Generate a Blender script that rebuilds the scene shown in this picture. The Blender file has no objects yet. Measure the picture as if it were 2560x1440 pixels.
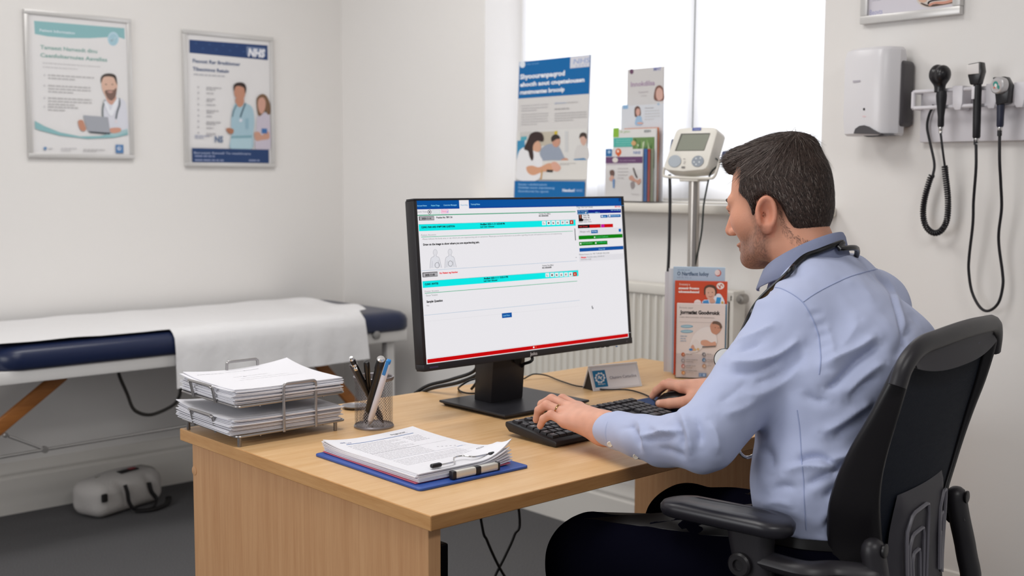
import bpy, bmesh, math, random
import numpy as np
from mathutils import Vector, Matrix, noise as mnoise
FOC=2900.0; PITCH=math.radians(5.434); YAW=math.radians(47.66); ROLL=math.radians(0.2386)
CAMZ=1.245
_fh=np.array([math.sin(math.pi/2-YAW),math.cos(math.pi/2-YAW),0.0])
_fh=np.array([math.cos(YAW),math.sin(YAW),0.0])      # horizontal forward, X axis lies YAW to the right of it
_rt=np.array([math.sin(YAW),-math.cos(YAW),0.0])
_z=np.array([0,0,1.0])
FWD=_fh*math.cos(PITCH)-_z*math.sin(PITCH)
UP0=_fh*math.sin(PITCH)+_z*math.cos(PITCH)
# image x = r cos + U sin ; image y(up) = -r sin + U cos
RGT=_rt*math.cos(ROLL)+UP0*math.sin(ROLL)
UPV=-_rt*math.sin(ROLL)+UP0*math.cos(ROLL)
CAM=np.array([0,0,CAMZ])
def ray(px,py):
    return FWD+RGT*((px-1280)/FOC)-UPV*((py-720)/FOC)
def onz(px,py,z):
    d=ray(px,py); return CAM+d*((z-CAM[2])/d[2])
def onx(px,py,x):
    d=ray(px,py); return CAM+d*((x-CAM[0])/d[0])
def ony(px,py,y):
    d=ray(px,py); return CAM+d*((y-CAM[1])/d[1])
def ond(px,py,dep):
    return CAM+ray(px,py)*dep
def onpl(px,py,o,n):
    d=ray(px,py); o=np.asarray(o,float); n=np.asarray(n,float)
    return CAM+d*(np.dot(o-CAM,n)/np.dot(d,n))
def proj(p):
    v=np.asarray(p,float)-CAM; D=v@FWD
    return np.array([1280+FOC*(v@RGT)/D,720-FOC*(v@UPV)/D,D])
# ------------------------------------------------------------------ library
SC=bpy.context.scene; COL=SC.collection
random.seed(7); np.random.seed(7)
V=lambda a: np.asarray(a,float)
def unit(a):
    a=V(a); return a/np.linalg.norm(a)
def s2l(c): return c/12.92 if c<=.04045 else ((c+.055)/1.055)**2.4
def hexlin(h):
    h=h.lstrip('#'); return tuple(s2l(int(h[i:i+2],16)/255) for i in (0,2,4))
_M={}
def mat(name,col='#808080',rough=.5,metal=0,spec=.5,emit=None,estr=1,alpha=1,trans=0,ior=1.45,coat=0,sheen=0,sss=0,bump=None):
    if name in _M: return _M[name]
    m=bpy.data.materials.new(name); m.use_nodes=True
    nt=m.node_tree; b=nt.nodes['Principled BSDF']
    c=hexlin(col) if isinstance(col,str) else col
    b.inputs['Base Color'].default_value=(*c,1); b.inputs['Roughness'].default_value=rough
    b.inputs['Metallic'].default_value=metal; b.inputs['Specular IOR Level'].default_value=spec
    b.inputs['Alpha'].default_value=alpha; b.inputs['Transmission Weight'].default_value=trans; b.inputs['IOR'].default_value=ior
    b.inputs['Coat Weight'].default_value=coat; b.inputs['Sheen Weight'].default_value=sheen
    if sss:
        b.inputs['Subsurface Weight'].default_value=sss; b.inputs['Subsurface Radius'].default_value=(.012,.005,.003); b.inputs['Subsurface Scale'].default_value=1
    if emit:
        e=hexlin(emit); b.inputs['Emission Color'].default_value=(*e,1); b.inputs['Emission Strength'].default_value=estr
    if bump: # (scale, strength, (sx,sy,sz))
        add_bump(m,*bump)
    m.diffuse_color=(*c,1)
    _M[name]=m; return m
def add_bump(m,scale,strength,stretch=(1,1,1),detail=3,dist=.01):
    nt=m.node_tree; b=nt.nodes['Principled BSDF']
    tc=nt.nodes.new('ShaderNodeTexCoord'); mp=nt.nodes.new('ShaderNodeMapping'); mp.inputs['Scale'].default_value=stretch
    n=nt.nodes.new('ShaderNodeTexNoise'); n.inputs['Scale'].default_value=scale; n.inputs['Detail'].default_value=detail
    bp=nt.nodes.new('ShaderNodeBump'); bp.inputs['Strength'].default_value=strength; bp.inputs['Distance'].default_value=dist
    nt.links.new(tc.outputs['Object'],mp.inputs['Vector']); nt.links.new(mp.outputs[0],n.inputs['Vector'])
    nt.links.new(n.outputs['Fac'],bp.inputs['Height']); nt.links.new(bp.outputs[0],b.inputs['Normal'])
def noise_color(m,c1,c2,scale,stretch=(1,1,1),detail=4,lo=.3,hi=.7,c3=None):
    nt=m.node_tree; b=nt.nodes['Principled BSDF']
    tc=nt.nodes.new('ShaderNodeTexCoord'); mp=nt.nodes.new('ShaderNodeMapping'); mp.inputs['Scale'].default_value=stretch
    n=nt.nodes.new('ShaderNodeTexNoise'); n.inputs['Scale'].default_value=scale; n.inputs['Detail'].default_value=detail
    r=nt.nodes.new('ShaderNodeValToRGB'); e=r.color_ramp.elements
    e[0].position=lo; e[0].color=(*hexlin(c1),1); e[1].position=hi; e[1].color=(*hexlin(c2),1)
    nt.links.new(tc.outputs['Object'],mp.inputs['Vector']); nt.links.new(mp.outputs[0],n.inputs['Vector'])
    nt.links.new(n.outputs['Fac'],r.inputs['Fac']); nt.links.new(r.outputs['Color'],b.inputs['Base Color'])
    return m
def ink(h): return mat('ink_'+h.strip('#'),h,rough=.45,spec=.3)
def glow(h,s=1.0): return mat('glow_%s_%s'%(h.strip('#'),s),'#000000',rough=.5,spec=.1,emit=h,estr=s)

def clear(name,t=.9,col=(1,1,1),rough=.03):
    """thin clear sheet: mostly straight-through light with a little mirror sheen"""
    if name in _M: return _M[name]
    m=bpy.data.materials.new(name); m.use_nodes=True; nt=m.node_tree; nt.nodes.clear()
    o=nt.nodes.new('ShaderNodeOutputMaterial'); x=nt.nodes.new('ShaderNodeMixShader'); a=nt.nodes.new('ShaderNodeBsdfTransparent'); g=nt.nodes.new('ShaderNodeBsdfGlossy'); f=nt.nodes.new('ShaderNodeLayerWeight'); k=nt.nodes.new('ShaderNodeMath'); k2=nt.nodes.new('ShaderNodeMath')
    a.inputs[0].default_value=(*[c*t for c in col],1); g.inputs['Roughness'].default_value=rough
    k.operation='POWER'; k.inputs[1].default_value=4; k2.operation='MULTIPLY_ADD'; k2.inputs[1].default_value=.5; k2.inputs[2].default_value=.025
    nt.links.new(f.outputs['Facing'],k.inputs[0]); nt.links.new(k.outputs[0],k2.inputs[0]); nt.links.new(k2.outputs[0],x.inputs[0]); nt.links.new(a.outputs[0],x.inputs[1]); nt.links.new(g.outputs[0],x.inputs[2]); nt.links.new(x.outputs[0],o.inputs[0])
    _M[name]=m; return m
def obj(name,bm,mats,parent=None,ang=35,smooth=True):
    """link a bmesh (world coordinates) as ONE mesh object"""
    if isinstance(bm,bpy.types.Mesh): me=bm; me.name=name
    else:
        me=bpy.data.meshes.new(name); bm.normal_update(); bm.to_mesh(me); bm.free()
    if not isinstance(mats,(list,tuple)): mats=[mats]
    for m in mats: me.materials.append(m)
    if smooth:
        for p in me.polygons: p.use_smooth=True
        if ang<180: me.set_sharp_from_angle(angle=math.radians(ang))
    o=bpy.data.objects.new(name,me); COL.objects.link(o)
    if parent is not None: attach(o,parent)
    return o
def attach(o,parent):
    o.parent=parent
    if parent.type=='EMPTY' and parent.parent is None: o.location=o.location-parent.location
    return o
def thing(name,label,cat,loc=(0,0,0),group=None):
    o=bpy.data.objects.new(name,None); o.empty_display_size=.05; COL.objects.link(o); o.location=loc
    o['label']=label; o['category']=cat
    if group: o['group']=group
    return o
def tag(o,label=None,cat=None,group=None,kind=None):
    if label: o['label']=label
    if cat: o['category']=cat
    if group: o['group']=group
    if kind: o['kind']=kind
    return o
NB=bmesh.new
def frame(o,x,y,z):
    M=Matrix.Identity(4)
    for i,a in enumerate((x,y,z)):
        for j in range(3): M[j][i]=float(a[j])
    for j in range(3): M[j][3]=float(o[j])
    return M
def box(bm,lo,hi,bev=0,seg=2,mi=0,M=None):
    lo=V(lo);hi=V(hi); c=(lo+hi)/2; s=hi-lo
    t=bmesh.new(); bmesh.ops.create_cube(t,size=1)
    for v in t.verts: v.co=Vector((v.co.x*s[0],v.co.y*s[1],v.co.z*s[2]))
    if bev>0: bmesh.ops.bevel(t,geom=list(t.edges),offset=bev,segments=seg,profile=.5,affect='EDGES',clamp_overlap=True)
    for v in t.verts: v.co=v.co+Vector(c)
    return merge(bm,t,mi,M)
def merge(bm,t,mi=0,M=None):
    mp=[]
    for v in t.verts: mp.append(bm.verts.new((M@v.co) if M is not None else v.co))
    t.verts.index_update(); fs=[]
    for f in t.faces:
        try:
            g=bm.faces.new([mp[v.index] for v in f.verts]); g.material_index=mi if mi is not None else f.material_index; fs.append(g)
        except ValueError: pass
    t.free(); return fs
def obox(bm,o,x,y,size,bev=0,seg=2,mi=0):
    """box centred at o with axes x,y"""
    x=unit(x); z=unit(np.cross(x,y)); y=np.cross(z,x); s=V(size)/2
    return box(bm,-s,s,bev,seg,mi,frame(o,x,y,z))
def smoothpath(pts,n=6,closed=False):
    P=[V(p) for p in pts]; out=[]; N=len(P)
    rng=range(N if closed else N-1)
    for i in rng:
        if closed: a,b,c,d=P[(i-1)%N],P[i],P[(i+1)%N],P[(i+2)%N]
        else:
            b,c=P[i],P[i+1]; a=P[i-1] if i>0 else 2*b-c; d=P[i+2] if i+2<N else 2*c-b
        for k in range(n):
            t=k/n
            out.append(.5*((2*b)+(-a+c)*t+(2*a-5*b+4*c-d)*t*t+(-a+3*b-3*c+d)*t**3))
    if not closed: out.append(P[-1])
    return out
def tube(bm,pts,r,n=10,closed=False,caps=True,mi=0,flat=None,up=None):
    """sweep; r scalar or list; flat=(a,b) elliptical multipliers"""
    P=[V(p) for p in pts]; N=len(P); R=[r]*N if np.isscalar(r) else list(r)
    T=[]
    for i in range(N):
        if closed: d=P[(i+1)%N]-P[i-1]
        else: d=P[min(i+1,N-1)]-P[max(i-1,0)]
        T.append(unit(d) if np.linalg.norm(d)>1e-9 else V((0,0,1)))
    if up is None: up=V((0,0,1)) if abs(T[0][2])<.9 else V((1,0,0))
    a=unit(np.cross(T[0],np.cross(up,T[0]))); rings=[]
    for i in range(N):
        a=a-T[i]*np.dot(a,T[i]); a=unit(a); b=np.cross(T[i],a)
        fa,fb=flat if flat else (1,1)
        rings.append([bm.verts.new(P[i]+R[i]*(fa*math.cos(2*math.pi*k/n)*a+fb*math.sin(2*math.pi*k/n)*b)) for k in range(n)])
    fs=[]
    for i in range(N if closed else N-1):
        A,B=rings[i],rings[(i+1)%N]
        for k in range(n): fs.append(bm.faces.new((A[k],A[(k+1)%n],B[(k+1)%n],B[k])))
    if caps and not closed:
        fs.append(bm.faces.new(rings[0][::-1])); fs.append(bm.faces.new(rings[-1]))
    for f in fs: f.material_index=mi
    return fs
def lathe(bm,o,axis,prof,n=32,mi=0,caps=True,xdir=None):
    """prof: list of (radius, height along axis)"""
    z=unit(axis); x=V(xdir) if xdir is not None else (V((1,0,0)) if abs(z[0])<.9 else V((0,1,0)))
    x=unit(x-z*np.dot(x,z)); y=np.cross(z,x); o=V(o); rings=[]
    for r,h in prof:
        rings.append([bm.verts.new(o+z*h+r*(math.cos(2*math.pi*k/n)*x+math.sin(2*math.pi*k/n)*y)) for k in range(n)] if r>1e-6 else [bm.verts.new(o+z*h)])
    fs=[]
    for A,B in zip(rings,rings[1:]):
        for k in range(n):
            if len(A)==1 and len(B)==1: continue
            if len(A)==1: fs.append(bm.faces.new((A[0],B[(k+1)%n],B[k])))
            elif len(B)==1: fs.append(bm.faces.new((A[k],A[(k+1)%n],B[0])))
            else: fs.append(bm.faces.new((A[k],A[(k+1)%n],B[(k+1)%n],B[k])))
    if caps:
        if len(rings[0])>1: fs.append(bm.faces.new(rings[0][::-1]))
        if len(rings[-1])>1: fs.append(bm.faces.new(rings[-1]))
    for f in fs: f.material_index=mi
    return fs
def loft(bm,rings,closed=True,caps=True,mi=0):
    R=[[bm.verts.new(V(p)) for p in r] for r in rings]; n=len(R[0]); fs=[]
    for A,B in zip(R,R[1:]):
        for k in range(n if closed else n-1):
            fs.append(bm.faces.new((A[k],A[(k+1)%n],B[(k+1)%n],B[k])))
    if caps and closed:
        fs.append(bm.faces.new(R[0][::-1])); fs.append(bm.faces.new(R[-1]))
    for f in fs: f.material_index=mi
    return fs
def prism(bm,poly,o,u,v,t,mi=0,bev=0):
    """2D polygon in (u,v) extruded by t along u x v"""
    u=unit(u); v=unit(V(v)-u*np.dot(u,v)); n=np.cross(u,v); o=V(o)
    tb=bmesh.new(); A=[tb.verts.new(o+u*p[0]+v*p[1]) for p in poly]; B=[tb.verts.new(o+u*p[0]+v*p[1]+n*t) for p in poly]
    N=len(poly); tb.faces.new(A[::-1]); tb.faces.new(B)
    for k in range(N): tb.faces.new((A[k],A[(k+1)%N],B[(k+1)%N],B[k]))
    bmesh.ops.recalc_face_normals(tb,faces=list(tb.faces))
    if bev: 
        es=[e for e in tb.edges if e.calc_face_angle(0)>.6]
        bmesh.ops.bevel(tb,geom=es,offset=bev,segments=2,profile=.5,affect='EDGES',clamp_overlap=True)
    return merge(bm,tb,mi)
def rrect(w,h,r,n=5):
    out=[]
    for cx,cy,a in ((w/2-r,h/2-r,0),(-w/2+r,h/2-r,90),(-w/2+r,-h/2+r,180),(w/2-r,-h/2+r,270)):
        for k in range(n+1):
            t=math.radians(a+90*k/n); out.append((cx+r*math.cos(t),cy+r*math.sin(t)))
    return out
_T={}
def text_mesh(s,bold=0,res=2):
    k=(s,bold,res)
    if k not in _T:
        c=bpy.data.curves.new('t','FONT'); c.body=s; c.resolution_u=res; c.offset=bold; c.fill_mode='FRONT'
        o=bpy.data.objects.new('t',c); COL.objects.link(o); bpy.context.view_layer.update()
        me=bpy.data.meshes.new_from_object(o.evaluated_get(bpy.context.evaluated_depsgraph_get()))
        vs=np.array([v.co[:2] for v in me.vertices]) if len(me.vertices) else np.zeros((1,2))
        fs=[tuple(p.vertices) for p in me.polygons]
        bpy.data.objects.remove(o); bpy.data.curves.remove(c); bpy.data.meshes.remove(me)
        _T[k]=(vs,fs)
    return _T[k]
class Art:
    """flat printing on a plane (origin o, axes u right, v up); shapes in photo pixels or in (u,v) metres"""
    def __init__(s,o,u,v,pal=ink,step=.00012,off=.0003):
        s.o=V(o); s.u=unit(u); s.v=unit(v); s.n=np.cross(s.u,s.v); s.off=off; s.step=step; s.bm=NB(); s.mats=[]; s.pal=pal
    def mi(s,h):
        m=s.pal(h) if isinstance(h,str) else h
        if m not in s.mats: s.mats.append(m)
        return s.mats.index(m)
    def px(s,x,y): return onpl(x,y,s.o+s.n*s.off,s.n)
    def uv(s,a,b): return s.o+s.u*a+s.v*b+s.n*s.off
    def px2uv(s,x,y):
        p=s.px(x,y)-s.o; return p@s.u,p@s.v
    def face(s,pts,h):
        f=s.bm.faces.new([s.bm.verts.new(p) for p in pts]); f.material_index=s.mi(h)
        f.normal_update()
        if f.normal.dot(Vector(s.n))<0: f.normal_flip()
        s.off+=s.step
    def poly(s,pts,h): s.face([s.px(*p) for p in pts],h)
    def blob(s,pts,h,n=5): s.poly([(p[0],p[1]) for p in smoothpath([(a,b,0) for a,b in pts],n,True)],h)
    def ell(s,cx,cy,rx,ry,h,rot=0,n=28):
        c,sn=math.cos(math.radians(rot)),math.sin(math.radians(rot))
        s.poly([(cx+rx*math.cos(t)*c-ry*math.sin(t)*sn,cy+rx*math.cos(t)*sn+ry*math.sin(t)*c) for t in [2*math.pi*k/n for k in range(n)]],h)
    def ring(s,cx,cy,rx,ry,w,h,n=28,a0=0,a1=360):
        for k in range(n):
            t0=math.radians(a0+(a1-a0)*k/n);t1=math.radians(a0+(a1-a0)*(k+1)/n)
            f=s.bm.faces.new([s.bm.verts.new(s.px(cx+(rx+d)*math.cos(t),cy+(ry+d)*math.sin(t))) for t,d in ((t0,0),(t1,0),(t1,w),(t0,w))]); f.material_index=s.mi(h)
        s.off+=s.step
    def rect(s,x0,y0,x1,y1,h,slope=0):
        """pixel rectangle aligned to the plane's axes: from corner px (x0,y0) to corner px (x1,y1)"""
        a,b=s.px2uv(x0,y0); c,d=s.px2uv(x1,y1); s.ruv(a,b,c,d,h)
    def ruv(s,a,b,c,d,h): s.face([s.uv(a,b),s.uv(c,b),s.uv(c,d),s.uv(a,d)],h)
    def line(s,p,q,w,h):
        """straight stroke between two pixels, width w in pixels"""
        d=V(q)-V(p); n=V((-d[1],d[0]))/max(np.linalg.norm(d),1e-6)*w/2
        s.poly([V(p)+n,V(q)+n,V(q)-n,V(p)-n],h)
    def stroke(s,pts,w,h,n=5):
        P=[V(p)[:2] for p in smoothpath([(a,b,0) for a,b in pts],n)]
        for a,b in zip(P,P[1:]):
            d=b-a; L=np.linalg.norm(d)
            if L<1e-6: continue
            m=V((-d[1],d[0]))/L*w/2; e=d/L*w*.15
            f=s.bm.faces.new([s.bm.verts.new(s.px(*q)) for q in (a+m-e,b+m+e,b-m+e,a-m-e)]); f.material_index=s.mi(h)
        s.off+=s.step
    def text(s,t,x0,y0,x1,hpx,h,bold=.012,shear=0):
        """baseline starts at pixel (x0,y0); width runs to pixel column x1; cap height hpx"""
        vs,fs=text_mesh(t,bold); a,b=s.px2uv(x0,y0); w0=vs[:,0].max()-vs[:,0].min()
        # find uv of the end on the same v
        best=a
        lo,hi=a,a+ (1 if x1>x0 else -1)*3
        def xp(c): return proj(s.uv(c,b))[0]
        for _ in range(40):
            m=(lo+hi)/2
            if (xp(m)<x1)==(xp(hi)>xp(lo)): lo=m
            else: hi=m
        W=(lo+hi)/2-a; sx=W/max(w0,1e-6)
        aa,bb=s.px2uv(x0,y0-hpx); sy=abs(bb-b)/.7
        m0=vs[:,0].min(); k=s.mi(h)
        V3=[s.bm.verts.new(s.uv(a+(p[0]-m0)*sx+p[1]*sy*shear,b+p[1]*sy)) for p in vs]
        for f in fs:
            try:
                g=s.bm.faces.new([V3[i] for i in f]); g.material_index=k
            except ValueError: pass
        s.off+=s.step
    def lines(s,x0,y0,x1,n,dy,w,h,last=.6):
        """n lines of small print as word-like strokes; x0..x1, first line y0, pitch dy, stroke w (pixels)"""
        rnd=random.Random(int(x0*7+y0)); a0,b0=s.px2uv(x0,y0); a1=s.px2uv(x1,y0+(0))[0]
        pd=(b0-s.px2uv(x0,y0+10)[1])/10
        for i in range(n):
            b=b0-pd*dy*i; xe=a1 if i<n-1 else a0+(a1-a0)*last; x=a0
            while x<xe-pd*2:
                l=min(rnd.uniform(5,17)*pd*max(.5,w/3),xe-x); s.ruv(x,b,x+l,b-pd*w,h); s.off-=s.step; x+=l+pd*max(1.2,w*.6)
        s.off+=s.step
    def done(s,name,parent=None):
        o=obj(name,s.bm,s.mats,parent,smooth=False); return o
# ---- signed distance modelling -> surface nets
class SDF:
    def __init__(s,lo,hi,h):
        s.lo=V(lo); s.h=h; s.n=np.ceil((V(hi)-s.lo)/h).astype(int)+1
        ax=[s.lo[i]+h*np.arange(s.n[i]) for i in range(3)]
        s.X,s.Y,s.Z=np.meshgrid(*ax,indexing='ij',sparse=False)
        s.X=s.X.astype(np.float32);s.Y=s.Y.astype(np.float32);s.Z=s.Z.astype(np.float32)
        s.d=np.full(s.X.shape,1e3,np.float32)
    @staticmethod
    def smin(a,b,k):
        if k<=0: return np.minimum(a,b)
        h=np.clip(.5+.5*(b-a)/k,0,1); return b*(1-h)+a*h-k*h*(1-h)
    @staticmethod
    def smax(a,b,k): return -SDF.smin(-a,-b,k)
    def cone(s,a,b,r1,r2):
        a=V(a);b=V(b);ba=b-a; L2=ba@ba
        px,py,pz=s.X-a[0],s.Y-a[1],s.Z-a[2]
        t=np.clip((px*ba[0]+py*ba[1]+pz*ba[2])/L2,0,1)
        return np.sqrt((px-ba[0]*t)**2+(py-ba[1]*t)**2+(pz-ba[2]*t)**2)-(r1+(r2-r1)*t)
    def path(s,pts,rs,k=0):
        d=None
        for i in range(len(pts)-1):
            e=s.cone(pts[i],pts[i+1],rs[i],rs[i+1]); d=e if d is None else s.smin(d,e,k)
        return d
    def ell(s,c,r,R=None):
        """ellipsoid, R rows = local axes"""
        px,py,pz=s.X-c[0],s.Y-c[1],s.Z-c[2]
        if R is not None:
            R=V(R); px,py,pz=(px*R[0][0]+py*R[0][1]+pz*R[0][2],px*R[1][0]+py*R[1][1]+pz*R[1][2],px*R[2][0]+py*R[2][1]+pz*R[2][2])
        k0=np.sqrt((px/r[0])**2+(py/r[1])**2+(pz/r[2])**2); k1=np.sqrt((px/r[0]**2)**2+(py/r[1]**2)**2+(pz/r[2]**2)**2)
        return k0*(k0-1)/np.maximum(k1,1e-6)
    def rbox(s,c,hs,r,R=None):
        px,py,pz=s.X-c[0],s.Y-c[1],s.Z-c[2]
        if R is not None:
            R=V(R); px,py,pz=(px*R[0][0]+py*R[0][1]+pz*R[0][2],px*R[1][0]+py*R[1][1]+pz*R[1][2],px*R[2][0]+py*R[2][1]+pz*R[2][2])
        qx,qy,qz=np.abs(px)-hs[0]+r,np.abs(py)-hs[1]+r,np.abs(pz)-hs[2]+r
        return np.sqrt(np.maximum(qx,0)**2+np.maximum(qy,0)**2+np.maximum(qz,0)**2)+np.minimum(np.maximum(qx,np.maximum(qy,qz)),0)-r
    def half(s,o,n):
        n=unit(n); return (s.X-o[0])*n[0]+(s.Y-o[1])*n[1]+(s.Z-o[2])*n[2]
    def add(s,d,k=0): s.d=s.smin(s.d,d.astype(np.float32),k); return s
    def cut(s,d,k=0): s.d=s.smax(s.d,-d.astype(np.float32),k); return s
    def inter(s,d,k=0): s.d=s.smax(s.d,d.astype(np.float32),k); return s
    def mesh(s,relax=2):
        return surface_nets(s.d,s.lo,s.h,relax)
def surface_nets(d,lo,h,relax=2):
    ins=d<0; nx,ny,nz=d.shape
    c=ins[:-1,:-1,:-1].astype(np.int8)
    tot=np.zeros((nx-1,ny-1,nz-1),np.int8)
    for i in (0,1):
        for j in (0,1):
            for k in (0,1): tot+=ins[i:nx-1+i,j:ny-1+j,k:nz-1+k]
    act=(tot>0)&(tot<8); idx=np.full(act.shape,-1,np.int64); cells=np.argwhere(act); idx[act]=np.arange(len(cells))
    acc=np.zeros((len(cells),3)); cnt=np.zeros(len(cells)); cs=cells
    corner=[(i,j,k) for i in (0,1) for j in (0,1) for k in (0,1)]
    for a in corner:
        for ax in range(3):
            if a[ax]==0:
                b=list(a); b[ax]=1
                va=d[cs[:,0]+a[0],cs[:,1]+a[1],cs[:,2]+a[2]].astype(float); vb=d[cs[:,0]+b[0],cs[:,1]+b[1],cs[:,2]+b[2]].astype(float)
                m=(va<0)!=(vb<0); t=np.where(m,va/np.where(m,va-vb,1),0)
                p=np.tile(V(a),(len(cs),1)); p[:,ax]+=t
                acc+=p*m[:,None]; cnt+=m
    P=lo+h*(cs+acc/np.maximum(cnt,1)[:,None])
    F=[]
    for ax in range(3):
        o1,o2=[(1,2),(2,0),(0,1)][ax]
        sl=[slice(None)]*3; sl2=[slice(None)]*3; sl[ax]=slice(0,-1); sl2[ax]=slice(1,None)
        A=ins[tuple(sl)];B=ins[tuple(sl2)]; e=np.argwhere(A!=B)
        ok=(e[:,o1]>0)&(e[:,o2]>0)&(e[:,o1]<d.shape[o1]-1)&(e[:,o2]<d.shape[o2]-1); e=e[ok]
        def ci(d1,d2):
            q=e.copy(); q[:,o1]-=d1; q[:,o2]-=d2; return idx[q[:,0],q[:,1],q[:,2]]
        q=np.stack([ci(1,1),ci(0,1),ci(0,0),ci(1,0)],1)
        inside=A[e[:,0],e[:,1],e[:,2]]
        q[~inside]=q[~inside][:,::-1]; F.append(q)
    F=np.concatenate(F)
    for _ in range(relax):   # light laplacian, projected by averaging
        S=np.zeros_like(P); C=np.zeros(len(P))
        for k in range(4):
            np.add.at(S,F[:,k],P[F[:,(k+1)%4]]); np.add.at(C,F[:,k],1); np.add.at(S,F[:,(k+1)%4],P[F[:,k]]); np.add.at(C,F[:,(k+1)%4],1)
        P=P*.5+.5*S/np.maximum(C,1)[:,None]
    return P,F
def vnormals(P,F):
    n=np.cross(P[F[:,2]]-P[F[:,0]],P[F[:,3]]-P[F[:,1]]); N=np.zeros_like(P)
    for k in range(4): np.add.at(N,F[:,k],n)
    return N/np.maximum(np.linalg.norm(N,axis=1),1e-12)[:,None]
def npmesh(name,P,F,mats,parent=None,colors=None,smooth=True,ang=180,vals=None):
    me=bpy.data.meshes.new(name); me.vertices.add(len(P)); me.vertices.foreach_set('co',np.ascontiguousarray(P,np.float32).ravel())
    k=F.shape[1]; me.loops.add(len(F)*k); me.loops.foreach_set('vertex_index',np.ascontiguousarray(F,np.int32).ravel())
    me.polygons.add(len(F)); me.polygons.foreach_set('loop_start',np.arange(0,len(F)*k,k,dtype=np.int32))
    me.update(calc_edges=True); me.validate()
    if colors is not None:
        at=me.color_attributes.new('tone','FLOAT_COLOR','POINT'); at.data.foreach_set('color',np.ascontiguousarray(np.c_[colors,np.ones(len(P))],np.float32).ravel())
    return obj(name,me,mats,parent,ang=ang,smooth=smooth)
L_CEIL,L_CEIL2,L_CEIL3,L_DAY,L_WORLD,L_LEFT=19,31,18,78,.28,48
# ------------------------------------------------------------------ room
XW,YW=2.94,4.35
wallm=mat('painted_wall','#eae7e4',rough=.85,spec=.25)
add_bump(wallm,60,.04)
white_trim=mat('white_gloss_trim','#dcd8d2',rough=.35,spec=.5)
def struct(name,bm,m,**k): return tag(obj(name,bm,m,**k),kind='structure')
fl=mat('grey_carpet','#4c4b4c',rough=.95,spec=.1)
noise_color(fl,'#4f4e50','#6e6d6e',260,lo=.3,hi=.75); add_bump(fl,420,.5,dist=.004)
b=NB(); box(b,(-2.2,-2.2,-.05),(XW+.4,YW+.3,0)); struct('floor',b,fl)
b=NB(); box(b,(-2.2,YW,0),(XW+.4,YW+.12,2.75)); struct('wall_left',b,wallm)
# window wall with its opening
WY0,WY1,WZ0,WZ1=1.90,3.385,1.165,2.42
WD=.30
b=NB()
box(b,(XW,-2.2,0),(XW+WD,WY0,2.75)); box(b,(XW,WY1,0),(XW+WD,YW,2.75)); box(b,(XW,WY0,0),(XW+WD,WY1,WZ0-.001)); box(b,(XW,WY0,WZ1),(XW+WD,WY1,2.75))
struct('wall_window',b,wallm)
b=NB(); box(b,(-2.2,-2.2,2.75),(XW+.4,YW+.3,2.8)); struct('ceiling',b,mat('ceiling_paint','#e6e4e0',rough=.9))
# skirting, profile (depth, height)
prof=[(0,0),(.018,0),(.018,.132),(.013,.138),(.013,.146),(.016,.150),(.016,.156),(.010,.172),(.006,.188),(0,.192)]
def skirting(name,p0,p1,nrm):
    b=NB(); p0=V(p0);p1=V(p1); nrm=V(nrm)
    A=[b.verts.new(p0+nrm*d+V((0,0,h))) for d,h in prof]; B=[b.verts.new(p1+nrm*d+V((0,0,h))) for d,h in prof]
    for i in range(len(prof)-1): b.faces.new((A[i],A[i+1],B[i+1],B[i]))
    b.faces.new(A); b.faces.new(B[::-1]); bmesh.ops.recalc_face_normals(b,faces=list(b.faces))
    return struct(name,b,white_trim,ang=20)
skirting('baseboard_left',(-2.2,YW-.0005,0),(XW-.019,YW-.0005,0),(0,-1,0))
skirting('baseboard_window',(XW-.0005,-2.2,0),(XW-.0005,YW-.001,0),(-1,0,0))
# window: sill board, frame, panes, blind
sillm=mat('sill_paint','#ddd8cf',rough=.4)
b=NB(); box(b,(XW-.10,WY0-.06,WZ0-.03),(XW-.0005,WY1+.06,WZ0),.008); box(b,(XW-.002,WY0+.0005,WZ0-.03+.031),(XW+WD-.02,WY1-.0005,WZ0+.004)); struct('trim_1',b,sillm)
wf=mat('window_frame_paint','#e9e7e3',rough=.4)
FX=XW+.235
b=NB(); Wm=(WY0+WY1)/2
for y0,y1,z0,z1 in ((WY0,WY0+.05,WZ0,WZ1),(WY1-.05,WY1,WZ0,WZ1),(2.50,2.56,WZ0,WZ1),(WY0+.05,WY1-.05,WZ0+.004,WZ0+.06),(WY0+.05,WY1-.05,WZ1-.05,WZ1)):
    box(b,(FX,y0,z0),(FX+.05,y1,z1),.004)
win=struct('window_1',b,wf)
b=NB(); box(b,(FX+.02,WY0+.04,WZ0+.05),(FX+.026,WY1-.04,WZ1-.04)); obj('pane',b,clear('window_glass',.93),win)
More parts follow.
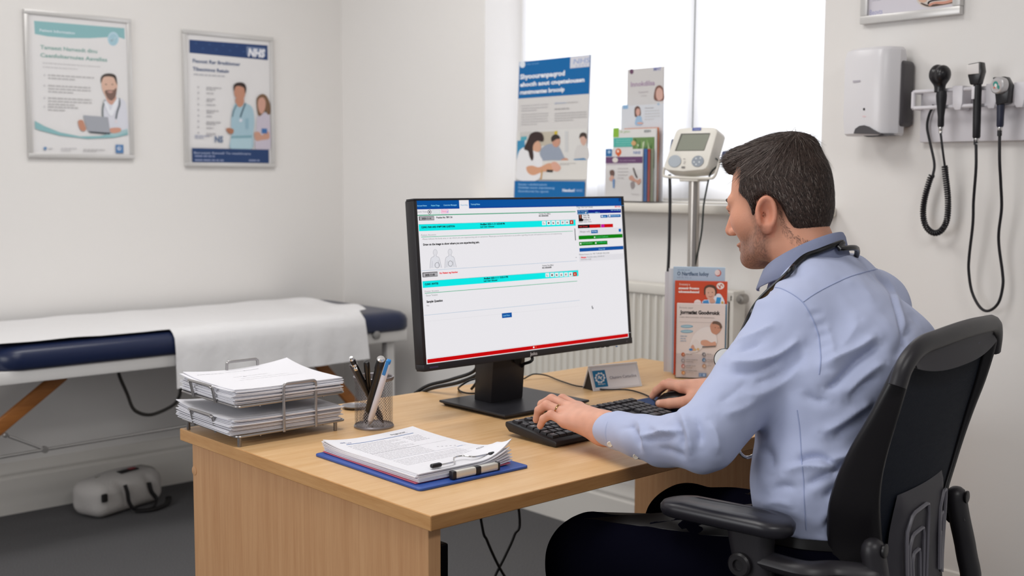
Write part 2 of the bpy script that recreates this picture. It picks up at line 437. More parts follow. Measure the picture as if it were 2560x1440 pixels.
# roller blind of thin white cloth
bl=bpy.data.materials.new('blind_cloth'); bl.use_nodes=True; nt=bl.node_tree; nt.nodes.clear()
out=nt.nodes.new('ShaderNodeOutputMaterial'); mx=nt.nodes.new('ShaderNodeMixShader'); di=nt.nodes.new('ShaderNodeBsdfDiffuse'); tr=nt.nodes.new('ShaderNodeBsdfTranslucent')
di.inputs[0].default_value=(.86,.86,.88,1); tr.inputs[0].default_value=(.9,.9,.93,1); mx.inputs[0].default_value=.5
nt.links.new(di.outputs[0],mx.inputs[1]); nt.links.new(tr.outputs[0],mx.inputs[2]); nt.links.new(mx.outputs[0],out.inputs[0])
BX=XW+.19
bt=thing('roller_blind','thin white window blind glowing with daylight above the sill','blind',(BX,Wm,WZ0))
for y0,y1 in ((WY0+.004,2.525),(2.532,WY1-.004)):
    b=NB(); n=24; rows=[]
    for z in (WZ0+.012,WZ0+.4,WZ0+.8,WZ1-.03):
        rows.append([b.verts.new((BX+.006*math.sin(7*(y0+(y1-y0)*k/n)+z)+.002*math.sin(31*k/n),y0+(y1-y0)*k/n,z)) for k in range(n+1)])
    for A,B in zip(rows,rows[1:]):
        for k in range(n): b.faces.new((A[k],A[k+1],B[k+1],B[k]))
    obj('blind_cloth',b,bl,bt,ang=180)
b=NB(); tube(b,[(BX,WY0+.01,WZ1-.03),(BX,WY1-.01,WZ1-.03)],.018,14); obj('roller',b,wf,bt)
# ------------------------------------------------------------------ light and camera
def area(name,loc,tgt,sx,sy,power,col=(1,1,1),spread=180):
    l=bpy.data.lights.new(name,'AREA'); l.shape='RECTANGLE'; l.size=sx; l.size_y=sy; l.energy=power; l.color=col; l.spread=math.radians(spread)
    o=bpy.data.objects.new(name,l); COL.objects.link(o); o.location=loc
    o.rotation_euler=(Vector(tgt)-Vector(loc)).to_track_quat('-Z','Y').to_euler(); return o
area('ceiling_light',(.9,1.6,2.7),(.9,1.6,0),1.2,.6,L_CEIL,(1,.985,.965))
area('ceiling_light.001',(.6,-.9,2.7),(.6,-.9,0),1.2,.6,L_CEIL2,(1,.985,.965))
area('ceiling_light.002',(1.6,3.0,2.7),(1.6,3.0,0),1.2,.6,L_CEIL3,(1,.985,.965))
area('daylight',(XW+1.2,Wm,2.0),(XW,Wm,1.75),2.2,1.9,L_DAY,(.93,.96,1))
area('left_light',(-2.1,2.0,1.65),(1.5,2.0,1.0),2.4,1.5,L_LEFT,(.98,.985,1))  # area light added for an unseen source at the left, its kind unknown
w=bpy.data.worlds.new('world'); SC.world=w; w.use_nodes=True
w.node_tree.nodes['Background'].inputs[0].default_value=(.97,.98,1,1); w.node_tree.nodes['Background'].inputs[1].default_value=L_WORLD
cd=bpy.data.cameras.new('camera'); cam=bpy.data.objects.new('camera',cd); COL.objects.link(cam)
cam.matrix_world=frame(CAM,RGT,UPV,-FWD); cd.sensor_width=36; cd.lens=36*FOC/2560; cd.clip_start=.05
cd.dof.use_dof=True; cd.dof.focus_distance=2.15; cd.dof.aperture_fstop=4.5
SC.camera=cam
SC.view_settings.view_transform='Standard'; SC.view_settings.look='None'; SC.view_settings.exposure=0; SC.view_settings.gamma=1
SC.view_settings.use_curve_mapping=False
SC.cycles.use_denoising=True
try: SC.cycles.denoiser='OPENIMAGEDENOISE'
except Exception: pass
SC.cycles.max_bounces=8; SC.cycles.diffuse_bounces=5; SC.cycles.transparent_max_bounces=12; SC.cycles.caustics_refractive=False; SC.cycles.caustics_reflective=False
# ------------------------------------------------------------------ desk
DZ=.73
def wood(name,c1,c2,stretch,scale=7):
    m=mat(name,c1,rough=.38,spec=.4); nt=m.node_tree; b=nt.nodes['Principled BSDF']
    tc=nt.nodes.new('ShaderNodeTexCoord'); mp=nt.nodes.new('ShaderNodeMapping'); mp.inputs['Scale'].default_value=stretch
    n=nt.nodes.new('ShaderNodeTexNoise'); n.inputs['Scale'].default_value=scale; n.inputs['Detail'].default_value=6; n.inputs['Roughness'].default_value=.62; n.inputs['Distortion'].default_value=.25
    n2=nt.nodes.new('ShaderNodeTexNoise'); n2.inputs['Scale'].default_value=scale*7; n2.inputs['Detail'].default_value=3
    mxn=nt.nodes.new('ShaderNodeMath'); mxn.operation='MULTIPLY_ADD'; mxn.inputs[1].default_value=.45
    r=nt.nodes.new('ShaderNodeValToRGB'); e=r.color_ramp.elements
    e[0].position=.38; e[0].color=(*hexlin(c1),1); e[1].position=.98; e[1].color=(*hexlin(c2),1)
    nt.links.new(tc.outputs['Object'],mp.inputs['Vector'])
    for q in (n,n2): nt.links.new(mp.outputs[0],q.inputs['Vector'])
    nt.links.new(n2.outputs['Fac'],mxn.inputs[0]); nt.links.new(n.outputs['Fac'],mxn.inputs[2]); nt.links.new(mxn.outputs[0],r.inputs['Fac'])
    nt.links.new(r.outputs['Color'],b.inputs['Base Color']); return m
top_m=wood('beech_top','#c99a63','#deb98b',(.5,8,8))
edgeX=wood('beech_edge','#9c6b3d','#b98a58',(.8,14,14)); edgeY=wood('beech_edge_side','#b3804c','#cb9d6a',(14,.8,14))
pan_m=wood('beech_panel','#b4835a','#cc9f74',(10,10,.35))
DX0,DX1,DY0,DY1=1.0745,2.50,1.361,2.19
desk=thing('office_desk','light beech office desk with panel ends, the man working at it','desk',((DX0+DX1)/2,(DY0+DY1)/2,0))
b=NB(); fs=box(b,(DX0,DY0,DZ-.0245),(DX1,DY1,DZ),.0012,1)
for f in b.faces:
    n=f.normal if f.normal.length else f.normal
b.normal_update()
for f in b.faces:
    if abs(f.normal.y)>.7: f.material_index=1
    elif abs(f.normal.x)>.7: f.material_index=2
obj('tabletop',b,[top_m,edgeX,edgeY],desk)
b=NB(); box(b,(DX0+.012,DY0+.022,0),(DX0+.037,DY1-.03,DZ-.0245),.0008,1)
pl=obj('end_panel',b,pan_m,desk)
b=NB(); box(b,(DX1-.055,DY0+.022,0),(DX1-.03,DY1-.03,DZ-.0245),.0008,1); obj('end_panel',b,pan_m,desk)
cc=onx(486,1177,DX0+.012)
b=NB(); lathe(b,cc+V((.0005,0,0)),(-1,0,0),[(.0095,0),(.0095,.0012),(.0085,.0016),(0,.0016)],28)
obj('screw_cover',b,pan_m,pl)
# ------------------------------------------------------------------ things on the walls
snapm=mat('poster_frame_silver','#d2d0ce',rough=.3,metal=.25)
def frame_bars(b,A,a0,b0,a1,b1,w,d0,d1,bev=.002):
    """picture frame in plane of Art A, from depth d0 to d1 along its normal"""
    M=frame(A.o,A.u,A.v,A.n)
    for lo,hi in (((a0,b0),(a1,b0+w)),((a0,b1-w),(a1,b1)),((a0,b0+w),(a0+w,b1-w)),((a1-w,b0+w),(a1,b1-w))):
        box(b,(*lo,d0),(*hi,d1),bev,2,0,M)
def wall_poster(label,o,u,v,pxl,pyb,pxr,pyt,w,depth):
    A=Art(V(o)+np.cross(unit(u),unit(v))*(depth*.55),u,v)
    a0,b0=A.px2uv(pxl,pyb); a1,b1=A.px2uv(pxr,pyt)
    root=thing('wall_poster',label,'poster',A.uv((a0+a1)/2,b0))
    b=NB(); frame_bars(b,A,a0,b0,a1,b1,w,-depth*.55,depth*.45); obj('poster_frame',b,snapm,root)
    A.ruv(a0+w*.5,b0+w*.5,a1-w*.5,b1-w*.5,'#e6e4e4')
    A.b=(a0+w,b0+w,a1-w,b1-w); return root,A
PX,PZ=(1,0,0),(0,0,1)
# --- poster with teal waves
r,A=wall_poster('white framed poster with teal waves and a smiling doctor holding a laptop',(0,YW,0),PX,PZ,71,394,326,48,.017,.016)
A.poly([(85,52),(311,70.5),(312,98),(297,93),(270,93),(225,95.5),(170,95),(120,91),(87,85)],'#8fbcc0')
A.text('Patient Information',99,78,187,6,'#d9e4ea',.03)
A.ell(283,97,14,17.5,'#bcd6e2'); A.ell(283,99,11,14,'#a9cbd8'); A.stroke([(276,97),(281,103),(289,93)],2.2,'#c9dfe8')
A.text('Tamaest Namesdt dinu',101,122,243,9.5,'#8fb3ad',.02); A.text('Caenfolternuies Aavelles',101,142,268,9.5,'#8fb3ad',.02)
A.lines(106,156,250,2,10,2.2,'#cfcdce')
for y,n,x1 in ((186,2,235),(212,3,226),(243,3,229),(265,2,195)):
    A.ell(111,y+2,2,2.5,'#cbc9cc'); A.lines(120,y,x1,n,7.6,3.2,'#bfbdbd')
# doctor with laptop
A.blob([(262,250),(275,244),(297,245),(314,256),(319,300),(319,322),(290,326),(262,318),(256,285)],'#dcdde6')
A.blob([(268,236),(287,236),(290,250),(278,262),(266,250)],'#d2a594')
A.blob([(254,205),(258,192),(272,186),(286,190),(293,205),(292,226),(286,246),(277,252),(266,244),(256,224)],'#dcb7a4')
A.blob([(253,208),(252,196),(258,187),(270,183.5),(284,185.5),(291,193),(293,212),(289,204),(284,194),(270,191),(258,194)],'#4d4642')
A.blob([(262,228),(272,225),(284,225),(291,220),(290,238),(283,249),(276,251),(268,244)],'#80675f'); A.blob([(268,229),(276,227),(283,229),(276,233)],'#c59a8f')
A.ell(265,211,2.4,1.2,'#6d5750'); A.ell(281,211,2.4,1.2,'#6d5750')
A.stroke([(262,250),(257,270),(257,293)],4,'#8f9698'); A.stroke([(298,246),(299,262),(293,280),(290,297)],4,'#858c94'); A.ell(290,304,4,4,'#e2dce2')
A.blob([(260,252),(270,262),(276,276),(284,258),(293,247),(297,252),(282,288),(272,284),(262,262)],'#eceef4')
A.poly([(87,302),(110,315),(150,331),(200,341),(250,340),(300,329),(319,322),(319.5,337),(285,344),(220,347),(150,339),(100,326),(88,321)],'#8fbcc0')
A.poly([(262,352-15),(319,322),(319,330),(290,341)],'#a9c8cd')
A.blob([(195,306),(199,300),(207,301),(212,312),(215,322),(210,328),(201,324)],'#c69079'); A.blob([(274,322),(290,319),(302,321),(300,330),(280,333)],'#d39e8a')
A.poly([(208,288),(270,293),(276,334),(221,330)],'#a7aab2'); A.poly([(221,328),(276,332),(274,336),(226,332)],'#474f55')
A.ell(113,371,4,4,'#6c8fb8'); A.lines(122,369,138,1,1,3,'#cac8ca'); A.lines(153,369,192,2,5,2,'#cac8ca'); A.lines(208,372,262,2,4,2.2,'#c2c0c0')
A.rect(289,361.5,309,383,'#5b84b5'); A.ell(298,371,5,5,'#c6cfe0'); A.ell(299,370,2,2,'#5b84b5')
A.done('print',r)
# --- poster with the navy header
r,A=wall_poster('framed poster with navy header and two nurses in blue and lilac tunics',(0,YW,0),PX,PZ,463,416,682,94,.017,.016)
A.poly([(473,99),(669,113.5),(669.5,150.5),(473.5,132)],'#2b4373')
for k in range(8): A.ell(490+k*17,108+k*1.3+ (k%2)*12,4,3,'#35507f')
A.rect(616,116,664,141.5,'#7585a6'); A.text('NHS',620,140,661,19,'#eeeef4',.05,.18)
A.text('Fieoost Rar Bradtiomer',482,156,601,9,'#56688c',.02); A.text('Tibeomnos Retuiv',482,176,573,9,'#56688c',.02)
A.lines(484,184,612,1,8,3,'#b9b9be')
for k in range(9): A.lines(494,216+k*14.2,500,1,5,4,'#bcbabd'); A.lines(516,217+k*14.4,553-(k%3)*7,1 if k%2 else 2,5,3,'#bdbbbd')
A.lines(487,338,523,2,5,2.4,'#a9adc0'); A.text('NS',537,355,558,15,'#73839f',.04)
# nurse in lilac
A.blob([(644,290),(655,282),(668,284),(674,292),(675,373),(640,373),(641,330)],'#cbc3d0')
A.blob([(641,252),(646,240),(657,235),(667,241),(675,260),(676,283),(669,286),(664,278),(650,290),(644,283)],'#7c6049')
A.blob([(645,254),(649,246),(658,244),(664,254),(663,270),(657,283),(650,282),(645,268)],'#cfa08e')
A.blob([(636,332),(648,330),(655,338),(664,330),(672,330),(673,346),(655,350),(640,351)],'#cb9c88'); A.rect(654,321,668,334,'#4573ad')
# nurse in blue scrubs
A.blob([(586,262),(598,256),(612,258),(630,268),(636,300),(633,335),(629,372),(577,372),(580,335),(578,300)],'#a9c6d3')
A.poly([(578,340),(630,338),(629,346),(577,346)],'#86acb8'); A.poly([(577,346),(629,345),(629,372),(577,371)],'#b4d0da')
A.blob([(590,246),(609,246),(608,262),(598,268),(590,258)],'#c58f77')
A.blob([(586,222),(590,212),(602,210),(613,218),(613,236),(607,251),(599,256),(591,246),(586,236)],'#c58f77')
A.blob([(585,228),(584,215),(590,208),(602,206),(612,210),(616,222),(613,234),(610,220),(598,215),(589,217)],'#3a2f2c')
A.stroke([(614,258),(606,278),(601,293)],3.6,'#64808f'); A.stroke([(592,262),(584,278),(581,292)],3,'#7e9fac'); A.ell(602,301,4,4,'#dfe3ee')
A.blob([(565,322),(574,320),(584,324),(582,334),(572,333)],'#b07a60'); A.rect(614,296,622,322,'#96b8c8')
A.rect(480,370,672.5,409,'#2c4470')
A.text('Beroesst Rewall Te nealthcare',485,384,627,4.6,'#a9b2cc',.02); A.lines(487,388,570,1,4,4,'#8792b4'); A.lines(487,398,606,1,4,4,'#8792b4'); A.lines(622,399,667,1,4,4,'#8792b4')
A.done('print',r)
# --- cropped poster above the dispenser
WU=(0,-1,0)
r,A=wall_poster('white framed poster above the white soap dispenser with navy border and typing hands',(XW,0,0),WU,PZ,2153,62,2417,-300,.022,.022)
a0,b0,a1,b1=A.b
e0=A.px2uv(2163,52); e1=A.px2uv(2379,31)
A.ruv(e0[0],e0[1],e1[0],b1-.01,'#3f5a80'); A.ruv(e0[0]+.0035,e0[1]+.003,e1[0]+.001,b1-.014,'#d9d5dd')
A.text('Beovts',2174,38,2206,13,'#a9a9cc',.01); A.lines(2214,33,2247,1,4,3,'#c2bfc8'); A.lines(2180,1,2217,1,4,2.5,'#bfbcc6')
A.blob([(2293,-4),(2340,-12),(2400,-14),(2392,6),(2358,14),(2318,19),(2300,12)],'#d8cfc8')
A.blob([(2303,10),(2322,17),(2356,13),(2392,5),(2390,0),(2350,8),(2322,12),(2304,7)],'#5a4a45')
A.stroke([(2320,10),(2324,4),(2340,0),(2380,-4)],4,'#4a4148'); A.blob([(2321,13),(2326,8),(2340,4),(2362,3),(2384,-3),(2386,3),(2360,10),(2336,10),(2326,15)],'#d39a86')
A.blob([(2296,-2),(2310,-8),(2318,-2),(2312,6),(2300,5)],'#d9b29c')
A.done('print',r)
# --- hand towel dispenser (white cover over a grey housing)
dl='white plastic soap dispenser with dark grey side and scooped underside mounted on wall'
r=thing('soap_dispenser',dl,'dispenser',(XW,1.69,1.37))
wp=mat('white_plastic','#e2e0e3',rough=.28); dg=mat('dark_grey_plastic','#4d4a4d',rough=.45)
y0,y1=1.618,1.766; zb,zt=1.362,1.598; xf=2.822
# housing
b=NB(); box(b,(2.872,1.612,1.385),(XW-.0005,1.75,1.562),.012,3)
obj('housing',b,dg,r)
# cover: front skin wraps round; section rings in z
b=NB(); rings=[]
for z,ins,arch in ((zb,.012,0),(zb+.006,.004,0),(zb+.05,0,0),(zt-.03,.0,0),(zt-.008,.006,0),(zt,.02,0)):
    w=(y1-y0)/2-ins*.5; c=(y0+y1)/2; ring=[]
    for k in range(13):      # front curve from +y to -y
        t=-1+2*k/12; ring.append((xf+ins+.016*abs(t)**2.6+ (.030*max(0,(t-.55)/.45)**2),c-w*t,z))
    ring.append((2.902,c-w+.001,z)); ring.append((2.902,c+w-.001,z)); rings.append(ring)
loft(b,rings)
cov=obj('cover',b,wp,r,ang=28)
# scoop under the cover: dark mouth set into the front lower edge
A=Art((xf-.0006,0,0),WU,PZ)
b=NB()
prof2=[A.px2uv(*q) for q in ((2134,334),(2138,322),(2148,315),(2160,313),(2172,317),(2184,325),(2196,332),(2202,336))]
prism(b,prof2[::-1],A.o+A.n*-.03,A.u,A.v,.031,0)
prism(b,[A.px2uv(*q) for q in ((2134,334),(2202,335),(2230,338),(2160,342))][::-1],A.o+A.n*-.045,A.u,A.v,.03,0)
obj('mouth',b,dg,r)
A=Art((xf,0,0),WU,PZ,off=.0006); A.ell(2160,273,2.6,3.4,'#2b282b'); A.done('sensor_eye',r)
A=Art((xf,0,0),WU,PZ,off=.0006); A.rect(2132,201.5,2151,205,'#b7b2bb'); A.ell(2160,291,5,2,'#e6cfd2'); A.done('print',r)
# --- diagnostic wall set
rk=thing('instrument_rack','white wall rack with three holder slots for the black examination handles','rack',(XW,1.45,1.34))
rw=mat('rack_white','#dedbe0',rough=.35)
b=NB(); box(b,(2.915,1.20,1.343),(XW-.0005,1.582,1.482),.004); obj('back_plate',b,rw,rk)
RX=2.868
b=NB()
for z in (1.4745,1.432):
    tube(b,[(2.915,1.580,z),(RX+.008,1.580,z),(RX,1.572,z),(RX,1.24,z)],.0052,10)
tube(b,[(RX+.002,1.578,1.432),(RX+.002,1.578,1.4745)],.0055,10); obj('rail',b,rw,rk)
for px in (2394,2478,2548):
    c=onx(px,255,RX-.004); b=NB(); prism(b,[(-.0145,.032),(.0145,.032),(.0145,-.012),(.010,-.030),(-.006,-.030),(-.0125,-.018)],(RX-.008,c[1],1.452),WU,PZ,-.05,0,.003)
    obj('cradle',b,rw,rk)
blk=mat('black_rubber','#17151a',rough=.45); blk2=mat('black_plastic','#1d1b1e',rough=.3); nav=mat('navy_plastic','#23263a',rough=.4); chrome=mat('chrome','#d8d6d4',rough=.18,metal=1)
def handle(name,label,px,ytop,ybot,xx,rt,rb,m,group='examination handles on the wall rack'):
    t=onx(px[0],ytop,xx); e=onx(px[1],ybot,xx); r=thing(name,label,'medical instrument',e,group)
    d=t-e; L=np.linalg.norm(d); b=NB(); lathe(b,e,d,[(rb*.8,0),(rb,.004),(rb*1.02,L*.3),(rt*.95,L*.75),(rt,L*.88),(rt*.9,L)],24); obj('handle',b,m,r)
    b=NB(); lathe(b,e-unit(d)*.016,d,[(.0045,0),(.0052,.003),(.0042,.006),(.0058,.009),(.0058,.016)],18); obj('connector',b,chrome,r)
    return r,t,e,unit(d)
HX=2.852
# round headed scope
r,t,e,d=handle('otoscope','round headed black examination scope hanging first in the wall rack, coiled cord below',(2354,2352),228,318,HX,.0135,.008,blk)
b=NB(); c=onx(2351,188,HX); 
s=SDF(c-.045,c+.045,.0022); s.add(s.ell(c+V((0,.008,.002)),(.022,.021,.026))); s.add(s.ell(c+V((-.006,-.010,.001)),(.024,.019,.024)),.004); s.add(s.cone(c,c+V((0,0,-.042)),.013,.014),.012)
P,F=s.mesh(); npmesh('head',P,F,[blk2],r)
b.free()
def cordpath(pxs,x): return [onx(a,c,x+dx) for a,c,dx in pxs]
b=NB(); tube(b,smoothpath([e-d*.016,*cordpath([(2356,370,0),(2362,415,.01)],HX)],6),.0030,8)
tube(b,smoothpath(cordpath([(2332,440,.04),(2336,410,.045),(2326,360,.05),(2318,320,.05),(2322,290,.05),(2334,262,.055)],HX),6),.0036,8)
# coil
path=smoothpath(cordpath([(2362,415,.01),(2364,440,.015),(2370,500,.03),(2367,550,.035),(2352,577,.038),(2333,582,.04),(2315,566,.04),(2308,535,.04),(2312,495,.04),(2326,446,.04),(2332,438,.04)],HX),14)
Ls=[0]
for p,q in zip(path,path[1:]): Ls.append(Ls[-1]+np.linalg.norm(q-p))
turns=62; N=turns*10; T=np.linspace(0,Ls[-1],N); C=np.array([[np.interp(tt,Ls,[p[i] for p in path]) for i in range(3)] for tt in T])
hel=[]
for i in range(N):
    tg=unit(C[min(i+1,N-1)]-C[max(i-1,0)]); n1=unit(np.cross(tg,(1,0,0))); n2=np.cross(tg,n1); a=2*math.pi*i/10; hel.append(C[i]+.0062*(math.cos(a)*n1+math.sin(a)*n2))
tube(b,hel,.0025,6); obj('coiled_cord',b,blk,r)
# ophthalmoscope, white faced
r,t,e,d=handle('ophthalmoscope','straight black examination scope with a white square head, middle of the wall rack',(2444,2441),208,346,HX-.004,.0105,.0095,blk)
b=NB(); c=onx(2441,186,HX-.004); prism(b,[(-.018,.026),(.016,.030),(.020,.006),(.012,-.026),(-.010,-.026),(-.0165,-.004)],c+V((.013,0,0)),WU,PZ,.026,0,.003); h=obj('head',b,blk2,r)
b=NB(); prism(b,[(-.0185,.023),(.0125,.027),(.0145,.0),(-.0165,-.0005)],c+V((-.011,0,0)),WU,PZ,.006,0,.0015); obj('lens_cover',b,mat('bone_white','#dcd8d6',rough=.35),h)
b=NB(); box(b,c+V((-.0135,-.003,-.062)),c+V((-.008,.0045,-.03)),.001); obj('switch',b,rw,r)
# stethoscope like dial head
r,t,e,d=handle('dermatoscope','examination scope with a round silver dial head, third in the wall rack',(2503,2500),232,318,HX-.004,.0105,.0085,nav)
c=onx(2491,213,HX-.03); ax=unit((-1,.35,.05))
b=NB(); lathe(b,c-ax*.022,ax,[(.012,0),(.0205,.003),(.0215,.014),(.0205,.02),(.018,.022),(0,.022)],36); hd=obj('head',b,mat('brushed_silver','#c6c4c6',rough=.3,metal=.6),r)
b=NB(); prism(b,[(-.02,.02),(.012,.02),(.024,.0),(.022,-.045),(-.008,-.05),(-.014,-.01)],onx(2507,213,HX)+V((.012,0,0)),WU,PZ,.028,0,.003); obj('neck',b,blk2,r)
A=Art(c,unit(np.cross((0,0,1),ax)),unit(np.cross(ax,np.cross((0,0,1),ax))),off=.0003); 
A.ell(2491,213,12,13,'#b9b2b2'); A.ell(2489,211,6.5,8,'#3f8f86'); A.ell(2489,214,3.4,5,'#e3dfdc'); A.ell(2496,218,3,5,'#3f8f86'); A.ell(2486,219,2.5,2.5,'#cf7466'); A.done('dial_face',hd)
# looped cord between the last two handles
b=NB(); tube(b,smoothpath(cordpath([(2440,356,0),(2440,420,0),(2434,500,.02),(2432,560,.03),(2423,640,.04),(2422,680,.045),(2430,730,.05),(2450,768,.05),(2472,777,.05),(2496,757,.05),(2507,715,.05),(2506,680,.05),(2498,620,.045),(2497,580,.04),(2504,520,.03),(2502,460,.015),(2499,400,0),(2499,334,0)],HX-.004),6),.0037,10)
for q in ((2440,352),(2499,330)): lathe(b,onx(*q,HX-.004)-V((0,0,.01)),(0,0,1),[(.0055,0),(.0058,.012),(.0045,.02)],14)
tag(obj('hanging_cord',b,blk),'long black cord looping down the wall below the instrument rack','cord')
# ------------------------------------------------------------------ radiator
rm=mat('radiator_enamel','#ddd9d1',rough=.35); r=thing('radiator','white ribbed panel radiator on the wall below the window','radiator',(2.89,2.65,.3))
b=NB(); ya,yb=2.135,3.12; zt2,zb2=.905,.30; X0=2.855
pts=[]; n=30
for k in range(n):
    y=ya+.02+(yb-ya-.04)*k/n; w=(yb-ya-.04)/n
    for f,d in ((0,.0),(.28,.0),(.38,.010),(.9,.010)): pts.append((y+w*f,X0+d))
pts.append((yb-.02,X0))
lo=[(x,y,zb2+.035) for y,x in pts]; hi=[(x,y,zt2-.055) for y,x in pts]
t=[(X0+.001,y,zb2) for y,x in pts]; tt=[(X0+.001,y,zt2-.035) for y,x in pts]
loft(b,[t,lo,hi,tt],closed=False)
box(b,(X0+.018,ya,zb2),(XW-.03,yb,zt2-.02),.004)
obj('ribbed_panel',b,rm,r,ang=30)
b=NB(); box(b,(X0-.004,ya-.002,zt2-.036),(XW-.028,yb+.002,zt2),.006,3); obj('top_grille',b,rm,r)
b=NB(); box(b,(X0-.004,ya-.003,zb2+.02),(XW-.028,ya+.012,zt2-.01),.004); obj('side_cover',b,rm,r)
c=onx(1852,748,X0-.012); b=NB(); lathe(b,c+V((.02,0,0)),(-1,0,0),[(.016,0),(.016,.02),(.013,.026),(.006,.027),(.006,.03),(0,.03)],24); obj('bleed_valve',b,mat('steel_dull','#a9a5a0',rough=.35,metal=.8),r)
# ------------------------------------------------------------------ treatment couch and bag
navy=mat('navy_vinyl','#1c2645',rough=.32,spec=.5); wmet=mat('white_enamel_metal','#dcdad8',rough=.35)
orange=wood('varnished_wood','#8a5426','#b0713a',(.5,8,8)); steel=mat('steel_rod','#a5a3a1',rough=.35,metal=.7)
BYN,BYF,BX0,BX1=3.665,4.325,1.205,2.815; ZC0,ZC1=.640,.715
bed=thing('treatment_couch','portable treatment couch with navy padded top and white frame along the wall','couch',((BX0+BX1)/2,(BYN+BYF)/2,0))
b=NB(); cx,cy=(BX0+BX1)/2,(BYN+BYF)/2; pts=rrect(BX1-BX0,BYF-BYN,.075,8)
rings=[]
for ins,z in ((.006,ZC0),(0,ZC0+.01),(0,ZC1-.034),(.006,ZC1-.018),(.02,ZC1-.006),(.045,ZC1)):
    rings.append([(cx+x*(1-2*ins/(BX1-BX0)),cy+y*(1-2*ins/(BYF-BYN)),z) for x,y in pts])
loft(b,rings); obj('cushion',b,navy,bed,ang=60)
b=NB(); 
for y in (BYN+.012,BYF-.04): box(b,(.72,y,.598),(BX1-.03,y+.028,.6395),.003)
for x in (.72,BX1-.058): box(b,(x,BYN+.04,.598),(x+.028,BYF-.04,.6395),.003)
obj('frame',b,wmet,bed)
for y in (BYN+.045,BYF-.08):
    c=ony(977,900,y) ; b=NB(); box(b,(c[0]-.019,y,0),(c[0]+.019,y+.035,.598),.003); obj('leg',b,wmet,bed)
def beam(p,q,w,t,m,nm):
    p=V(p);q=V(q); b=NB(); obox(b,(p+q)/2,q-p,(0,1,0),(np.linalg.norm(q-p),t,w),.003); return obj(nm,b,m,bed)
for y in (3.79,4.22):
    p=ony(158,950,3.79); p2=ony(0,1082,3.79); d=unit(p2-p); q=p+d*(p[2]/-d[2]-.004)
    p=V((p[0],y,p[2]+.02)); q=V((q[0],y,.02)); beam(p,q,.042,.024,orange,'brace')
    m=ony(790,920,3.79); n=ony(872,1012,3.79); d=unit(n-m); n=m+d*(m[2]/-d[2]-.004); beam((m[0],y,m[2]+.03),(n[0],y,.02),.042,.024,orange,'brace')
b=NB(); yr=3.765; tube(b,[ony(-160,1171,yr),ony(112,1124,yr),ony(440,1069,yr),ony(700,1025,yr)],.0055,8)
tube(b,[ony(22,1091,yr),ony(112,1124,yr)],.0045,8); lathe(b,ony(14,1088,yr)+V((0,.01,0)),(0,-1,0),[(.008,0),(.008,.012),(.005,.016),(0,.016)],14)
lathe(b,ony(112,1124,yr)+V((0,.008,0)),(0,-1,0),[(.011,0),(.011,.014),(0,.015)],12)
obj('tension_rod',b,steel,bed)
b=NB(); tube(b,smoothpath([ony(*q,3.80) for q in ((292,905),(298,938),(318,985),(332,1020),(352,1034),(376,1037),(400,1030),(430,1015),(444,1000),(452,970),(452,905))],6),.0062,8)
obj('hanging_strap',b,mat('dark_cord','#2a2724',rough=.6),bed)
b=NB(); c=ony(943,838,BYN-.0); lathe(b,c+V((0,.012,0)),(0,-1,0),[(.016,0),(.016,.012),(.01,.016),(0,.016)],16); obj('frame_knob',b,mat('grey_plastic','#8c8a88',rough=.5),bed)
# paper couch roll
pm=mat('couch_paper','#e6e5e6',rough=.8,sss=0); add_bump(pm,9,.35,dist=.02,detail=5)
b=NB(); n=90; x0,x1=1.19,2.60; XD0,XD1=1.785,2.575; zt=ZC1+.0055
def top_row(f,k):
    x=x0+(x1-x0)*k/n; return x
rows=[]
for j in range(15):
    t=j/14; y=BYF-.03+(BYN+.030-(BYF-.03))*t; r=[]
    for k in range(n+1):
        x=x0+(x1-x0)*k/n
        if k==n: x+=.10*max(0,(t-.1))*(1-t)*2.2
        lift=.002*math.sin(9*x+4*y)+.0015*math.sin(23*x-7*y)+.004
        if k>=n-4: lift+=.004*(k-n+4)*(.5+.5*math.sin(17*y))
        lift=max(lift,.003)
        r.append(b.verts.new((x,y,zt+lift)))
    rows.append(r)
for A_,B_ in zip(rows,rows[1:]):
    for k in range(n): b.faces.new((A_[k],A_[k+1],B_[k+1],B_[k]))
last=rows[-1]; ks=[k for k in range(n+1) if XD0<=x0+(x1-x0)*k/n<=XD1]
dr=[(BYN+.012,zt-.006),(BYN-.004,zt-.022),(BYN-.009,zt-.05)]+[(BYN-.010-.0006*i,zt-.05-.016*i) for i in range(1,9)]
prev=[last[k] for k in ks]
for i,(y,z) in enumerate(dr):
    cur=[]
    for k in ks:
        x=x0+(x1-x0)*k/n; u=(x-XD0)/(XD1-XD0); f=i/len(dr)
        wv=(.005*math.sin(19*x)+.004*math.sin(43*x+1))*f
        zz=zt-(zt-z)*(1.10-.16*u-.03*math.sin(5*u))
        cur.append(b.verts.new((x+(.010 if u>.5 else -.004)*f*(1 if abs(u-.5)>.45 else 0),y-abs(wv)-.001,zz)))
    for k in range(len(ks)-1): b.faces.new((prev[k],prev[k+1],cur[k+1],cur[k]))
    prev=cur
sh=tag(obj('paper_sheet',b,pm,ang=180),'white paper sheet draped over the navy treatment couch','sheet')
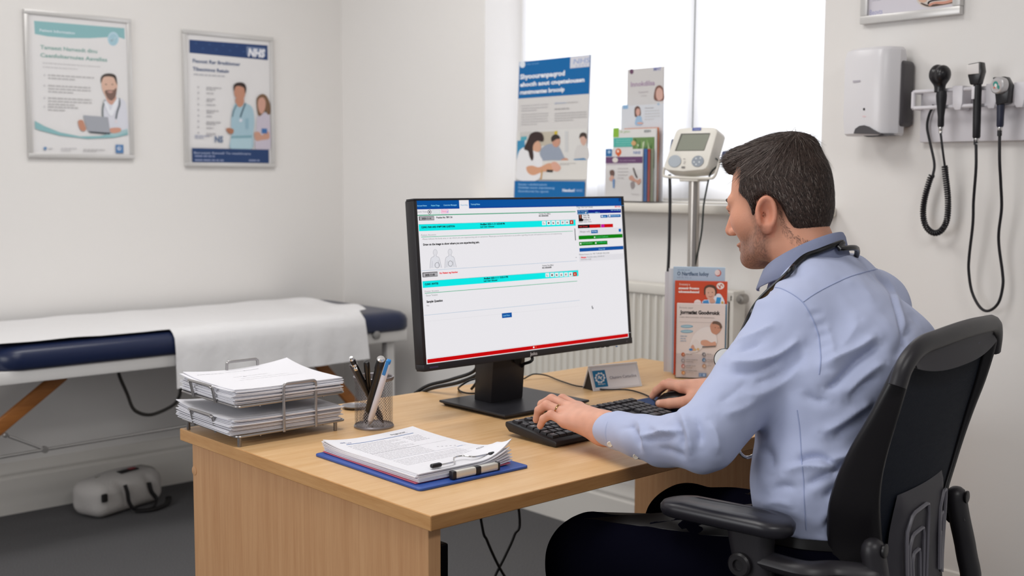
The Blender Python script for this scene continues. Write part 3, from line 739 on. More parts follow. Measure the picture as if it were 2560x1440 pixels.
# holdall under the couch
bp0=V((1.655,4.02,0)); bp1=V((1.965,4.125,0)); bu=unit(bp1-bp0); bv=V((-bu[1],bu[0],0)); BW=.165; L=np.linalg.norm(bp1-bp0)
bagm=mat('grey_canvas','#b7b3b0',rough=.8); add_bump(bagm,120,.2)
c=(bp0+bp1)/2+bv*BW/2+V((0,0,.0665))
s=SDF(c-V((.24,.2,.1)),c+V((.24,.2,.12)),.0055); R=(bu,bv,(0,0,1))
s.add(s.rbox(c,(L/2,BW/2,.064),.045,R)); s.add(s.ell(c+V((0,0,.018)),(L/2*.98,BW/2*.9,.062),R),.03)
for a,bz,q in ((-.06,.0,.012),(.07,.03,.012),(.13,-.02,.01)): s.cut(s.cone(c-bv*(BW/2+.004)+bu*a+V((0,0,.05)),c-bv*(BW/2+.008)+bu*(a+.05)+V((0,0,-.05)),.006,.01),.03)
s.inter(-s.half((0,0,.003),(0,0,-1))*-1 if False else -(s.Z-.003),.004)
P,F=s.mesh(); bag=thing('holdall','small grey holdall bag with black straps on the floor under the couch','bag',(c[0],c[1],0)); npmesh('bag_body',P,F,[bagm],bag)
bs=mat('black_webbing','#120f10',rough=.7)
def strap(pts,w,t):
    b=NB(); tube(b,smoothpath(pts,6),w,10,flat=(1,t),up=bv); obj('strap',b,bs,bag)
f=lambda a,o,z: bp0+bu*a-bv*o+V((0,0,z))
strap([f(.118,.004,.112),f(.120,.014,.085),f(.124,.016,.05),f(.135,.03,.02),f(.165,.05,.012),f(.21,.05,.012),f(.245,.03,.03),f(.236,.014,.06),f(.232,.006,.095)],.011,.3)
strap([f(.14,.03,.012),f(.19,.065,.010),f(.26,.06,.010),f(.30,.035,.014),f(.315,.02,.02)],.012,.45)
b=NB(); obox(b,f(.022,.004,.085),bu,bv,(.022,.014,.03),.004); obj('strap_tab',b,bs,bag)
b=NB(); obox(b,c+V((0,0,.0785))-bv*.03+bu*.02,bu,bv,(.085,.03,.006),.002); lb=obj('brand_patch',b,bs,bag)
b=NB(); obox(b,c+V((0,0,.0805))-bv*.03+bu*.04,bu,bv,(.028,.02,.006),.002); obj('red_badge',b,mat('dull_red','#8a2430',rough=.6),lb)
b=NB(); tube(b,smoothpath([f(L-.02,-.02,.07),f(L-.012,-.05,.118),f(L-.03,-.09,.132),f(L-.08,-.085,.139),f(.06,-.085,.139)],6),.004,6); obj('zip_piping',b,mat('piping_grey','#86837c',rough=.7),bag)
# ------------------------------------------------------------------ window sill
acr=clear('clear_acrylic',.985); acr2=clear('clear_acrylic_tint',.965,(.99,.99,1))
# big blue poster leaning by the window
tl=math.radians(2.2); pv=V((math.sin(tl),0,math.cos(tl)))
A=Art((2.925,0,WZ0+.0005),WU,pv); a0,b0=A.px2uv(1287,492); b0=0.0015; a1,b1=A.px2uv(1478,136); a1-=.002
pr=thing('display_board','blue and white display board standing on the sill with people at a table','poster',A.uv((a0+a1)/2,0))
b=NB(); box(b,(a0,b0,-.005),(a1,b1,0),.0008,1,0,frame(A.o,A.u,A.v,A.n)); obj('board',b,mat('foam_board','#dfe0e4',rough=.5),pr)
def R(x0,y0,x1,y1,h): A.rect(x0,y0,x1,y1,h)
blue='#0a66a6'; A.ruv(a0+.001,b0+.001,a1-.001,b1-.001,'#d7d4d2')
t0=A.px2uv(1294,247)[1]; A.ruv(a0+.001,t0,a1-.001,b1-.001,blue)
A.ell(1306,161,7,8.5,'#dfe6ee'); A.text('nhs trust',1316,163,1347,5,'#6b9fd0',.01)
q0=A.px2uv(1425,171)[1]; A.ruv(A.px2uv(1425,171)[0],q0,a1-.004,b1-.0015,'#d6d6de'); A.text('NHS',1433,160,1474,12,'#9fadd0',.02,.18); A.text('LMT',1440,167,1470,5,'#a9b3cf',.0)
A.text('Shyoourenpaqrod',1300,198,1412,11.5,'#eef1f7',.04); A.text('ehocth aout cnqeteioussn',1300,217,1461,10,'#eef1f7',.04); A.text('rnsntmoantes brocoip',1300,236,1411,10,'#eef1f7',.04)
A.text('unmensonesl cnmc',1302,266,1370,4,'#b9b6bb',0); A.lines(1303,270,1368,2,6,2.4,'#c3c0c2'); A.lines(1303,285,1370,5,6.3,2.3,'#c6c3c3')
A.text('infomionsn',1386,260,1415,4,'#98a9c8',.01); A.lines(1417,255,1463,1,5,2.4,'#c2bfbf'); A.lines(1386,271,1451,1,5,3.2,'#b6b3b3'); A.lines(1386,282,1466,4,6,2.4,'#c4c1c1')
# photograph on the board
ph=A.px2uv(1292,328)[1]; pl_=A.px2uv(1288,449)[1]; A.ruv(a0+.001,pl_,a1-.001,ph,'#dcdad7')
A.poly([(1293,352),(1312,350),(1312,385),(1292,400)],'#3f8fb8'); A.poly([(1302,338),(1318,336),(1317,350),(1301,352)],'#5aa9b8'); A.poly([(1345,330),(1392,328),(1392,362),(1345,365)],'#c2b9a8'); A.poly([(1386,328),(1394,327),(1393,338),(1386,338)],'#d0b840')
A.poly([(1300,330),(1330,328),(1325,340),(1300,342)],'#c9c7c3')
A.poly([(1412,328),(1420,328),(1420,380),(1412,380)],'#cfcfcf')
A.blob([(1443,365),(1458,362),(1470,368),(1471,398),(1440,402),(1436,385)],'#d3d0ce'); A.blob([(1450,340),(1457,334),(1466,338),(1466,354),(1459,364),(1452,356)],'#d3ac9c'); A.blob([(1448,346),(1450,335),(1458,331),(1466,335),(1466,348),(1460,341),(1452,343)],'#4a3e3a')
A.poly([(1432,398),(1460,395),(1470,402),(1469,414),(1440,402)],'#4b84b0')
A.blob([(1352,375),(1366,362),(1382,360),(1398,368),(1410,392),(1418,398),(1405,402),(1380,400),(1352,400)],'#9aa3b3')
A.blob([(1380,352),(1382,343),(1390,339),(1399,345),(1400,358),(1392,368),(1383,364)],'#c99883'); A.blob([(1379,354),(1378,344),(1386,336),(1396,338),(1400,346),(1391,348),(1385,352)],'#3b3331')
A.blob([(1402,400),(1412,395),(1420,398),(1416,404),(1406,405)],'#c8947c')
A.poly([(1350,402),(1470,400),(1468,449),(1352,449)],'#dedbd6')
A.lines(1400,408,1440,2,3,1.6,'#a9a5a2')
A.blob([(1293,395),(1300,375),(1318,366),(1340,370),(1352,392),(1356,405),(1346,449),(1294,449),(1291,420)],'#e9e8ea')
A.blob([(1318,372),(1330,352),(1342,350),(1350,358),(1352,372),(1344,380),(1332,376)],'#d7a78c')
A.blob([(1310,372),(1318,352),(1326,335),(1340,329),(1354,333),(1359,345),(1356,354),(1345,352),(1336,358),(1332,370),(1334,392),(1330,402),(1324,392),(1320,378)],'#3d2f2d')
A.blob([(1316,418),(1330,414),(1348,418),(1370,408),(1384,410),(1396,418),(1398,424),(1380,428),(1356,430),(1334,438),(1320,432)],'#d8a282'); A.poly([(1367,424),(1383,425),(1381,431),(1366,430)],'#33302f')
A.blob([(1378,408),(1390,405),(1402,418),(1396,428),(1384,426)],'#dca995'); A.line((1355,425),(1352,449),4,'#c9a06e')
b2=A.px2uv(1288,452)[1]; A.ruv(a0+.001,b0+.001,a1-.001,b2,blue)
A.text('Denoen r calccilniot pecont',1296,463,1367,5,'#8fb8e0',.02); A.text('Ooletlet ecuvn copoitsetog',1295,471,1386,5,'#8fb8e0',.02); A.text('Gonnboret hu cpovt',1295,480,1371,5,'#8fb8e0',.02); A.text('Newborl',1406,479,1436,7,'#e2e8f4',.04); A.text('NHSC',1440,479,1457,6,'#8fb0dc',.02)
A.done('print',pr)
# stepped leaflet holder
hold=thing('leaflet_holder','clear stepped leaflet holder on the window sill behind the screen','leaflet holder',(2.90,2.59,WZ0))
HY0,HY1=2.455,2.700
b=NB()
M0=(2.842,2.985)
prism(b,[(2.846,WZ0+.001),(2.99,WZ0+.001),(2.99,1.44),(2.935,1.44),(2.905,1.36),(2.875,1.30),(2.848,1.27)],(0,HY0,0),(1,0,0),(0,0,1),-.0025)
prism(b,[(2.846,WZ0+.001),(2.99,WZ0+.001),(2.99,1.44),(2.935,1.44),(2.905,1.36),(2.875,1.30),(2.848,1.27)],(0,HY1,0),(1,0,0),(0,0,1),-.0025)
box(b,(2.844,HY0,WZ0+.001),(2.99,HY1,WZ0+.004))
for x,z in ((2.845,1.272),(2.879,1.33),(2.909,1.40),(2.939,1.44)): box(b,(x,HY0+.0025,WZ0+.004),(x+.002,HY1-.0025,z))
obj('tray',b,acr,hold)
def leaflet(label,X,x0,yt,x1,zb,t,body='#d9d6d4',grp=None,draw=None):
    A=Art((X,0,0),WU,PZ); a0,_=A.px2uv(x0,yt); a1,b1=A.px2uv(x1,yt); zb_=zb
    r=tag(obj('leaflet',NBbox(A,a0,zb_,a1,b1,t),mat('paper_'+body.strip('#'),body,rough=.55)),label,'leaflet',grp)
    if draw:
        A.ruv(a0+.0004,zb_+.0004,a1-.0004,b1-.0004,body); draw(A,a0,zb_,a1,b1); A.done('print',r)
    return r
def NBbox(A,a0,z0,a1,z1,t):
    b=NB(); box(b,(a0,z0,-t),(a1,z1,0),0,1,0,frame(A.o,A.u,A.v,A.n)); return b
ZB=WZ0+.0045
def d_top(A,a0,b0,a1,b1):
    A.ell(1579,179,5,6.5,'#6b4a63'); A.text('MHT',1634,177,1653,8,'#7c83bd',.03); A.text('Innokdilsa',1577,217,1637,12,'#a48aa6',.02); A.text('buoont',1597,233,1621,5,'#b3a9ae',.01); A.text('ottost',1602,241,1617,4,'#c0b8ba',.0)
    A.blob([(1636,250),(1637,225),(1643,215),(1652,214),(1659,225),(1659.5,250)],'#7d5a50'); A.blob([(1640,240),(1641,226),(1648,219),(1656,226),(1657,244),(1650,251),(1644,250)],'#d0a89b')
leaflet('pale grey leaflet with a girl\'s face, top tier of the sill holder',2.962,1568.5,166,1660,ZB,.003,'#cfcccb',draw=d_top)
def d_2(A,a0,b0,a1,b1):
    A.rect(1557,263,1570,272,'#8fb4d6'); A.ell(1646,260,3,3,'#a9bccf'); A.text('Oouscntos',1612,272,1634,4,'#a5a2a4',.01); A.lines(1612,277,1650,4,7,1.8,'#c3c2c3')
    A.blob([(1586,282),(1587,270),(1594,265),(1600,270),(1602,285),(1597,292),(1588,292)],'#6d544c'); A.blob([(1590,283),(1591,274),(1596,271),(1600,276),(1599,286),(1594,290)],'#d2a598'); A.blob([(1589,298),(1594,290),(1603,292),(1605,303),(1608,306),(1603,313),(1588,312)],'#9fbdd9'); A.ell(1600,308,8,2.6,'#d7a999')
leaflet('pale blue leaflet with a dark haired woman, second tier of the sill holder',2.932,1553.5,259,1658,ZB,.004,'#d5d8de',draw=d_2)
leaflet('thin orange edged leaflet peeping out behind the green one on the sill',2.916,1560,318,1646,ZB,.003,'#cf7a4a')
def d_3(A,a0,b0,a1,b1):
    A.rect(1533,320.5,1547,343,'#8dbb44'); A.text('Bt gltkin',1551,332,1575,5,'#9bb97e',.01); A.text('SSSN',1610,331,1627,6,'#7d8286',.04)
    A.rect(1534,345,1581,367,'#4fb3a6'); 
    for k in range(3): A.text(('Gont sueootont','Dhd wosiomsnn','conmoson enr')[k],1540,352+k*6,1577,3.6,'#a9dcd4',.0)
    A.rect(1582,344,1635,420,'#6f8f5a'); 
    for k in range(14): A.blob([(1586+k*3.4,346+(k*37)%30),(1592+k*3.2,352+(k*23)%34),(1588+k*3.3,362+(k*17)%30)],('#4d7040','#86a868','#c3cfae','#577a49')[k%4])
    A.ell(1584,358,6,6,'#d3a878')
leaflet('green and teal leaflet with plants, third tier of the sill holder',2.903,1533,320,1640,ZB,.006,'#dfdedc',draw=d_3)
for x1,col,w,xx in ((1632,'#8a9279','dull green edged leaflet, rearmost of the coloured stack at the front of the sill holder',2.893),(1624,'#b8493f','red edged leaflet in the front stack of the sill holder',2.886),(1617,'#3c6aa6','blue edged leaflet just behind the pill leaflet on the sill',2.880)):
    leaflet(w,xx,1514,372,x1,ZB,.004,col)
def d_4(A,a0,b0,a1,b1):
    A.rect(1514,372.5,1530,391,'#2f6fa5'); A.ell(1523,380,4,4,'#a9c3de'); A.ell(1546,380,7.5,9,'#d8683a'); A.ell(1545,378,3,3.5,'#efd9cb'); A.ell(1546,388,3,3,'#d8683a'); A.text('NHS',1583,385,1601,7,'#8595bd',.03,.15)
    A.rect(1514,392.5,1606,407.5,'#6c4a70'); A.ell(1538,400,7,6.5,'#e0d9d2'); A.text('Ce onnrt teoteoe',1549,403,1589,4,'#b9a5bb',.0); A.lines(1515,409.5,1605,1,4,2,'#c9b9c9')
    A.lines(1544,420,1570,4,8,2,'#c4bfbf')
    A.blob([(1524,432),(1526,426),(1533,425),(1536,432),(1534,440),(1528,442)],'#6d5048'); A.blob([(1523,446),(1530,438),(1535,446),(1533,452),(1526,452)],'#d9aa98'); A.poly([(1531,448),(1537,448),(1536,470),(1532,470)],'#6f94c4')
    A.blob([(1573,442),(1580,438),(1586,446),(1594,450),(1600,446),(1602,454),(1596,462),(1590,456),(1580,452),(1573,448)],'#cf9c88'); A.stroke([(1583,420),(1588,435),(1592,444)],4,'#8f8584'); A.blob([(1576,458),(1584,454),(1586,466),(1579,472)],'#9b9192')
    A.text('Od loue',1578,487,1597,4,'#b3aeae',.0)
leaflet('white pill leaflet with purple band at the front of the sill holder',2.874,1514,372,1607,ZB,.004,'#dddad9',draw=d_4)
# ------------------------------------------------------------------ blood pressure monitor on a stand
tilt=math.radians(24); SX=2.66
bpm=thing('blood_pressure_monitor','cream blood pressure monitor with grey screen on a steel pole stand','medical monitor',(SX+.035,2.16,0))
cream=mat('cream_plastic','#dedad1',rough=.38); greyp=mat('grey_button','#9ea4aa',rough=.5)
c0=onx(1712,428,SX); A=Art(c0,WU,(math.sin(tilt),0,math.cos(tilt)))
U=lambda q: A.px2uv(*q)
out=[U(q) for q in ((1687.8,330),(1691,324),(1700,320),(1740,316.7),(1782,317.5),(1790,320),(1793,328),(1769,412),(1764,420),(1756,424),(1706,428.5),(1668,425),(1660,421),(1658,415))][::-1]
b=NB(); prism(b,out,A.o-A.n*.046,A.u,A.v,.046,0,.0055); body=obj('case',b,cream,bpm,ang=40)
A.off=.0012
A.poly([(1702.5,334),(1775.5,332.5),(1760,376.3),(1687,377)],'#55544e'); A.poly([(1706,336.5),(1774,335.5),(1759.5,375),(1691,375.8)],'#84877a')
A.poly([(1731,319.5),(1753,318.5),(1752,326),(1730,326.8)],'#5560a0'); A.text('Trismel',1734,325,1749,4,'#aab2dc',.01)
A.ell(1686.5,403,16.5,15,'#9aa1a8',-30); A.ell(1687,402,15.5,14,'#a6adb4',-30); A.ell(1744,403,15.5,13.5,'#8c939c',-30)
for q in ((1740,396),(1751,395),(1735,405),(1748,405),(1740,411)): A.ell(*q,2.2,2.2,'#c3c8cc')
A.lines(1708,396,1719,1,3,1.8,'#b0aaa6'); A.lines(1709,403,1716,2,4,1.8,'#b5afab'); A.rect(1704,416,1711,420,'#6d6a69')
A.done('control_panel',body)
cd_=(c0-A.n*.03); nv=mat('navy_cuff','#2c3c63',rough=.6)
b=NB(); prism(b,[U(q) for q in ((1668,340),(1680,339),(1664,389),(1661,378),(1661,374))],A.o-A.n*.034,A.u,A.v,.016,0,.003); obj('cuff_clip',b,nv,bpm)
b=NB(); prism(b,[U(q) for q in ((1788,392),(1793,368),(1815,366),(1819,373),(1812,380),(1806,386),(1800,393))][::-1],A.o-A.n*.044,A.u,A.v,.022,0,.003); obj('cuff_clip',b,nv,bpm)
PXc=SX+.036; pc=onx(1735,500,PXc)
b=NB(); lathe(b,(PXc,pc[1],0.03),(0,0,1),[(.0165,0),(.0165,.62),(.0125,.625),(.0125,.64),(.0165,.645),(.0165,1.21)],28); obj('pole',b,mat('brushed_steel','#b9b3ad',rough=.28,metal=.85),bpm)
b=NB()
for k in range(5):
    a=2*math.pi*k/5+.3; d=V((math.cos(a),math.sin(a),0)); tube(b,[(PXc,pc[1],.05),V((PXc,pc[1],.038))+d*.155],[.016,.011],10)
obj('base',b,mat('dark_grey_plastic2','#4a494b',rough=.5),bpm)
for k in range(5):
    a=2*math.pi*k/5+.3; d=V((math.cos(a),math.sin(a),0)); b=NB(); lathe(b,V((PXc,pc[1],.016))+d*.15-V((-d[1],d[0],0))*.008,(-d[1],d[0],0),[(.010,0),(.016,.002),(.016,.014),(.010,.016)],18); obj('castor',b,blk,bpm)
b=NB(); tube(b,smoothpath([onx(*q,SX+.01) for q in ((1661,418),(1659,434),(1663,441),(1700,444),(1770,446),(1785,442),(1793,425),(1800,398))],5),.0042,10); obj('carry_rail',b,cream,bpm)
b=NB(); box(b,(PXc-.028,pc[1]-.035,1.236),(PXc+.028,pc[1]+.035,1.246),.003); obj('mount_plate',b,cream,bpm)
hx=PXc-.005
b=NB(); tube(b,smoothpath([onx(*q,hx) for q in ((1674,436),(1675,470),(1675,520),(1674,560),(1673,610),(1671,660),(1668,720),(1672,790),(1690,830))],5),.0048,10); obj('air_hose',b,blk,bpm)
b=NB(); tube(b,smoothpath([onx(*q,hx) for q in ((1789,396),(1795,402),(1793,415),(1783,425),(1774,440),(1765,480),(1759,515),(1757,545),(1754,580),(1747,620),(1738,664),(1736,700))],5),.0026,8); obj('sensor_lead',b,mat('dark_green_cable','#16211f',rough=.5),bpm)
# ------------------------------------------------------------------ things on the desk
# monitor
ta=math.radians(5.4); MV=V((0,math.sin(ta),math.cos(ta)))
MO=V((1.78,1.888,.843)); S=Art(MO,(1,0,0),MV,pal=lambda h:glow(h),step=.00008,off=.0004)
mon=thing('computer_monitor','black computer monitor showing a white and turquoise patient record page','monitor',(1.76,1.93,DZ))
bz=mat('black_bezel','#232124',rough=.42)
bl_=S.px2uv(1060,928);br_=S.px2uv(1579,859);tr_=S.px2uv(1556,489.5);tl_=S.px2uv(1028,498)
mx0,mx1=(bl_[0]+tl_[0])/2,(br_[0]+tr_[0])/2; mz0,mz1=(bl_[1]+br_[1])/2,(tl_[1]+tr_[1])/2
sl=S.px2uv(1038,503);sr=S.px2uv(1551,494.5);sbl=S.px2uv(1067,911);sbr=S.px2uv(1573,843)
sx0,sx1,sz0,sz1=(sl[0]+sbl[0])/2,(sr[0]+sbr[0])/2,(sbl[1]+sbr[1])/2,(sl[1]+sr[1])/2
Mf=frame(S.o,S.u,S.v,S.n)
b=NB()
for lo,hi in (((mx0,mz0),(mx1,sz0)),((mx0,sz1),(mx1,mz1)),((mx0,sz0),(sx0,sz1)),((sx1,sz0),(mx1,sz1))):
    box(b,(*lo,-.022),(*hi,.0035 if lo!=(mx0,mz0) else .005),.0012,2,0,Mf)
bezel=obj('bezel',b,bz,mon)
b=NB(); box(b,(mx0+.002,mz0+.002,-.03),(mx1-.002,mz1-.002,-.004),.004,2,0,Mf); box(b,(mx0+.09,mz0+.05,-.056),(mx1-.09,mz1-.07,-.03),.012,3,0,Mf); obj('back_shell',b,bz,mon)
S.ruv(sx0,sz0,sx1,sz1,'#e8e6ea')
T=S.text
S.rect(1040,506,1551,513.5,'#02509c') if False else None
def strip(x0,ya,yb,x1,h):   # full-height band between two v levels taken at the left pixel
    a,v0=S.px2uv(x0,ya); _,v1=S.px2uv(x0,yb); c,_=S.px2uv(x1,ya-(x1-x0)*.013) ; S.ruv(a,v0,c,v1,h)
v_top=sz1; v_hd=S.px2uv(1041,523)[1]
S.ruv(sx0,v_hd,sx1,v_top,'#02509c')
S.ruv(sx0,v_hd-.0005,sx1,v_hd+.0022,'#0a3f97')
tb0=S.px2uv(1148,510)[0]; tb1=S.px2uv(1172,510)[0]; S.ruv(tb0,v_hd-.001,tb1,v_top,'#e8e6ea')
T('Account Home',1043,516,1067,3.4,'#8fd0ee',.02); T('Patient Triage',1078,515.5,1099,3.4,'#7fd6f2',.02); T('Customer Messages',1109,514.5,1142,3.4,'#8fd0ee',.02); T('Reporting',1152,514,1169,3,'#6fa9cc',.02); T('Training/Videos',1177,512.5,1200,3.4,'#8fd0ee',.02)
S.ell(1549,499,2.5,5,'#08306e')
T('Quick Views',1042,531.5,1068,4,'#77757a',.0); S.ring(1074,530,3.6,4.4,1.2,'#2c2b2e'); S.ell(1074,530,1.8,2,'#1d1c1f')
S.rect(1081,525,1100,534,'#b9cfc9'); S.rect(1082,526,1099,533,'#e6e6ea'); T('Updated',1084,531,1097,3,'#b6c6cf',0); S.rect(1102.5,524,1121.5,533,'#e99acb'); S.rect(1103.5,525,1120.5,532,'#f0d3e2'); T('Pinned',1105.5,530,1116,3,'#ee5a9a',.02); S.poly([(1117,530),(1118,532),(1121,526)],'#2a7fe0')
def uline(x0,y,x1,w,h):
    a,vv=S.px2uv(x0,y); c,_=S.px2uv(x1,y); hh=w*.00074; 
    # end column measured along the screen
    for _i in range(30):
        p=proj(S.uv(c,vv)); c+=(x1-p[0])*.0009
    S.ruv(a,vv-hh/2,c,vv+hh/2,h)
uline(1041,538.5,1439,2.6,'#2a9c72')
def rectp(x0,y0,x1,y1,h):
    """upright screen rectangle: left edge from (x0,y0) top to (x0,y1) bottom, out to column x1"""
    a,v0=S.px2uv(x0,y0); _,v1=S.px2uv(x0,y1); c=a+.1
    for _i in range(40):
        p=proj(S.uv(c,(v0+v1)/2)); c+=(x1-p[0])*.0009
    S.ruv(a,v1,c,v0,h); return a,c,v0,v1
rectp(1047,541,1085.5,551.5,'#2a282b'); rectp(1049,542,1085,550.5,'#a9a7ab'); T('2025-11-14',1054.5,548.5,1078,4.2,'#151416',.05); T('Practice No: 7BF1136',1091,546,1131,4.4,'#1a191b',.04)
rectp(1046.5,561,1439,578,'#04e6e4'); uline(1047,561,1439,.6,'#8a8f96')
T('CLINIC: PAIN AND SYMPTOMS QUESTION',1053,570.5,1137,4.4,'#0d1a1c',.05); T('Modified: 2025-11-13 16:55:48 PM',1201,563,1262,4.3,'#0d1a1c',.05); T('Last User: thinuser',1201,569,1236,4.2,'#0d1a1c',.03)
T('Training Time (Mins)',1347,536.5,1376,3.4,'#4c4a4e',.02); T('00:1:00:00:000',1347,541.5,1371,3.4,'#2a292c',.05)
def icons(xs,y0,y1):
    for i,x in enumerate(xs):
        yy=y0-(x-xs[0])*.035; rectp(x,yy,x+9.5,yy+(y1-y0),'#c00d10' if i==6 else '#ebe8ea'); cx,cy=x+4.7,yy+(y1-y0)/2
        if i==0: S.ring(cx,cy,1.5,2,.8,'#55565a',10,0,270)
        elif i==1: S.ell(cx,cy,2,2.4,'#0f0f10')
        elif i==2: S.poly([(cx-1.8,cy-1.5),(cx+1.8,cy-.5),(cx+1.8,cy+2),(cx-1.6,cy+2)],'#151516')
        elif i==3: S.poly([(cx-2,cy+2),(cx,cy-2.4),(cx+2.2,cy+2)],'#151516')
        elif i==4: S.poly([(cx-1.4,cy-2.2),(cx+1.6,cy-2.2),(cx+.8,cy+2.3),(cx-1.4,cy+2.3)],'#6a6a6e')
        elif i==5: S.ell(cx,cy,1.5,2.2,'#4c4c52')
        else: S.poly([(cx-1,cy-2.2),(cx+1.2,cy-2.2),(cx+.8,cy+2.3),(cx-.8,cy+2.3)],'#f2e4b8')
icons([1355,1367,1378.5,1390,1402,1413,1424],553,563)
T('Patient Answers',1053,590,1090,4.2,'#7d7b80',.0); uline(1053,592.8,1432,1.6,'#5ab892')
T('Please indicate the body area or say where you are experiencing pain or symptoms. Please give as much information as possible regarding the pain and symptoms that you are experiencing.',1057,599.5,1405,3.4,'#6a686c',.0)
T('Draw on the image to show where you are experiencing pain.',1058,614,1199,5,'#161517',.05)
a,_=S.px2uv(1437,571); S.poly([(1436,571),(1437.8,571),(1439.8,601),(1438,601)],'#4a4a50')
# body outlines
for cx,cy,bx,by in ((1088,631,1093,663),(1125,630,1126,659)):
    S.ring(cx,cy,4.6,7,.9,'#b4b3ba'); S.ell(cx,cy,4.4,6.8,'#dcdbe0')
    o=[(cx-3,cy+7),(cx-3.5,cy+10),(cx-10,cy+14),(cx-12,cy+24),(cx-13,cy+40)]; q=[(cx+3,cy+7),(cx+3.5,cy+10),(cx+9.5,cy+13),(cx+12.5,cy+24),(cx+16,cy+38)]
    S.poly(o+q[::-1],'#dddde3'); S.stroke(o,1,'#aeadb4'); S.stroke(q,1,'#aeadb4'); S.stroke([(cx-7,cy+22),(cx-8,cy+38)],.9,'#b4b3ba'); S.stroke([(cx+7.5,cy+20),(cx+10,cy+36)],.9,'#b4b3ba')
    S.ring(bx,by,5,6.2,1,'#77767c')
T('-',1439,645,1442,4,'#55555a',.04)
uline(1054,677,1442,1.1,'#a9bfd4')
rectp(1056,681.5,1094,693.5,'#29272a'); rectp(1057.8,683,1093.5,692.2,'#aaa8ac'); T('2025-11-03',1063,690,1087,4.2,'#151416',.06); T('No Patient reg Number',1099,685,1145,4.2,'#e8121a',.05)
T('Training Time (Mins)',1355.5,666,1384,3.4,'#4c4a4e',.02); T('00:1:00:00:000',1355.5,671.5,1379,3.6,'#2a292c',.05)
rectp(1056,703.5,1446,720,'#04e6e4'); uline(1056,703.3,1446,.6,'#8a8f96')
T('CLINIC: INVITES',1062,713,1096,4.4,'#0d1a1c',.05); T('Modified: 2025-11-11 13:25:14 PM',1210,698.5,1270,4.3,'#0d1a1c',.05); T('Last User: thinuser',1209.5,704.5,1244,4.2,'#0d1a1c',.04)
icons([1363.5,1375.5,1387,1398.5,1410,1421.5,1432.5],683,693)
T('Doctor Answers',1062,731,1097,4.2,'#85797d',.0); uline(1062,733.5,1443,1.7,'#55b48d'); T('Doctor Template',1065.5,741,1094,4.2,'#79777b',.0)
T('Sample Question',1066.5,757,1107,5.4,'#151416',.05); T('No',1067,766,1073,4,'#8a888c',.01)
uline(1060,788.5,1449,1.2,'#b3c4d6'); uline(1064,804,1447,.5,'#d6d4d8')
rectp(1254.5,783.5,1279.5,795.5,'#0a52a0'); T('Load Now',1258,791,1275,3.6,'#7fc6ea',.02)
S.blob([(1479,766),(1481,764),(1482,768),(1484,770),(1482,773),(1480,771)],'#8d8c90')
uline(1068,896,1572,.9,'#c8c4c8') if False else None
v=S.px2uv(1068,897)[1]; S.ruv(sx0,v,sx1,v+.0006,'#c9c5c9')
v0=S.px2uv(1068,910)[1]; v1=S.px2uv(1068,898.5)[1]; x0=S.px2uv(1068.5,904)[0]; x1=S.px2uv(1570.5,840)[0]; S.ruv(x0,v0+.0012,x1,v1,'#c40004')
p=S.px2uv(1333,869); S.ruv(p[0],v0+.004,p[0]+.0035,v1-.002,'#f4f2f2'); S.ruv(p[0]+.007,v0+.005,p[0]+.010,v1-.003,'#e06a4a')
# side panel
v=S.px2uv(1441,515)[1]; S.ruv(S.px2uv(1440.5,515)[0],v-.0016,sx1,v-.0004,'#2c6f9c')
T('Triage: THIN TOP TURNER',1441.5,520.5,1482,3.4,'#5f5d62',.01); T('RED FLAG',1537,518.5,1551,3.6,'#e8465a',.04)
rectp(1443,525,1552.5,534.5,'#0a1f86'); rectp(1443,525,1471,536,'#0e4a8c'); T('Mr. Turner Wilson',1446,529,1470,2.8,'#8fb9dc',.02); T('Date 11-07-1990 | M',1527,527,1550,2.8,'#9fd6e6',.02); T('NHS No 000000 | Practice contact no',1445,534.5,1486,2.6,'#7fc0e0',.02); S.ell(1464.5,532,1.6,1.6,'#f0f0f4'); T('0751 6',1488,533,1499,3,'#8fd0ee',.02)
S.poly([(1446,537),(1455,536.5),(1455,546),(1459,549),(1457,553),(1447,553.5)],'#0b0a0b'); S.blob([(1449,538),(1452,537),(1453,544),(1450,546)],'#9a5a48'); S.rect(1447,553.5,1457,557,'#b9b7ba')
for k,tt in enumerate(('Sex: M','Age: 35','Resident: 3','Weight: 74.8 kg')): T(tt,1458,540.5+k*5.3,(1473,1474,1476,1479)[k],3.4,('#3a383c','#3a383c','#3a383c','#8a888c')[k],.03)
rectp(1501,537.5,1519,544.5,'#0d5ba3'); T('Notes',1505,542.5,1515,3,'#a9d8f0',.02); S.rect(1503.5,539,1506.5,542.5,'#eef2f6'); rectp(1520,536.5,1551.5,543.5,'#0d5ba3'); T('Attachments',1527,540.5,1549,3,'#a9d8f0',.02); S.rect(1522.5,537.5,1526,541.5,'#eef2f6')
rectp(1444.5,562,1501.5,571,'#120204'); rectp(1474,562,1500,570,'#c60408'); T('Risk: Urgent',1448,568,1469,3,'#d83a3e',.03); rectp(1502,560.5,1532.5,569,'#c60408'); rectp(1502.5,561,1511,569,'#c4119a')
rectp(1446,572.5,1556,592,'#dfdde2'); T('Allergies verify',1449.5,581.5,1475,4.6,'#5f5d62',.0); rectp(1477.5,575.5,1494.5,583.5,'#0a62a6'); T('Edit Allerg',1480,580,1492,2.8,'#cfe6f4',.02); rectp(1546.5,572,1552.5,579.5,'#0a6ab4')
rectp(1446.5,589.5,1556.5,599,'#037d04'); T('Consent Confirmed',1489,594,1520,3.2,'#4fd07a',.01); S.ell(1486.5,593,1.6,1.6,'#e6f4e6')
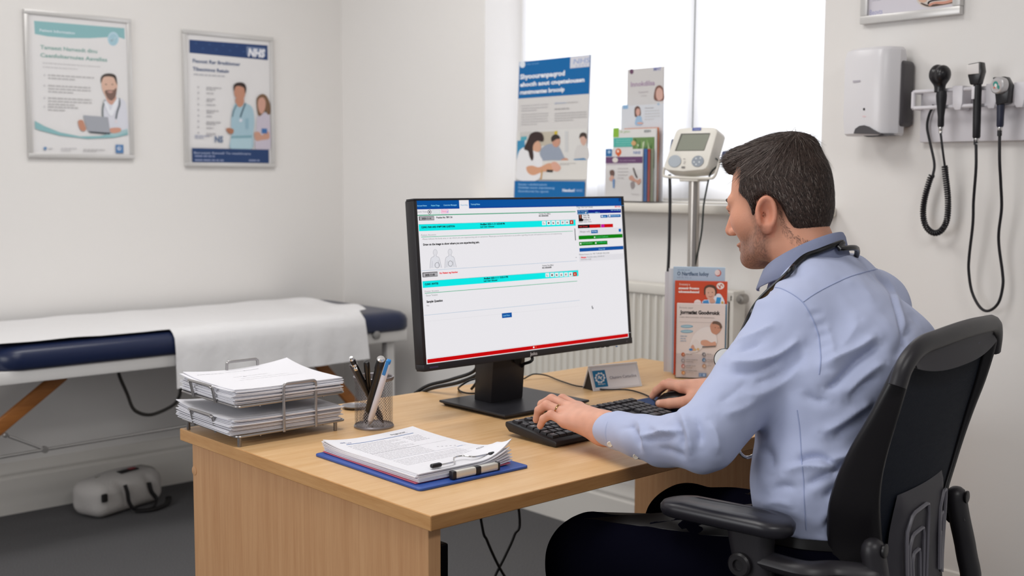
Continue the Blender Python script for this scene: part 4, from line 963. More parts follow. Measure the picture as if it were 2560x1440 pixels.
rectp(1447.5,605,1518.5,614.5,'#037d04'); T('Local Interactions',1455,609.5,1481,3,'#7fe09a',.01); S.rect(1450,607.5,1453.5,611,'#e6f4e6'); T('Confidential',1492,607.5,1515,3,'#3fcf8a',.01); S.ell(1489.5,607.5,1.8,2,'#e6f4e6')
rectp(1448.5,620.5,1558.5,629.5,'#0a4f9e'); T('Protect Call',1497,624.5,1512,3.2,'#8fd0ee',.02)
T('Medical history for MR TURNER WILSON',1448,638.5,1523,4.2,'#5c5a5e',.0); rectp(1448,640,1559,654.5,'#dedce1'); T('Allergies:',1452,645.5,1466,3.6,'#e4222a',.05); T('Penicillin rashes, 2019-09-02',1468,644.5,1511,3.4,'#66646a',.0); T('bronchitis cough',1452.5,650.5,1478,3.4,'#77757a',.0); T('-',1449,645.5,1451,3,'#66646a',.02)
scr=S.done('screen',mon)
# marks on the lower bezel
Bz=Art(MO,(1,0,0),MV,off=.0054); Bz.text('Jolcı',1325,889,1343,7.5,'#d6d4d6',.03); Bz.rect(1074,917,1096,918.2,'#4a3f5e'); Bz.ell(1567,853,1.8,1.8,'#6a686c')
for k in range(4): Bz.rect(1479+k*12,869.5-k*1.3,1487+k*12,871-k*1.3,'#141315')
Bz.ell(1541.5,866,3,1.4,'#4c7fc0'); Bz.done('maker_mark',bezel)
# stand
b=NB(); x0,x1,y0,y1=1.628,1.887,1.808,2.03
prof4=[(x0,y0),(x1,y0),(x1,y1),(x0,y1)]; c=V(((x0+x1)/2,(y0+y1)/2,0))
ring=lambda k,z:[(c[0]+(x-c[0])*k,c[1]+(y-c[1])*k,z) for x,y in prof4]
loft(b,[ring(.93,DZ+.0003),ring(.95,DZ+.004),ring(1,DZ+.0075),ring(1,DZ+.0105),ring(.994,DZ+.0118)])
obj('stand_base',b,mat('black_stand','#26262b',rough=.36),mon)
b=NB(); nx0,nx1=1.692,1.790
prism(b,[(1.926,DZ+.011),(1.984,DZ+.011),(1.975,.90),(1.94,.98),(1.918,.98),(1.914,.88)],(nx0,0,0),(0,1,0),(0,0,1),nx1-nx0,0,.003)
neck=obj('stand_neck',b,bz,mon)
b=NB(); lathe(b,(1.762,1.9135,.838),(0,-1,0),[(.013,0),(.013,.002),(.010,.0025),(0,.0025)],24); obj('cable_hole',b,mat('near_black','#0c0c0d',rough=.6),neck)
cab=mat('black_cable','#19181a',rough=.45)
def cable(label,pts,r,name='cable',n=8,grp=None):
    b=NB(); tube(b,smoothpath(pts,n),r,10); return tag(obj(name,b,cab),label,'cable',grp)
zt=DZ+.004
# cables leaving the back of the screen over the rear edge
Mb=lambda x,y,z:V((x,y,z))
cable('thick black cable behind the screen, upper of the pair bending over the rear desk edge',[Mb(1.70,2.01,.86),ond(1190,922,2.72),ond(1130,948,2.76),ond(1075,962,2.80),ond(1045,978,2.82),ond(1030,992,2.84),ond(1022,1020,2.86),ond(1020,1060,2.88)],.0042)
cable('thick black cable behind the screen, lower of the pair bending over the rear desk edge',[Mb(1.72,2.01,.85),ond(1200,928,2.70),ond(1150,955,2.74),ond(1090,968,2.78),ond(1062,978,2.80),ond(1048,992,2.83),ond(1042,1030,2.86)],.0042)
cable('thin black lead looping down left of the monitor neck onto the desk',[Mb(1.72,2.0,.81),ond(1200,941,2.66),ond(1172,952,2.66),ond(1150,966,2.66),onz(1146,973,zt),onz(1155,980,zt),onz(1175,983.5,zt),onz(1205,982,zt)],.0022)
cable('short black cable running down from the screen back, right of the neck',[Mb(1.845,1.985,.865),ond(1331,896,2.62),ond(1310,910,2.64),ond(1296,918,2.66),Mb(1.80,2.06,zt+.05),Mb(1.80,2.12,zt)],.0035)
# ------------------------------------------------------------------ letter trays
wire=mat('silver_wire','#a9a6a6',rough=.32,metal=.75)
tray=thing('letter_tray','two tier silver wire letter tray full of papers at the desk corner','letter tray',(1.21,2.07,DZ))
TX0,TX1,TY0,TY1=1.078,1.322,1.958,2.186; ZL,ZU=DZ+.020,DZ+.078
def shelf(z,nm):
    b=NB(); r=.0026
    tube(b,[((TX0+TX1)/2+x,(TY0+TY1)/2+y,z) for x,y in rrect(TX1-TX0,TY1-TY0,.008,4)],r,8,True)
    for k in range(1,22):
        y=TY0+(TY1-TY0)*k/22; tube(b,[(TX0-.002,y,z+.0005),(TX1,y,z+.0005)],.0013,6)
    for x in (TX0+.05,TX1-.05): tube(b,[(x,TY0,z-.003),(x,TY1,z-.003)],.0016,6)
    return obj(nm,b,wire,tray)
shelf(ZL,'lower_shelf'); shelf(ZU,'upper_shelf')
def hoop(pts,r=.0030,nm='hoop'):
    b=NB(); tube(b,smoothpath(pts,4),r,10); return obj(nm,b,wire,tray)
def loop(y,xa,xb,z0,z1,nm='side_hoop'):
    q=.008; return hoop([(xa,y,z0),(xa,y,(z0+z1)/2),(xa,y,z1-q),(xa+.002,y,z1-.002),(xa+q,y,z1),((xa+xb)/2,y,z1),(xb-q,y,z1),(xb-.002,y,z1-.002),(xb,y,z1-q),(xb,y,(z0+z1)/2),(xb,y,z0)],nm=nm)
f0=ony(709,965,TY0-.003); f1=ony(789,952,TY0-.003); loop(TY0-.003,f0[0],f1[0],ZL-.003,ony(750,955,TY0-.003)[2])
g0=ony(567,915,TY1+.003); g1=ony(644,910,TY1+.003); loop(TY1+.003,g0[0],g1[0],ZL-.003,ony(605,901,TY1+.003)[2])
def loopx(x,ya,yb,z0,z1,out=0,nm='end_hoop'):
    q=.006; return hoop([(x,ya,z0),(x-out*.6,ya,z1-q),(x-out,ya+.002 if yb>ya else ya-.002,z1-.002),(x-out,ya+(q if yb>ya else -q),z1),(x-out,yb-(q if yb>ya else -q),z1),(x-out,yb-(.002 if yb>ya else -.002),z1-.002),(x-out*.6,yb,z1-q),(x,yb,z0)],nm=nm)
for z in (ZL,ZU):
    loopx(TX0-.004,2.035,2.125,z-.002,z+.032,.010); loopx(TX1+.001,2.00,2.15,z-.002,z+.022)
hoop([(TX0,2.04,ZL-.002),(TX0-.012,2.044,ZL-.008),(TX0-.016,2.056,ZL-.010),(TX0-.016,2.12,ZL-.010),(TX0-.012,2.132,ZL-.008),(TX0,2.136,ZL-.002)],nm='finger_loop') if False else None
for x,y in ((TX0+.006,TY0+.004),(TX1-.02,TY0+.004),(TX0+.004,TY1-.02),(TX1-.01,TY1-.01)):
    b=NB(); lathe(b,(x,y,DZ+.0002),(0,0,1),[(.0034,0),(.0038,.001),(.0038,.018)],12); obj('foot',b,mat('steel_foot','#8d8a8a',rough=.35,metal=.7),tray)
paper=mat('white_paper','#e0dfe4',rough=.75,spec=.2)
class Sheet:
    def __init__(s,c,u,w,h,curl,amp=1,wav=0,ph=0):
        s.c=V(c); s.u=unit(u); s.v=V((-s.u[1],s.u[0],0)); s.w=w; s.h=h; s.curl=curl; s.amp=amp; s.wav=wav; s.ph=ph
    def z(s,a,b):
        """height above base at normalised a,b in 0..1"""
        z=0
        for (ca,cb,hh,rad) in s.curl:
            d=math.hypot((a-ca)*s.w,(b-cb)*s.h)/rad
            if d<1: z+=hh*s.amp*(1-d)**2.2
        return z+s.wav*math.sin(7*a+5*b+s.ph)
    def at(s,a,b,off=0): return s.c+s.u*(a-.5)*s.w+s.v*(b-.5)*s.h+V((0,0,s.z(a,b)+off))
    def mesh(s,t,n=22):
        bm=NB(); T=[[bm.verts.new(s.at(i/n,j/n,t)) for j in range(n+1)] for i in range(n+1)]; B=[[bm.verts.new(s.at(i/n,j/n,0)) for j in range(n+1)] for i in range(n+1)]
        for i in range(n):
            for j in range(n):
                bm.faces.new((T[i][j],T[i+1][j],T[i+1][j+1],T[i][j+1])); bm.faces.new((B[i][j],B[i][j+1],B[i+1][j+1],B[i+1][j]))
        for i in range(n):
            bm.faces.new((B[i][0],B[i+1][0],T[i+1][0],T[i][0])); bm.faces.new((T[i][n],T[i+1][n],B[i+1][n],B[i][n])); bm.faces.new((T[0][i],T[0][i+1],B[0][i+1],B[0][i])); bm.faces.new((B[n][i],B[n][i+1],T[n][i+1],T[n][i]))
        return bm
class SheetArt:
    def __init__(s,sh,off): s.sh=sh; s.off=off; s.bm=NB(); s.mats=[]
    def mi(s,h):
        m=ink(h); 
        if m not in s.mats: s.mats.append(m)
        return s.mats.index(m)
    def quad(s,a0,b0,a1,b1,h):
        n=max(1,int(abs(a1-a0)*22)); k=s.mi(h)
        for i in range(n):
            x0=a0+(a1-a0)*i/n; x1=a0+(a1-a0)*(i+1)/n
            f=s.bm.faces.new([s.bm.verts.new(s.sh.at(*q,s.off)) for q in ((x0,b0),(x1,b0),(x1,b1),(x0,b1))]); f.material_index=k
    def words(s,a0,b,a1,h,hh=.006,seed=0):
        r=random.Random(seed); x=a0
        while x<a1-.008:
            l=min(r.uniform(.012,.05),a1-x); s.quad(x,b,x+l,b+hh,h); x+=l+.008
    def text(s,t,a,b,w,hh,h,bold=.02):
        vs,fs=text_mesh(t,bold); W=vs[:,0].max()-vs[:,0].min(); m0=vs[:,0].min(); k=s.mi(h)
        P=[s.bm.verts.new(s.sh.at(a+(p[0]-m0)/W*w,b+p[1]/.7*hh,s.off)) for p in vs]
        for f in fs:
            try: s.bm.faces.new([P[i] for i in f]).material_index=k
            except ValueError: pass
    def done(s,name,parent):
        for v in s.bm.faces:
            v.normal_update()
            if v.normal.z<0: v.normal_flip()
        return obj(name,s.bm,s.mats,parent,smooth=False)
def stack(z0,n,dt,c,u,w,h,curl,label,group,jit=.004,toplabel=None,seed=1,cols=None):
    r=random.Random(seed); z=z0; top=None
    for i in range(n):
        k=(i+1)/n; cc=(c[0]+r.uniform(-jit,jit),c[1]+r.uniform(-jit,jit),z); uu=(u[0],u[1]+r.uniform(-.018,.018),0)
        sh=Sheet(cc,uu,w,h,[(a,b,hh*k**1.3,rd) for a,b,hh,rd in curl],1,0)
        m=paper if not cols or i not in cols else cols[i]
        o=obj('paper_sheet',sh.mesh(dt*.82),m,ang=60); last=(i==n-1)
        tag(o,toplabel if last and toplabel else label,'paper',group); z+=dt
        if last: top=(sh,o,dt*.82)
    return top
u0=(1,-.03,0); pc=(1.198,2.072); 
sh,o,t=stack(ZL+.0032,14,.0021,(pc[0]-.003,pc[1]+.004),u0,.245,.232,[(0,1,.007,.12),(0,0,.003,.1),(1,1,.008,.13)],'white sheet among the papers piled in the lower tray','papers in the lower tray',.0055,'topmost white sheet of the pile in the lower tray',3)
sh,o,t=stack(ZU+.0032,14,.0020,pc,u0,.240,.228,[(0,1,.007,.12),(1,1,.013,.15),(.0,0,.002,.08)],'white sheet among the papers piled in the upper tray','papers in the upper tray',.0045,'topmost white printed sheet of the pile in the upper tray',5)
pa=SheetArt(sh,t+.0002); pa.words(.06,.84,.30,'#a9a7ad',.008,1); pa.words(.33,.86,.5,'#c6c4c9',.006,2); pa.text('Bervosten',.50,.85,.14,.018,'#8f8d94'); pa.words(.28,.60,.6,'#c3c1c6',.006,4); pa.text('Rs.',.36,.57,.03,.016,'#88868c'); pa.words(.30,.5,.75,'#cfcdd2',.005,5); pa.words(.25,.42,.8,'#cfcdd2',.005,6); pa.done('print',o)
# a coin-like paperclip dish behind the pot
b=NB(); c=onz(882,1027,DZ); lathe(b,V((c[0]+.02,c[1]+.02,DZ+.0003)),(0,0,1),[(.022,0),(.028,.004),(.030,.007),(.027,.0055),(.02,.003),(0,.0028)],28); tag(obj('clip_dish',b,mat('dull_pewter','#8e8c90',rough=.4,metal=.6)),'small grey dish half hidden behind the mesh pen pot','dish')
# ------------------------------------------------------------------ pen pot
PC=V((1.3835,1.9415,DZ)); PR=.0392; PH=.106
pot=thing('pen_pot','silver wire mesh pen pot holding pens beside the letter tray','pen pot',PC)
pm_=mat('mesh_silver','#8f8b8f',rough=.35,metal=.7)
b=NB(); n=44; st=26
for sgn in (1,-1):
    for k in range(n):
        a0=2*math.pi*k/n; prev=None
        for i in range(st+1):
            a=a0+sgn*i/st*2.2; z=.004+(PH-.010)*i/st; w=.0135
            q=[b.verts.new(PC+V(((PR+.0002*sgn)*math.cos(a+d),(PR+.0002*sgn)*math.sin(a+d),z))) for d in (-w,w)]
            if prev: b.faces.new((prev[0],prev[1],q[1],q[0]))
            prev=q
obj('mesh_wall',b,pm_,pot,ang=180)
b=NB(); lathe(b,PC,(0,0,1),[(PR-.001,PH-.008),(PR+.0016,PH-.007),(PR+.003,PH-.003),(PR+.0028,PH),(PR+.0008,PH+.0008),(PR-.0015,PH-.001),(PR-.001,PH-.008)],48,caps=False); obj('rim',b,pm_,pot)
b=NB(); lathe(b,PC+V((0,0,.0003)),(0,0,1),[(0,0),(PR+.0018,0),(PR+.0022,.003),(PR,.006),(PR-.001,.003),(0,.003)],48,caps=False); obj('base',b,pm_,pot)
def pen(label,px,dep,foot,r,m,kind):
    tip=ond(px[0],px[1],dep); ft=PC+V((foot[0],foot[1],.0065)); d=unit(tip-ft); L=np.linalg.norm(tip-ft); t=thing('pen',label,'pen',ft); r*=1.22
    b=NB(); lathe(b,ft,d,[(.0008,0),(r*.7,.012),(r,.02),(r,L-.03 if kind!='marker' else L*.5),(r*1.12 if kind=='cap' else r,L-.028),(r*1.1 if kind=='cap' else r*.95,L-.004),(r*.8,L-.0005),(0,L)],18); obj('barrel',b,m,t)
    sd=unit(np.cross(d,-FWD)); 
    side=unit(-FWD-d*np.dot(-FWD,d))
    return t,ft,d,L,side,sd
pk=mat('pen_black','#1a1819',rough=.3); pg=mat('pen_grey','#4e4a4c',rough=.35); wpn=mat('pen_white','#dcdbe4',rough=.35); bpn=mat('pen_blue','#2a82c9',rough=.3)
t,ft,d,L,sd,sx=pen('black pen with chrome clicker tip leaning left in the mesh pot',(879,897),2.295,(.016,-.010),.0052,pk,'click')
b=NB(); lathe(b,ft+d*(L-.018),d,[(.0064,0),(.0068,.004),(.0060,.006),(.0054,.019),(.0035,.022),(0,.0222)],16); obj('clicker',b,chrome,t)
b=NB(); obox(b,ft+d*(L-.022)+sd*.0072,d,sd,(.007,.005,.007),.001); obj('clip',b,chrome,t)
pen('thin grey pen leaning furthest left in the mesh pot',(876,911),2.32,(.022,-.004),.0036,pg,'click')
t,ft,d,L,sd,sx=pen('plain black pen standing in the middle of the mesh pot',(916,903),2.30,(.004,.012),.0046,pk,'cap')
t,ft,d,L,sd,sx=pen('thick black marker with a silver end leaning right in the mesh pot',(953,896),2.28,(-.018,.004),.0066,pk,'cap')
b=NB(); lathe(b,ft+d*(L-.004),d,[(.0082,0),(.0083,.003),(.006,.006),(0,.0065)],16); obj('end_cap',b,mat('silver_end','#cfccca',rough=.25,metal=.6),t)
t,ft,d,L,sd,sx=pen('white pen with a bright blue clip leaning right in the mesh pot',(971,905),2.27,(-.022,-.012),.0050,wpn,'click')
b=NB(); obox(b,ft+d*(L-.012)+sd*.0052-sx*.001,d,sd,(.040,.004,.007),.0015); obox(b,ft+d*(L-.001),d,sd,(.012,.009,.009),.002); obj('clip',b,bpn,t)
t,ft,d,L,sd,sx=pen('clear plastic pen behind the blue clipped pen in the mesh pot',(966,897),2.33,(-.02,.014),.0036,clear('clear_plastic',.8),'click')
# ------------------------------------------------------------------ clipboard with papers
q=[onz(771,1146,DZ+.004),onz(1050,1224,DZ+.004),onz(1317,1166,DZ+.004),onz(1030,1074,DZ+.004)]
cbu=unit((q[2]-q[1])); cbv=V((-cbu[1],cbu[0],0)); CBW=.243; CBH=.325; cb0=q[1]
cbm=mat('blue_board','#2c4f9c',rough=.4); cb=thing('clipboard','blue clipboard holding a stack of printed forms at the front of the desk','clipboard',cb0+cbu*CBW/2+cbv*CBH/2)
C=lambda a,b_,z=0: V((cb0[0],cb0[1],DZ))+cbu*a+cbv*b_+V((0,0,z))
b=NB(); prism(b,[(x+CBW/2,y+CBH/2) for x,y in rrect(CBW,CBH,.008,3)],C(0,0,.0004),cbu,cbv,.0045,0,.0012); obj('board',b,cbm,cb)
pink=mat('pink_paper','#d86a7c',rough=.7)
sh,o,t=stack(DZ+.0058,8,.0021,C(CBW/2-.004,.036+.297/2-.012,0),(cbu[0],cbu[1],0),.208,.292,[(0,1,.008,.09),(1,1,.004,.12),(1,.0,.026,.075),(1,.14,.012,.10)],'white sheet under the top form on the blue clipboard','papers on the clipboard',.003,'top printed form with a blue line on the blue clipboard',9,cols={0:pink})
pa=SheetArt(sh,t+.00025)
pa.text('NHS',.10,.90,.05,.016,'#5d6a9c'); pa.text('LCS',.15,.885,.05,.014,'#6a76a6'); pa.text('Singnures',.66,.91,.16,.022,'#4d4b52',.01); pa.words(.68,.895,.84,'#b5b3ba',.005,2)
pa.quad(.12,.858,.86,.866,'#3f6fae')
for k in range(11): pa.words(.10,.82-.026*k,.62 if k%3 else .5,'#c9c7cc',.006,k+20)
for k in range(5): pa.words(.68,.80-.03*k,.86,'#b2b0b8',.006,k+40)
pa.quad(.10,.57,.92,.572,'#b9b7be')
for k in range(6): pa.words(.10,.53-.026*k,.6,'#d0ced3',.006,k+60)
for k in range(5): pa.text('ij fsr'[k%4:],.70+.035*k,.46-.012*k,.02,.012,'#97959c')
pa.quad(.10,.38,.94,.382,'#b4b8c8'); pa.quad(.84,.382,.9,.388,'#6a8fc4')
for k in range(6): pa.words(.10,.34-.026*k,.8,'#d2d0d5',.006,k+80)
pa.quad(.45,.27,.94,.2715,'#c2c0c6')
for k in range(24):
    a=2*math.pi*k/24; pa.quad(.88+.035*math.cos(a),.20+.016*math.sin(a),.888+.035*math.cos(a),.2045+.016*math.sin(a),'#8a8890')
pa.words(.86,.20,.91,'#9a98a0',.005,3); pa.done('print',o)
# clip at the front edge
clz=.0058+8*.0021
cp0=C(.075,.016,0); zc=DZ
def cpt(a,b_,z): return C(a,b_,z)
b=NB(); obox(b,C(.128,.012,.0128),cbu,cbv,(.098,.011,.0135),.003); clip=obj('clip_bar',b,mat('ivory_metal','#d3cfc6',rough=.3,metal=.3),cb)
b=NB(); tube(b,smoothpath([C(.055,.036,.0275),C(.072,.034,.0275),C(.098,.036,.0275),C(.108,.046,.0285),C(.118,.056,.029),C(.135,.055,.029),C(.142,.044,.0285),C(.152,.040,.0275),C(.18,.040,.0275),C(.198,.038,.0275)],5),.0016,8); obj('wire_lever',b,chrome,cb)
for a in (.061,.190):
    b=NB(); obox(b,C(a,.036,.0278),cbu,cbv,(.022,.009,.0075),.003); obj('rubber_end',b,blk,cb)
for a,w in ((.0785,.009),(.178,.005),(.131,.013)):
    b=NB(); obox(b,C(a,.012,.0128),cbu,cbv,(w,.0125,.0150),.0025); obj('black_band',b,blk,clip)
# ------------------------------------------------------------------ keyboard
KX0,KX1,KY0,KY1=1.531,1.905,1.553,1.699
kb=thing('keyboard','black computer keyboard in front of the monitor under the man\'s left hand','keyboard',((KX0+KX1)/2,(KY0+KY1)/2,DZ))
kz=lambda y:.0125+(y-KY0)/(KY1-KY0)*.017
kbm=mat('keyboard_black','#201e20',rough=.42); keym=mat('keycap_black','#2a282b',rough=.4,spec=.5); leg=mat('key_legend','#cfccd0',rough=.5)
b=NB(); yz=[(KY0,DZ+.004),(KY0+.004,DZ+.0012),(KY0+.02,DZ+.0010),(KY1-.012,DZ+.010),(KY1,DZ+.020),(KY1,DZ+kz(KY1)-.002),(KY1-.003,DZ+kz(KY1)),(KY0+.003,DZ+kz(KY0)),(KY0,DZ+.010)]
prism(b,yz[::-1],(KX1,0,0),(0,1,0),(0,0,1),-(KX1-KX0),0,.002); 
obj('housing',b,kbm,kb)
for x in (KX0+.03,KX1-.05):
    b=NB(); box(b,(x,KY1-.026,DZ+.0004),(x+.024,KY1-.014,DZ+.0125),.001); obj('foot',b,blk,kb)
ux=(KX1-KX0-.016)/22.6; uy=(KY1-KY0-.022)/6.55
nu=unit((0,-.017,(KY1-KY0))); ky=unit((0,KY1-KY0,.017))
keys=[]
def row(r,items,x):
    for it in items:
        w,s_=it if isinstance(it,tuple) else (1,it)
        if s_ is not None: keys.append((r,x,w,s_))
        x+=w
    return x
rowsL=[[ 'Esc',(1,None),'F1','F2','F3','F4',(.5,None),'F5','F6','F7','F8',(.5,None),'F9','F10','F11','F12'],
 ['`','1','2','3','4','5','6','7','8','9','0','-','=',(2,'Back')],
 [(1.5,'Tab'),'Q','W','E','R','T','Y','U','I','O','P','[',']',(1.5,'')],
 [(1.75,'Caps'),'A','S','D','F','G','H','J','K','L',';','#',(1.25,'')],
 [(1.25,'Shift'),'\\','Z','X','C','V','B','N','M',',','.','/',(2.75,'Shift')],
 [(1.25,'Ctrl'),(1.25,''),(1.25,'Alt'),(6.25,''),(1.25,'Alt'),(1.25,''),(1.25,''),(1.25,'Ctrl')]]
for r,it in enumerate(rowsL): row(r,it,0)
for r,it in ((0,['P','S','B']),(1,['I','H','U']),(2,['D','E','N']),(4,[(1,None),'^']),(5,['<','v','>'])): row(r,it,15.3)
for r,it in ((1,['N','/','*','-']),(2,['7','8','9','+']),(3,['4','5','6','+']),(4,['1','2','3','.']),(5,[(2,'0'),'.','E'])): row(r,it,18.6)
row(0,[(1,''),(1,''),(1,''),(1,'')],18.6)
keyobj=[]
for r,x,w,s_ in keys:
    y=KY1-.010-(r+.5)*uy-(.25*uy if r>0 else 0); cx=KX0+.008+(x+w/2)*ux; z=DZ+kz(y)
    hw=(w*ux-.0022)/2; hh=(uy-.0022)/2; b=NB(); Mk=frame((cx,y,z),(1,0,0),ky,nu)
    loft(b,[[tuple(Mk@Vector((sx*hw*k,sy*hh*k,h))) for sx,sy in ((-1,-1),(1,-1),(1,1),(-1,1))] for k,h in ((1,-.0005),(.98,.002),(.86,.0048),(.80,.0051))])
    if s_ and (cx<1.62 or (r<2 and cx<1.75)) and r<6:
        vs,fs=text_mesh(s_,.02); W=max(vs[:,0].max()-vs[:,0].min(),.1); sc=min(.0042/.7,1.1*hw/W); P=[b.verts.new(Mk@Vector((-hw*.62+(p[0]-vs[:,0].min())*sc,-.0006+p[1]*sc,.0053))) for p in vs]
        for f in fs:
            try: b.faces.new([P[i] for i in f]).material_index=1
            except ValueError: pass
    keyobj.append((math.hypot(cx,y),b))
keyobj.sort(key=lambda k:k[0])
rest=NB()
for i,(dd,b) in enumerate(keyobj):
    if i<100: obj('key',b,[keym,leg],kb,ang=25)
    else: merge(rest,b,None)
if len(rest.verts): tag(obj('keys',rest,[keym,leg],kb,ang=25),kind='stuff')
# ------------------------------------------------------------------ mouse, pad
b=NB(); prism(b,[(x,y) for x,y in rrect(.215,.225,.008,4)],(2.045,1.655,DZ+.0003),(1,0,0),(0,1,0),.0028,0,.0008); tag(obj('mouse_mat',b,mat('navy_mat','#213a66',rough=.8)),'navy blue mouse mat at the right of the keyboard','mouse mat')
mc=V((1.992,1.636,DZ+.0032)); s=SDF(mc+V((-.05,-.07,-.004)),mc+V((.05,.07,.05)),.0022)
s.add(s.ell(mc+V((0,-.006,.006)),(.032,.052,.033))); s.add(s.ell(mc+V((0,.022,.004)),(.029,.036,.022)),.02); s.inter(-(s.Z-float(mc[2]+.0005)),.003)
s.cut(s.cone(mc+V((-.036,.02,.012)),mc+V((-.038,-.03,.014)),.006,.007),.006); s.cut(s.cone(mc+V((0,.062,.012)),mc+V((0,.015,.032)),.0012,.0012),.001)
P,F=s.mesh(1); ms=thing('computer_mouse','black computer mouse under the man\'s right hand','mouse',mc); npmesh('mouse_body',P,F,[mat('mouse_black','#151416',rough=.32)],ms)
b=NB(); lathe(b,mc+V((-.003,.036,.0235)),(1,0,0),[(.006,0),(.0072,.0015),(.0072,.0045),(.006,.006)],20); obj('scroll_wheel',b,blk,ms)
b=NB(); tube(b,smoothpath([mc+V((0,.056,.006)),onz(1624,992,DZ+.003),onz(1600,982,zt),onz(1575,975.5,zt),onz(1550,974,zt),onz(1512,974,zt),onz(1470,968.5,zt),onz(1440,964.5,zt),onz(1412,956,zt),onz(1390,948,zt),onz(1366,938.5,zt+.003),onz(1340,935,zt+.010),onz(1326,938,zt+.006),onz(1310,947,zt)],8),.0019,8); obj('mouse_cable',b,cab,ms)
# ------------------------------------------------------------------ name sign
sgm=mat('sign_white','#dddde2',rough=.35); sg=thing('desk_sign','small white tent desk sign with a blue crest, by the mouse cable','desk sign',(2.09,1.92,DZ))
f0=onz(1484,979,DZ); f1=onz(1606,966,DZ); su=unit(f1-f0); sw=np.linalg.norm(f1-f0); sb=V((-su[1],su[0],0)); H=.059; dpt=.05; ap=f0+sb*dpt/2+V((0,0,H))
b=NB()
def slab(p,q,u,w,t):
    d=q-p; n=unit(np.cross(u,d)); obox(b,(p+q)/2+u*w/2-n*t/2,u,d,(w,np.linalg.norm(d),t),.0006,1)
slab(f0+V((0,0,.0006)),ap,su,sw,.003); slab(ap,f0+sb*dpt+V((0,0,.0006)),su,sw,.003); obj('panel',b,sgm,sg)
b=NB(); prism(b,[(.004,.001),(dpt-.004,.001),(dpt/2,H-.005)],f0+su*.003,sb,(0,0,1),.001); obj('end_shade',b,mat('sign_shade_dark','#2a2523',rough=.7),sg)  # dark sheet across the open tent end, standing for the shade inside
sv=unit(ap-f0-V((0,0,.0006))); A=Art(f0,su,sv,off=.0008)
A.ruv(.006,.004,sw-.006,.0575,'#cfd0d8'); A.ruv(.0068,.0048,sw-.0068,.0567,'#e6e6ec')
pz=[A.px2uv(*q_) for q_ in ((1478.5,928),(1511,924.5),(1521.5,965.5),(1490.5,969.5))]; A.ruv((pz[0][0]+pz[3][0])/2,(pz[2][1]+pz[3][1])/2,(pz[1][0]+pz[2][0])/2,(pz[0][1]+pz[1][1])/2,'#1f74a6')
cx,cy=1500,944.5; A.ell(cx,cy,11.5,12,'#dfe6f0'); A.ell(cx,cy,9.3,9.8,'#2f7fb4')
for k in range(10): A.ell(cx+10.8*math.cos(k*.628),cy+11.3*math.sin(k*.628),2.6,2.6,'#dfe6f0')
A.stroke([(cx-5,cy+3),(cx-2,cy-5),(cx+1,cy+2),(cx+5,cy-4)],2.2,'#dfe6f0'); A.stroke([(cx-5,cy-4),(cx+5,cy+5)],2,'#dfe6f0'); A.ell(cx,cy,2.4,2.4,'#dfe6f0')
A.text('Miliopro',1496,962.5,1514,3.6,'#cfdcea',.02); A.text('Cliuinirn Cattacline',1525,948,1591.5,7.4,'#7d7f90',.0); A.done('print',sg)
# ------------------------------------------------------------------ leaflet holder on the desk
lu=unit((.067,-.090,0)); lv=V((0,0,1)); ln=np.cross(lu,lv); LO=V((2.312,1.905,DZ))
lh=thing('leaflet_holder','clear acrylic leaflet holder standing on the desk by the man','leaflet holder',LO)
def LP(a,d,z): return LO+lu*a-ln*d+V((0,0,z))     # d = depth behind the front plane
wL=np.linalg.norm(onz(1800,949,DZ)-LO); wL=.118
b=NB()
prism(b,[(0,.0008),(.085,.0008),(.085,.235),(.060,.235),(.030,.16),(.0,.155)],LP(-.004,-.004,0),-ln,lv,.0022)
prism(b,[(0,.0008),(.085,.0008),(.085,.235),(.060,.235),(.030,.16),(.0,.155)],LP(wL+.004,-.004,0),-ln,lv,.0022)
def panel(d,z0,z1,t=.002): obox(b,LP(wL/2,d+t/2,(z0+z1)/2),lu,lv,(wL+.006,z1-z0,t))
panel(-.004,.001,.066); panel(.026,.003,.12); panel(.052,.003,.2); panel(.080,.003,.235)
obox(b,LP(wL/2,.038,.0018),lu,-ln,(wL+.006,.084,.002))
obj('tray',b,acr2,lh)
def dleaf(label,d,px0,py0,px1,zb,t,body,draw=None,lean=0):
    A=Art(LP(0,d,0),lu,unit(lv-ln*lean)); a0,b1=A.px2uv(px0,py0); a1,_=A.px2uv(px1,py0)
    b=NB(); box(b,(a0,zb,-t),(a1,b1,0),0,1,0,frame(A.o,A.u,A.v,A.n)); o=tag(obj('leaflet',b,mat('paper_'+body.strip('#'),body,rough=.5)),label,'leaflet')
    if draw: A.ruv(a0+.0003,zb+.0003,a1-.0003,b1-.0003,body); draw(A,(a0,zb,a1,b1)); A.done('print',o)
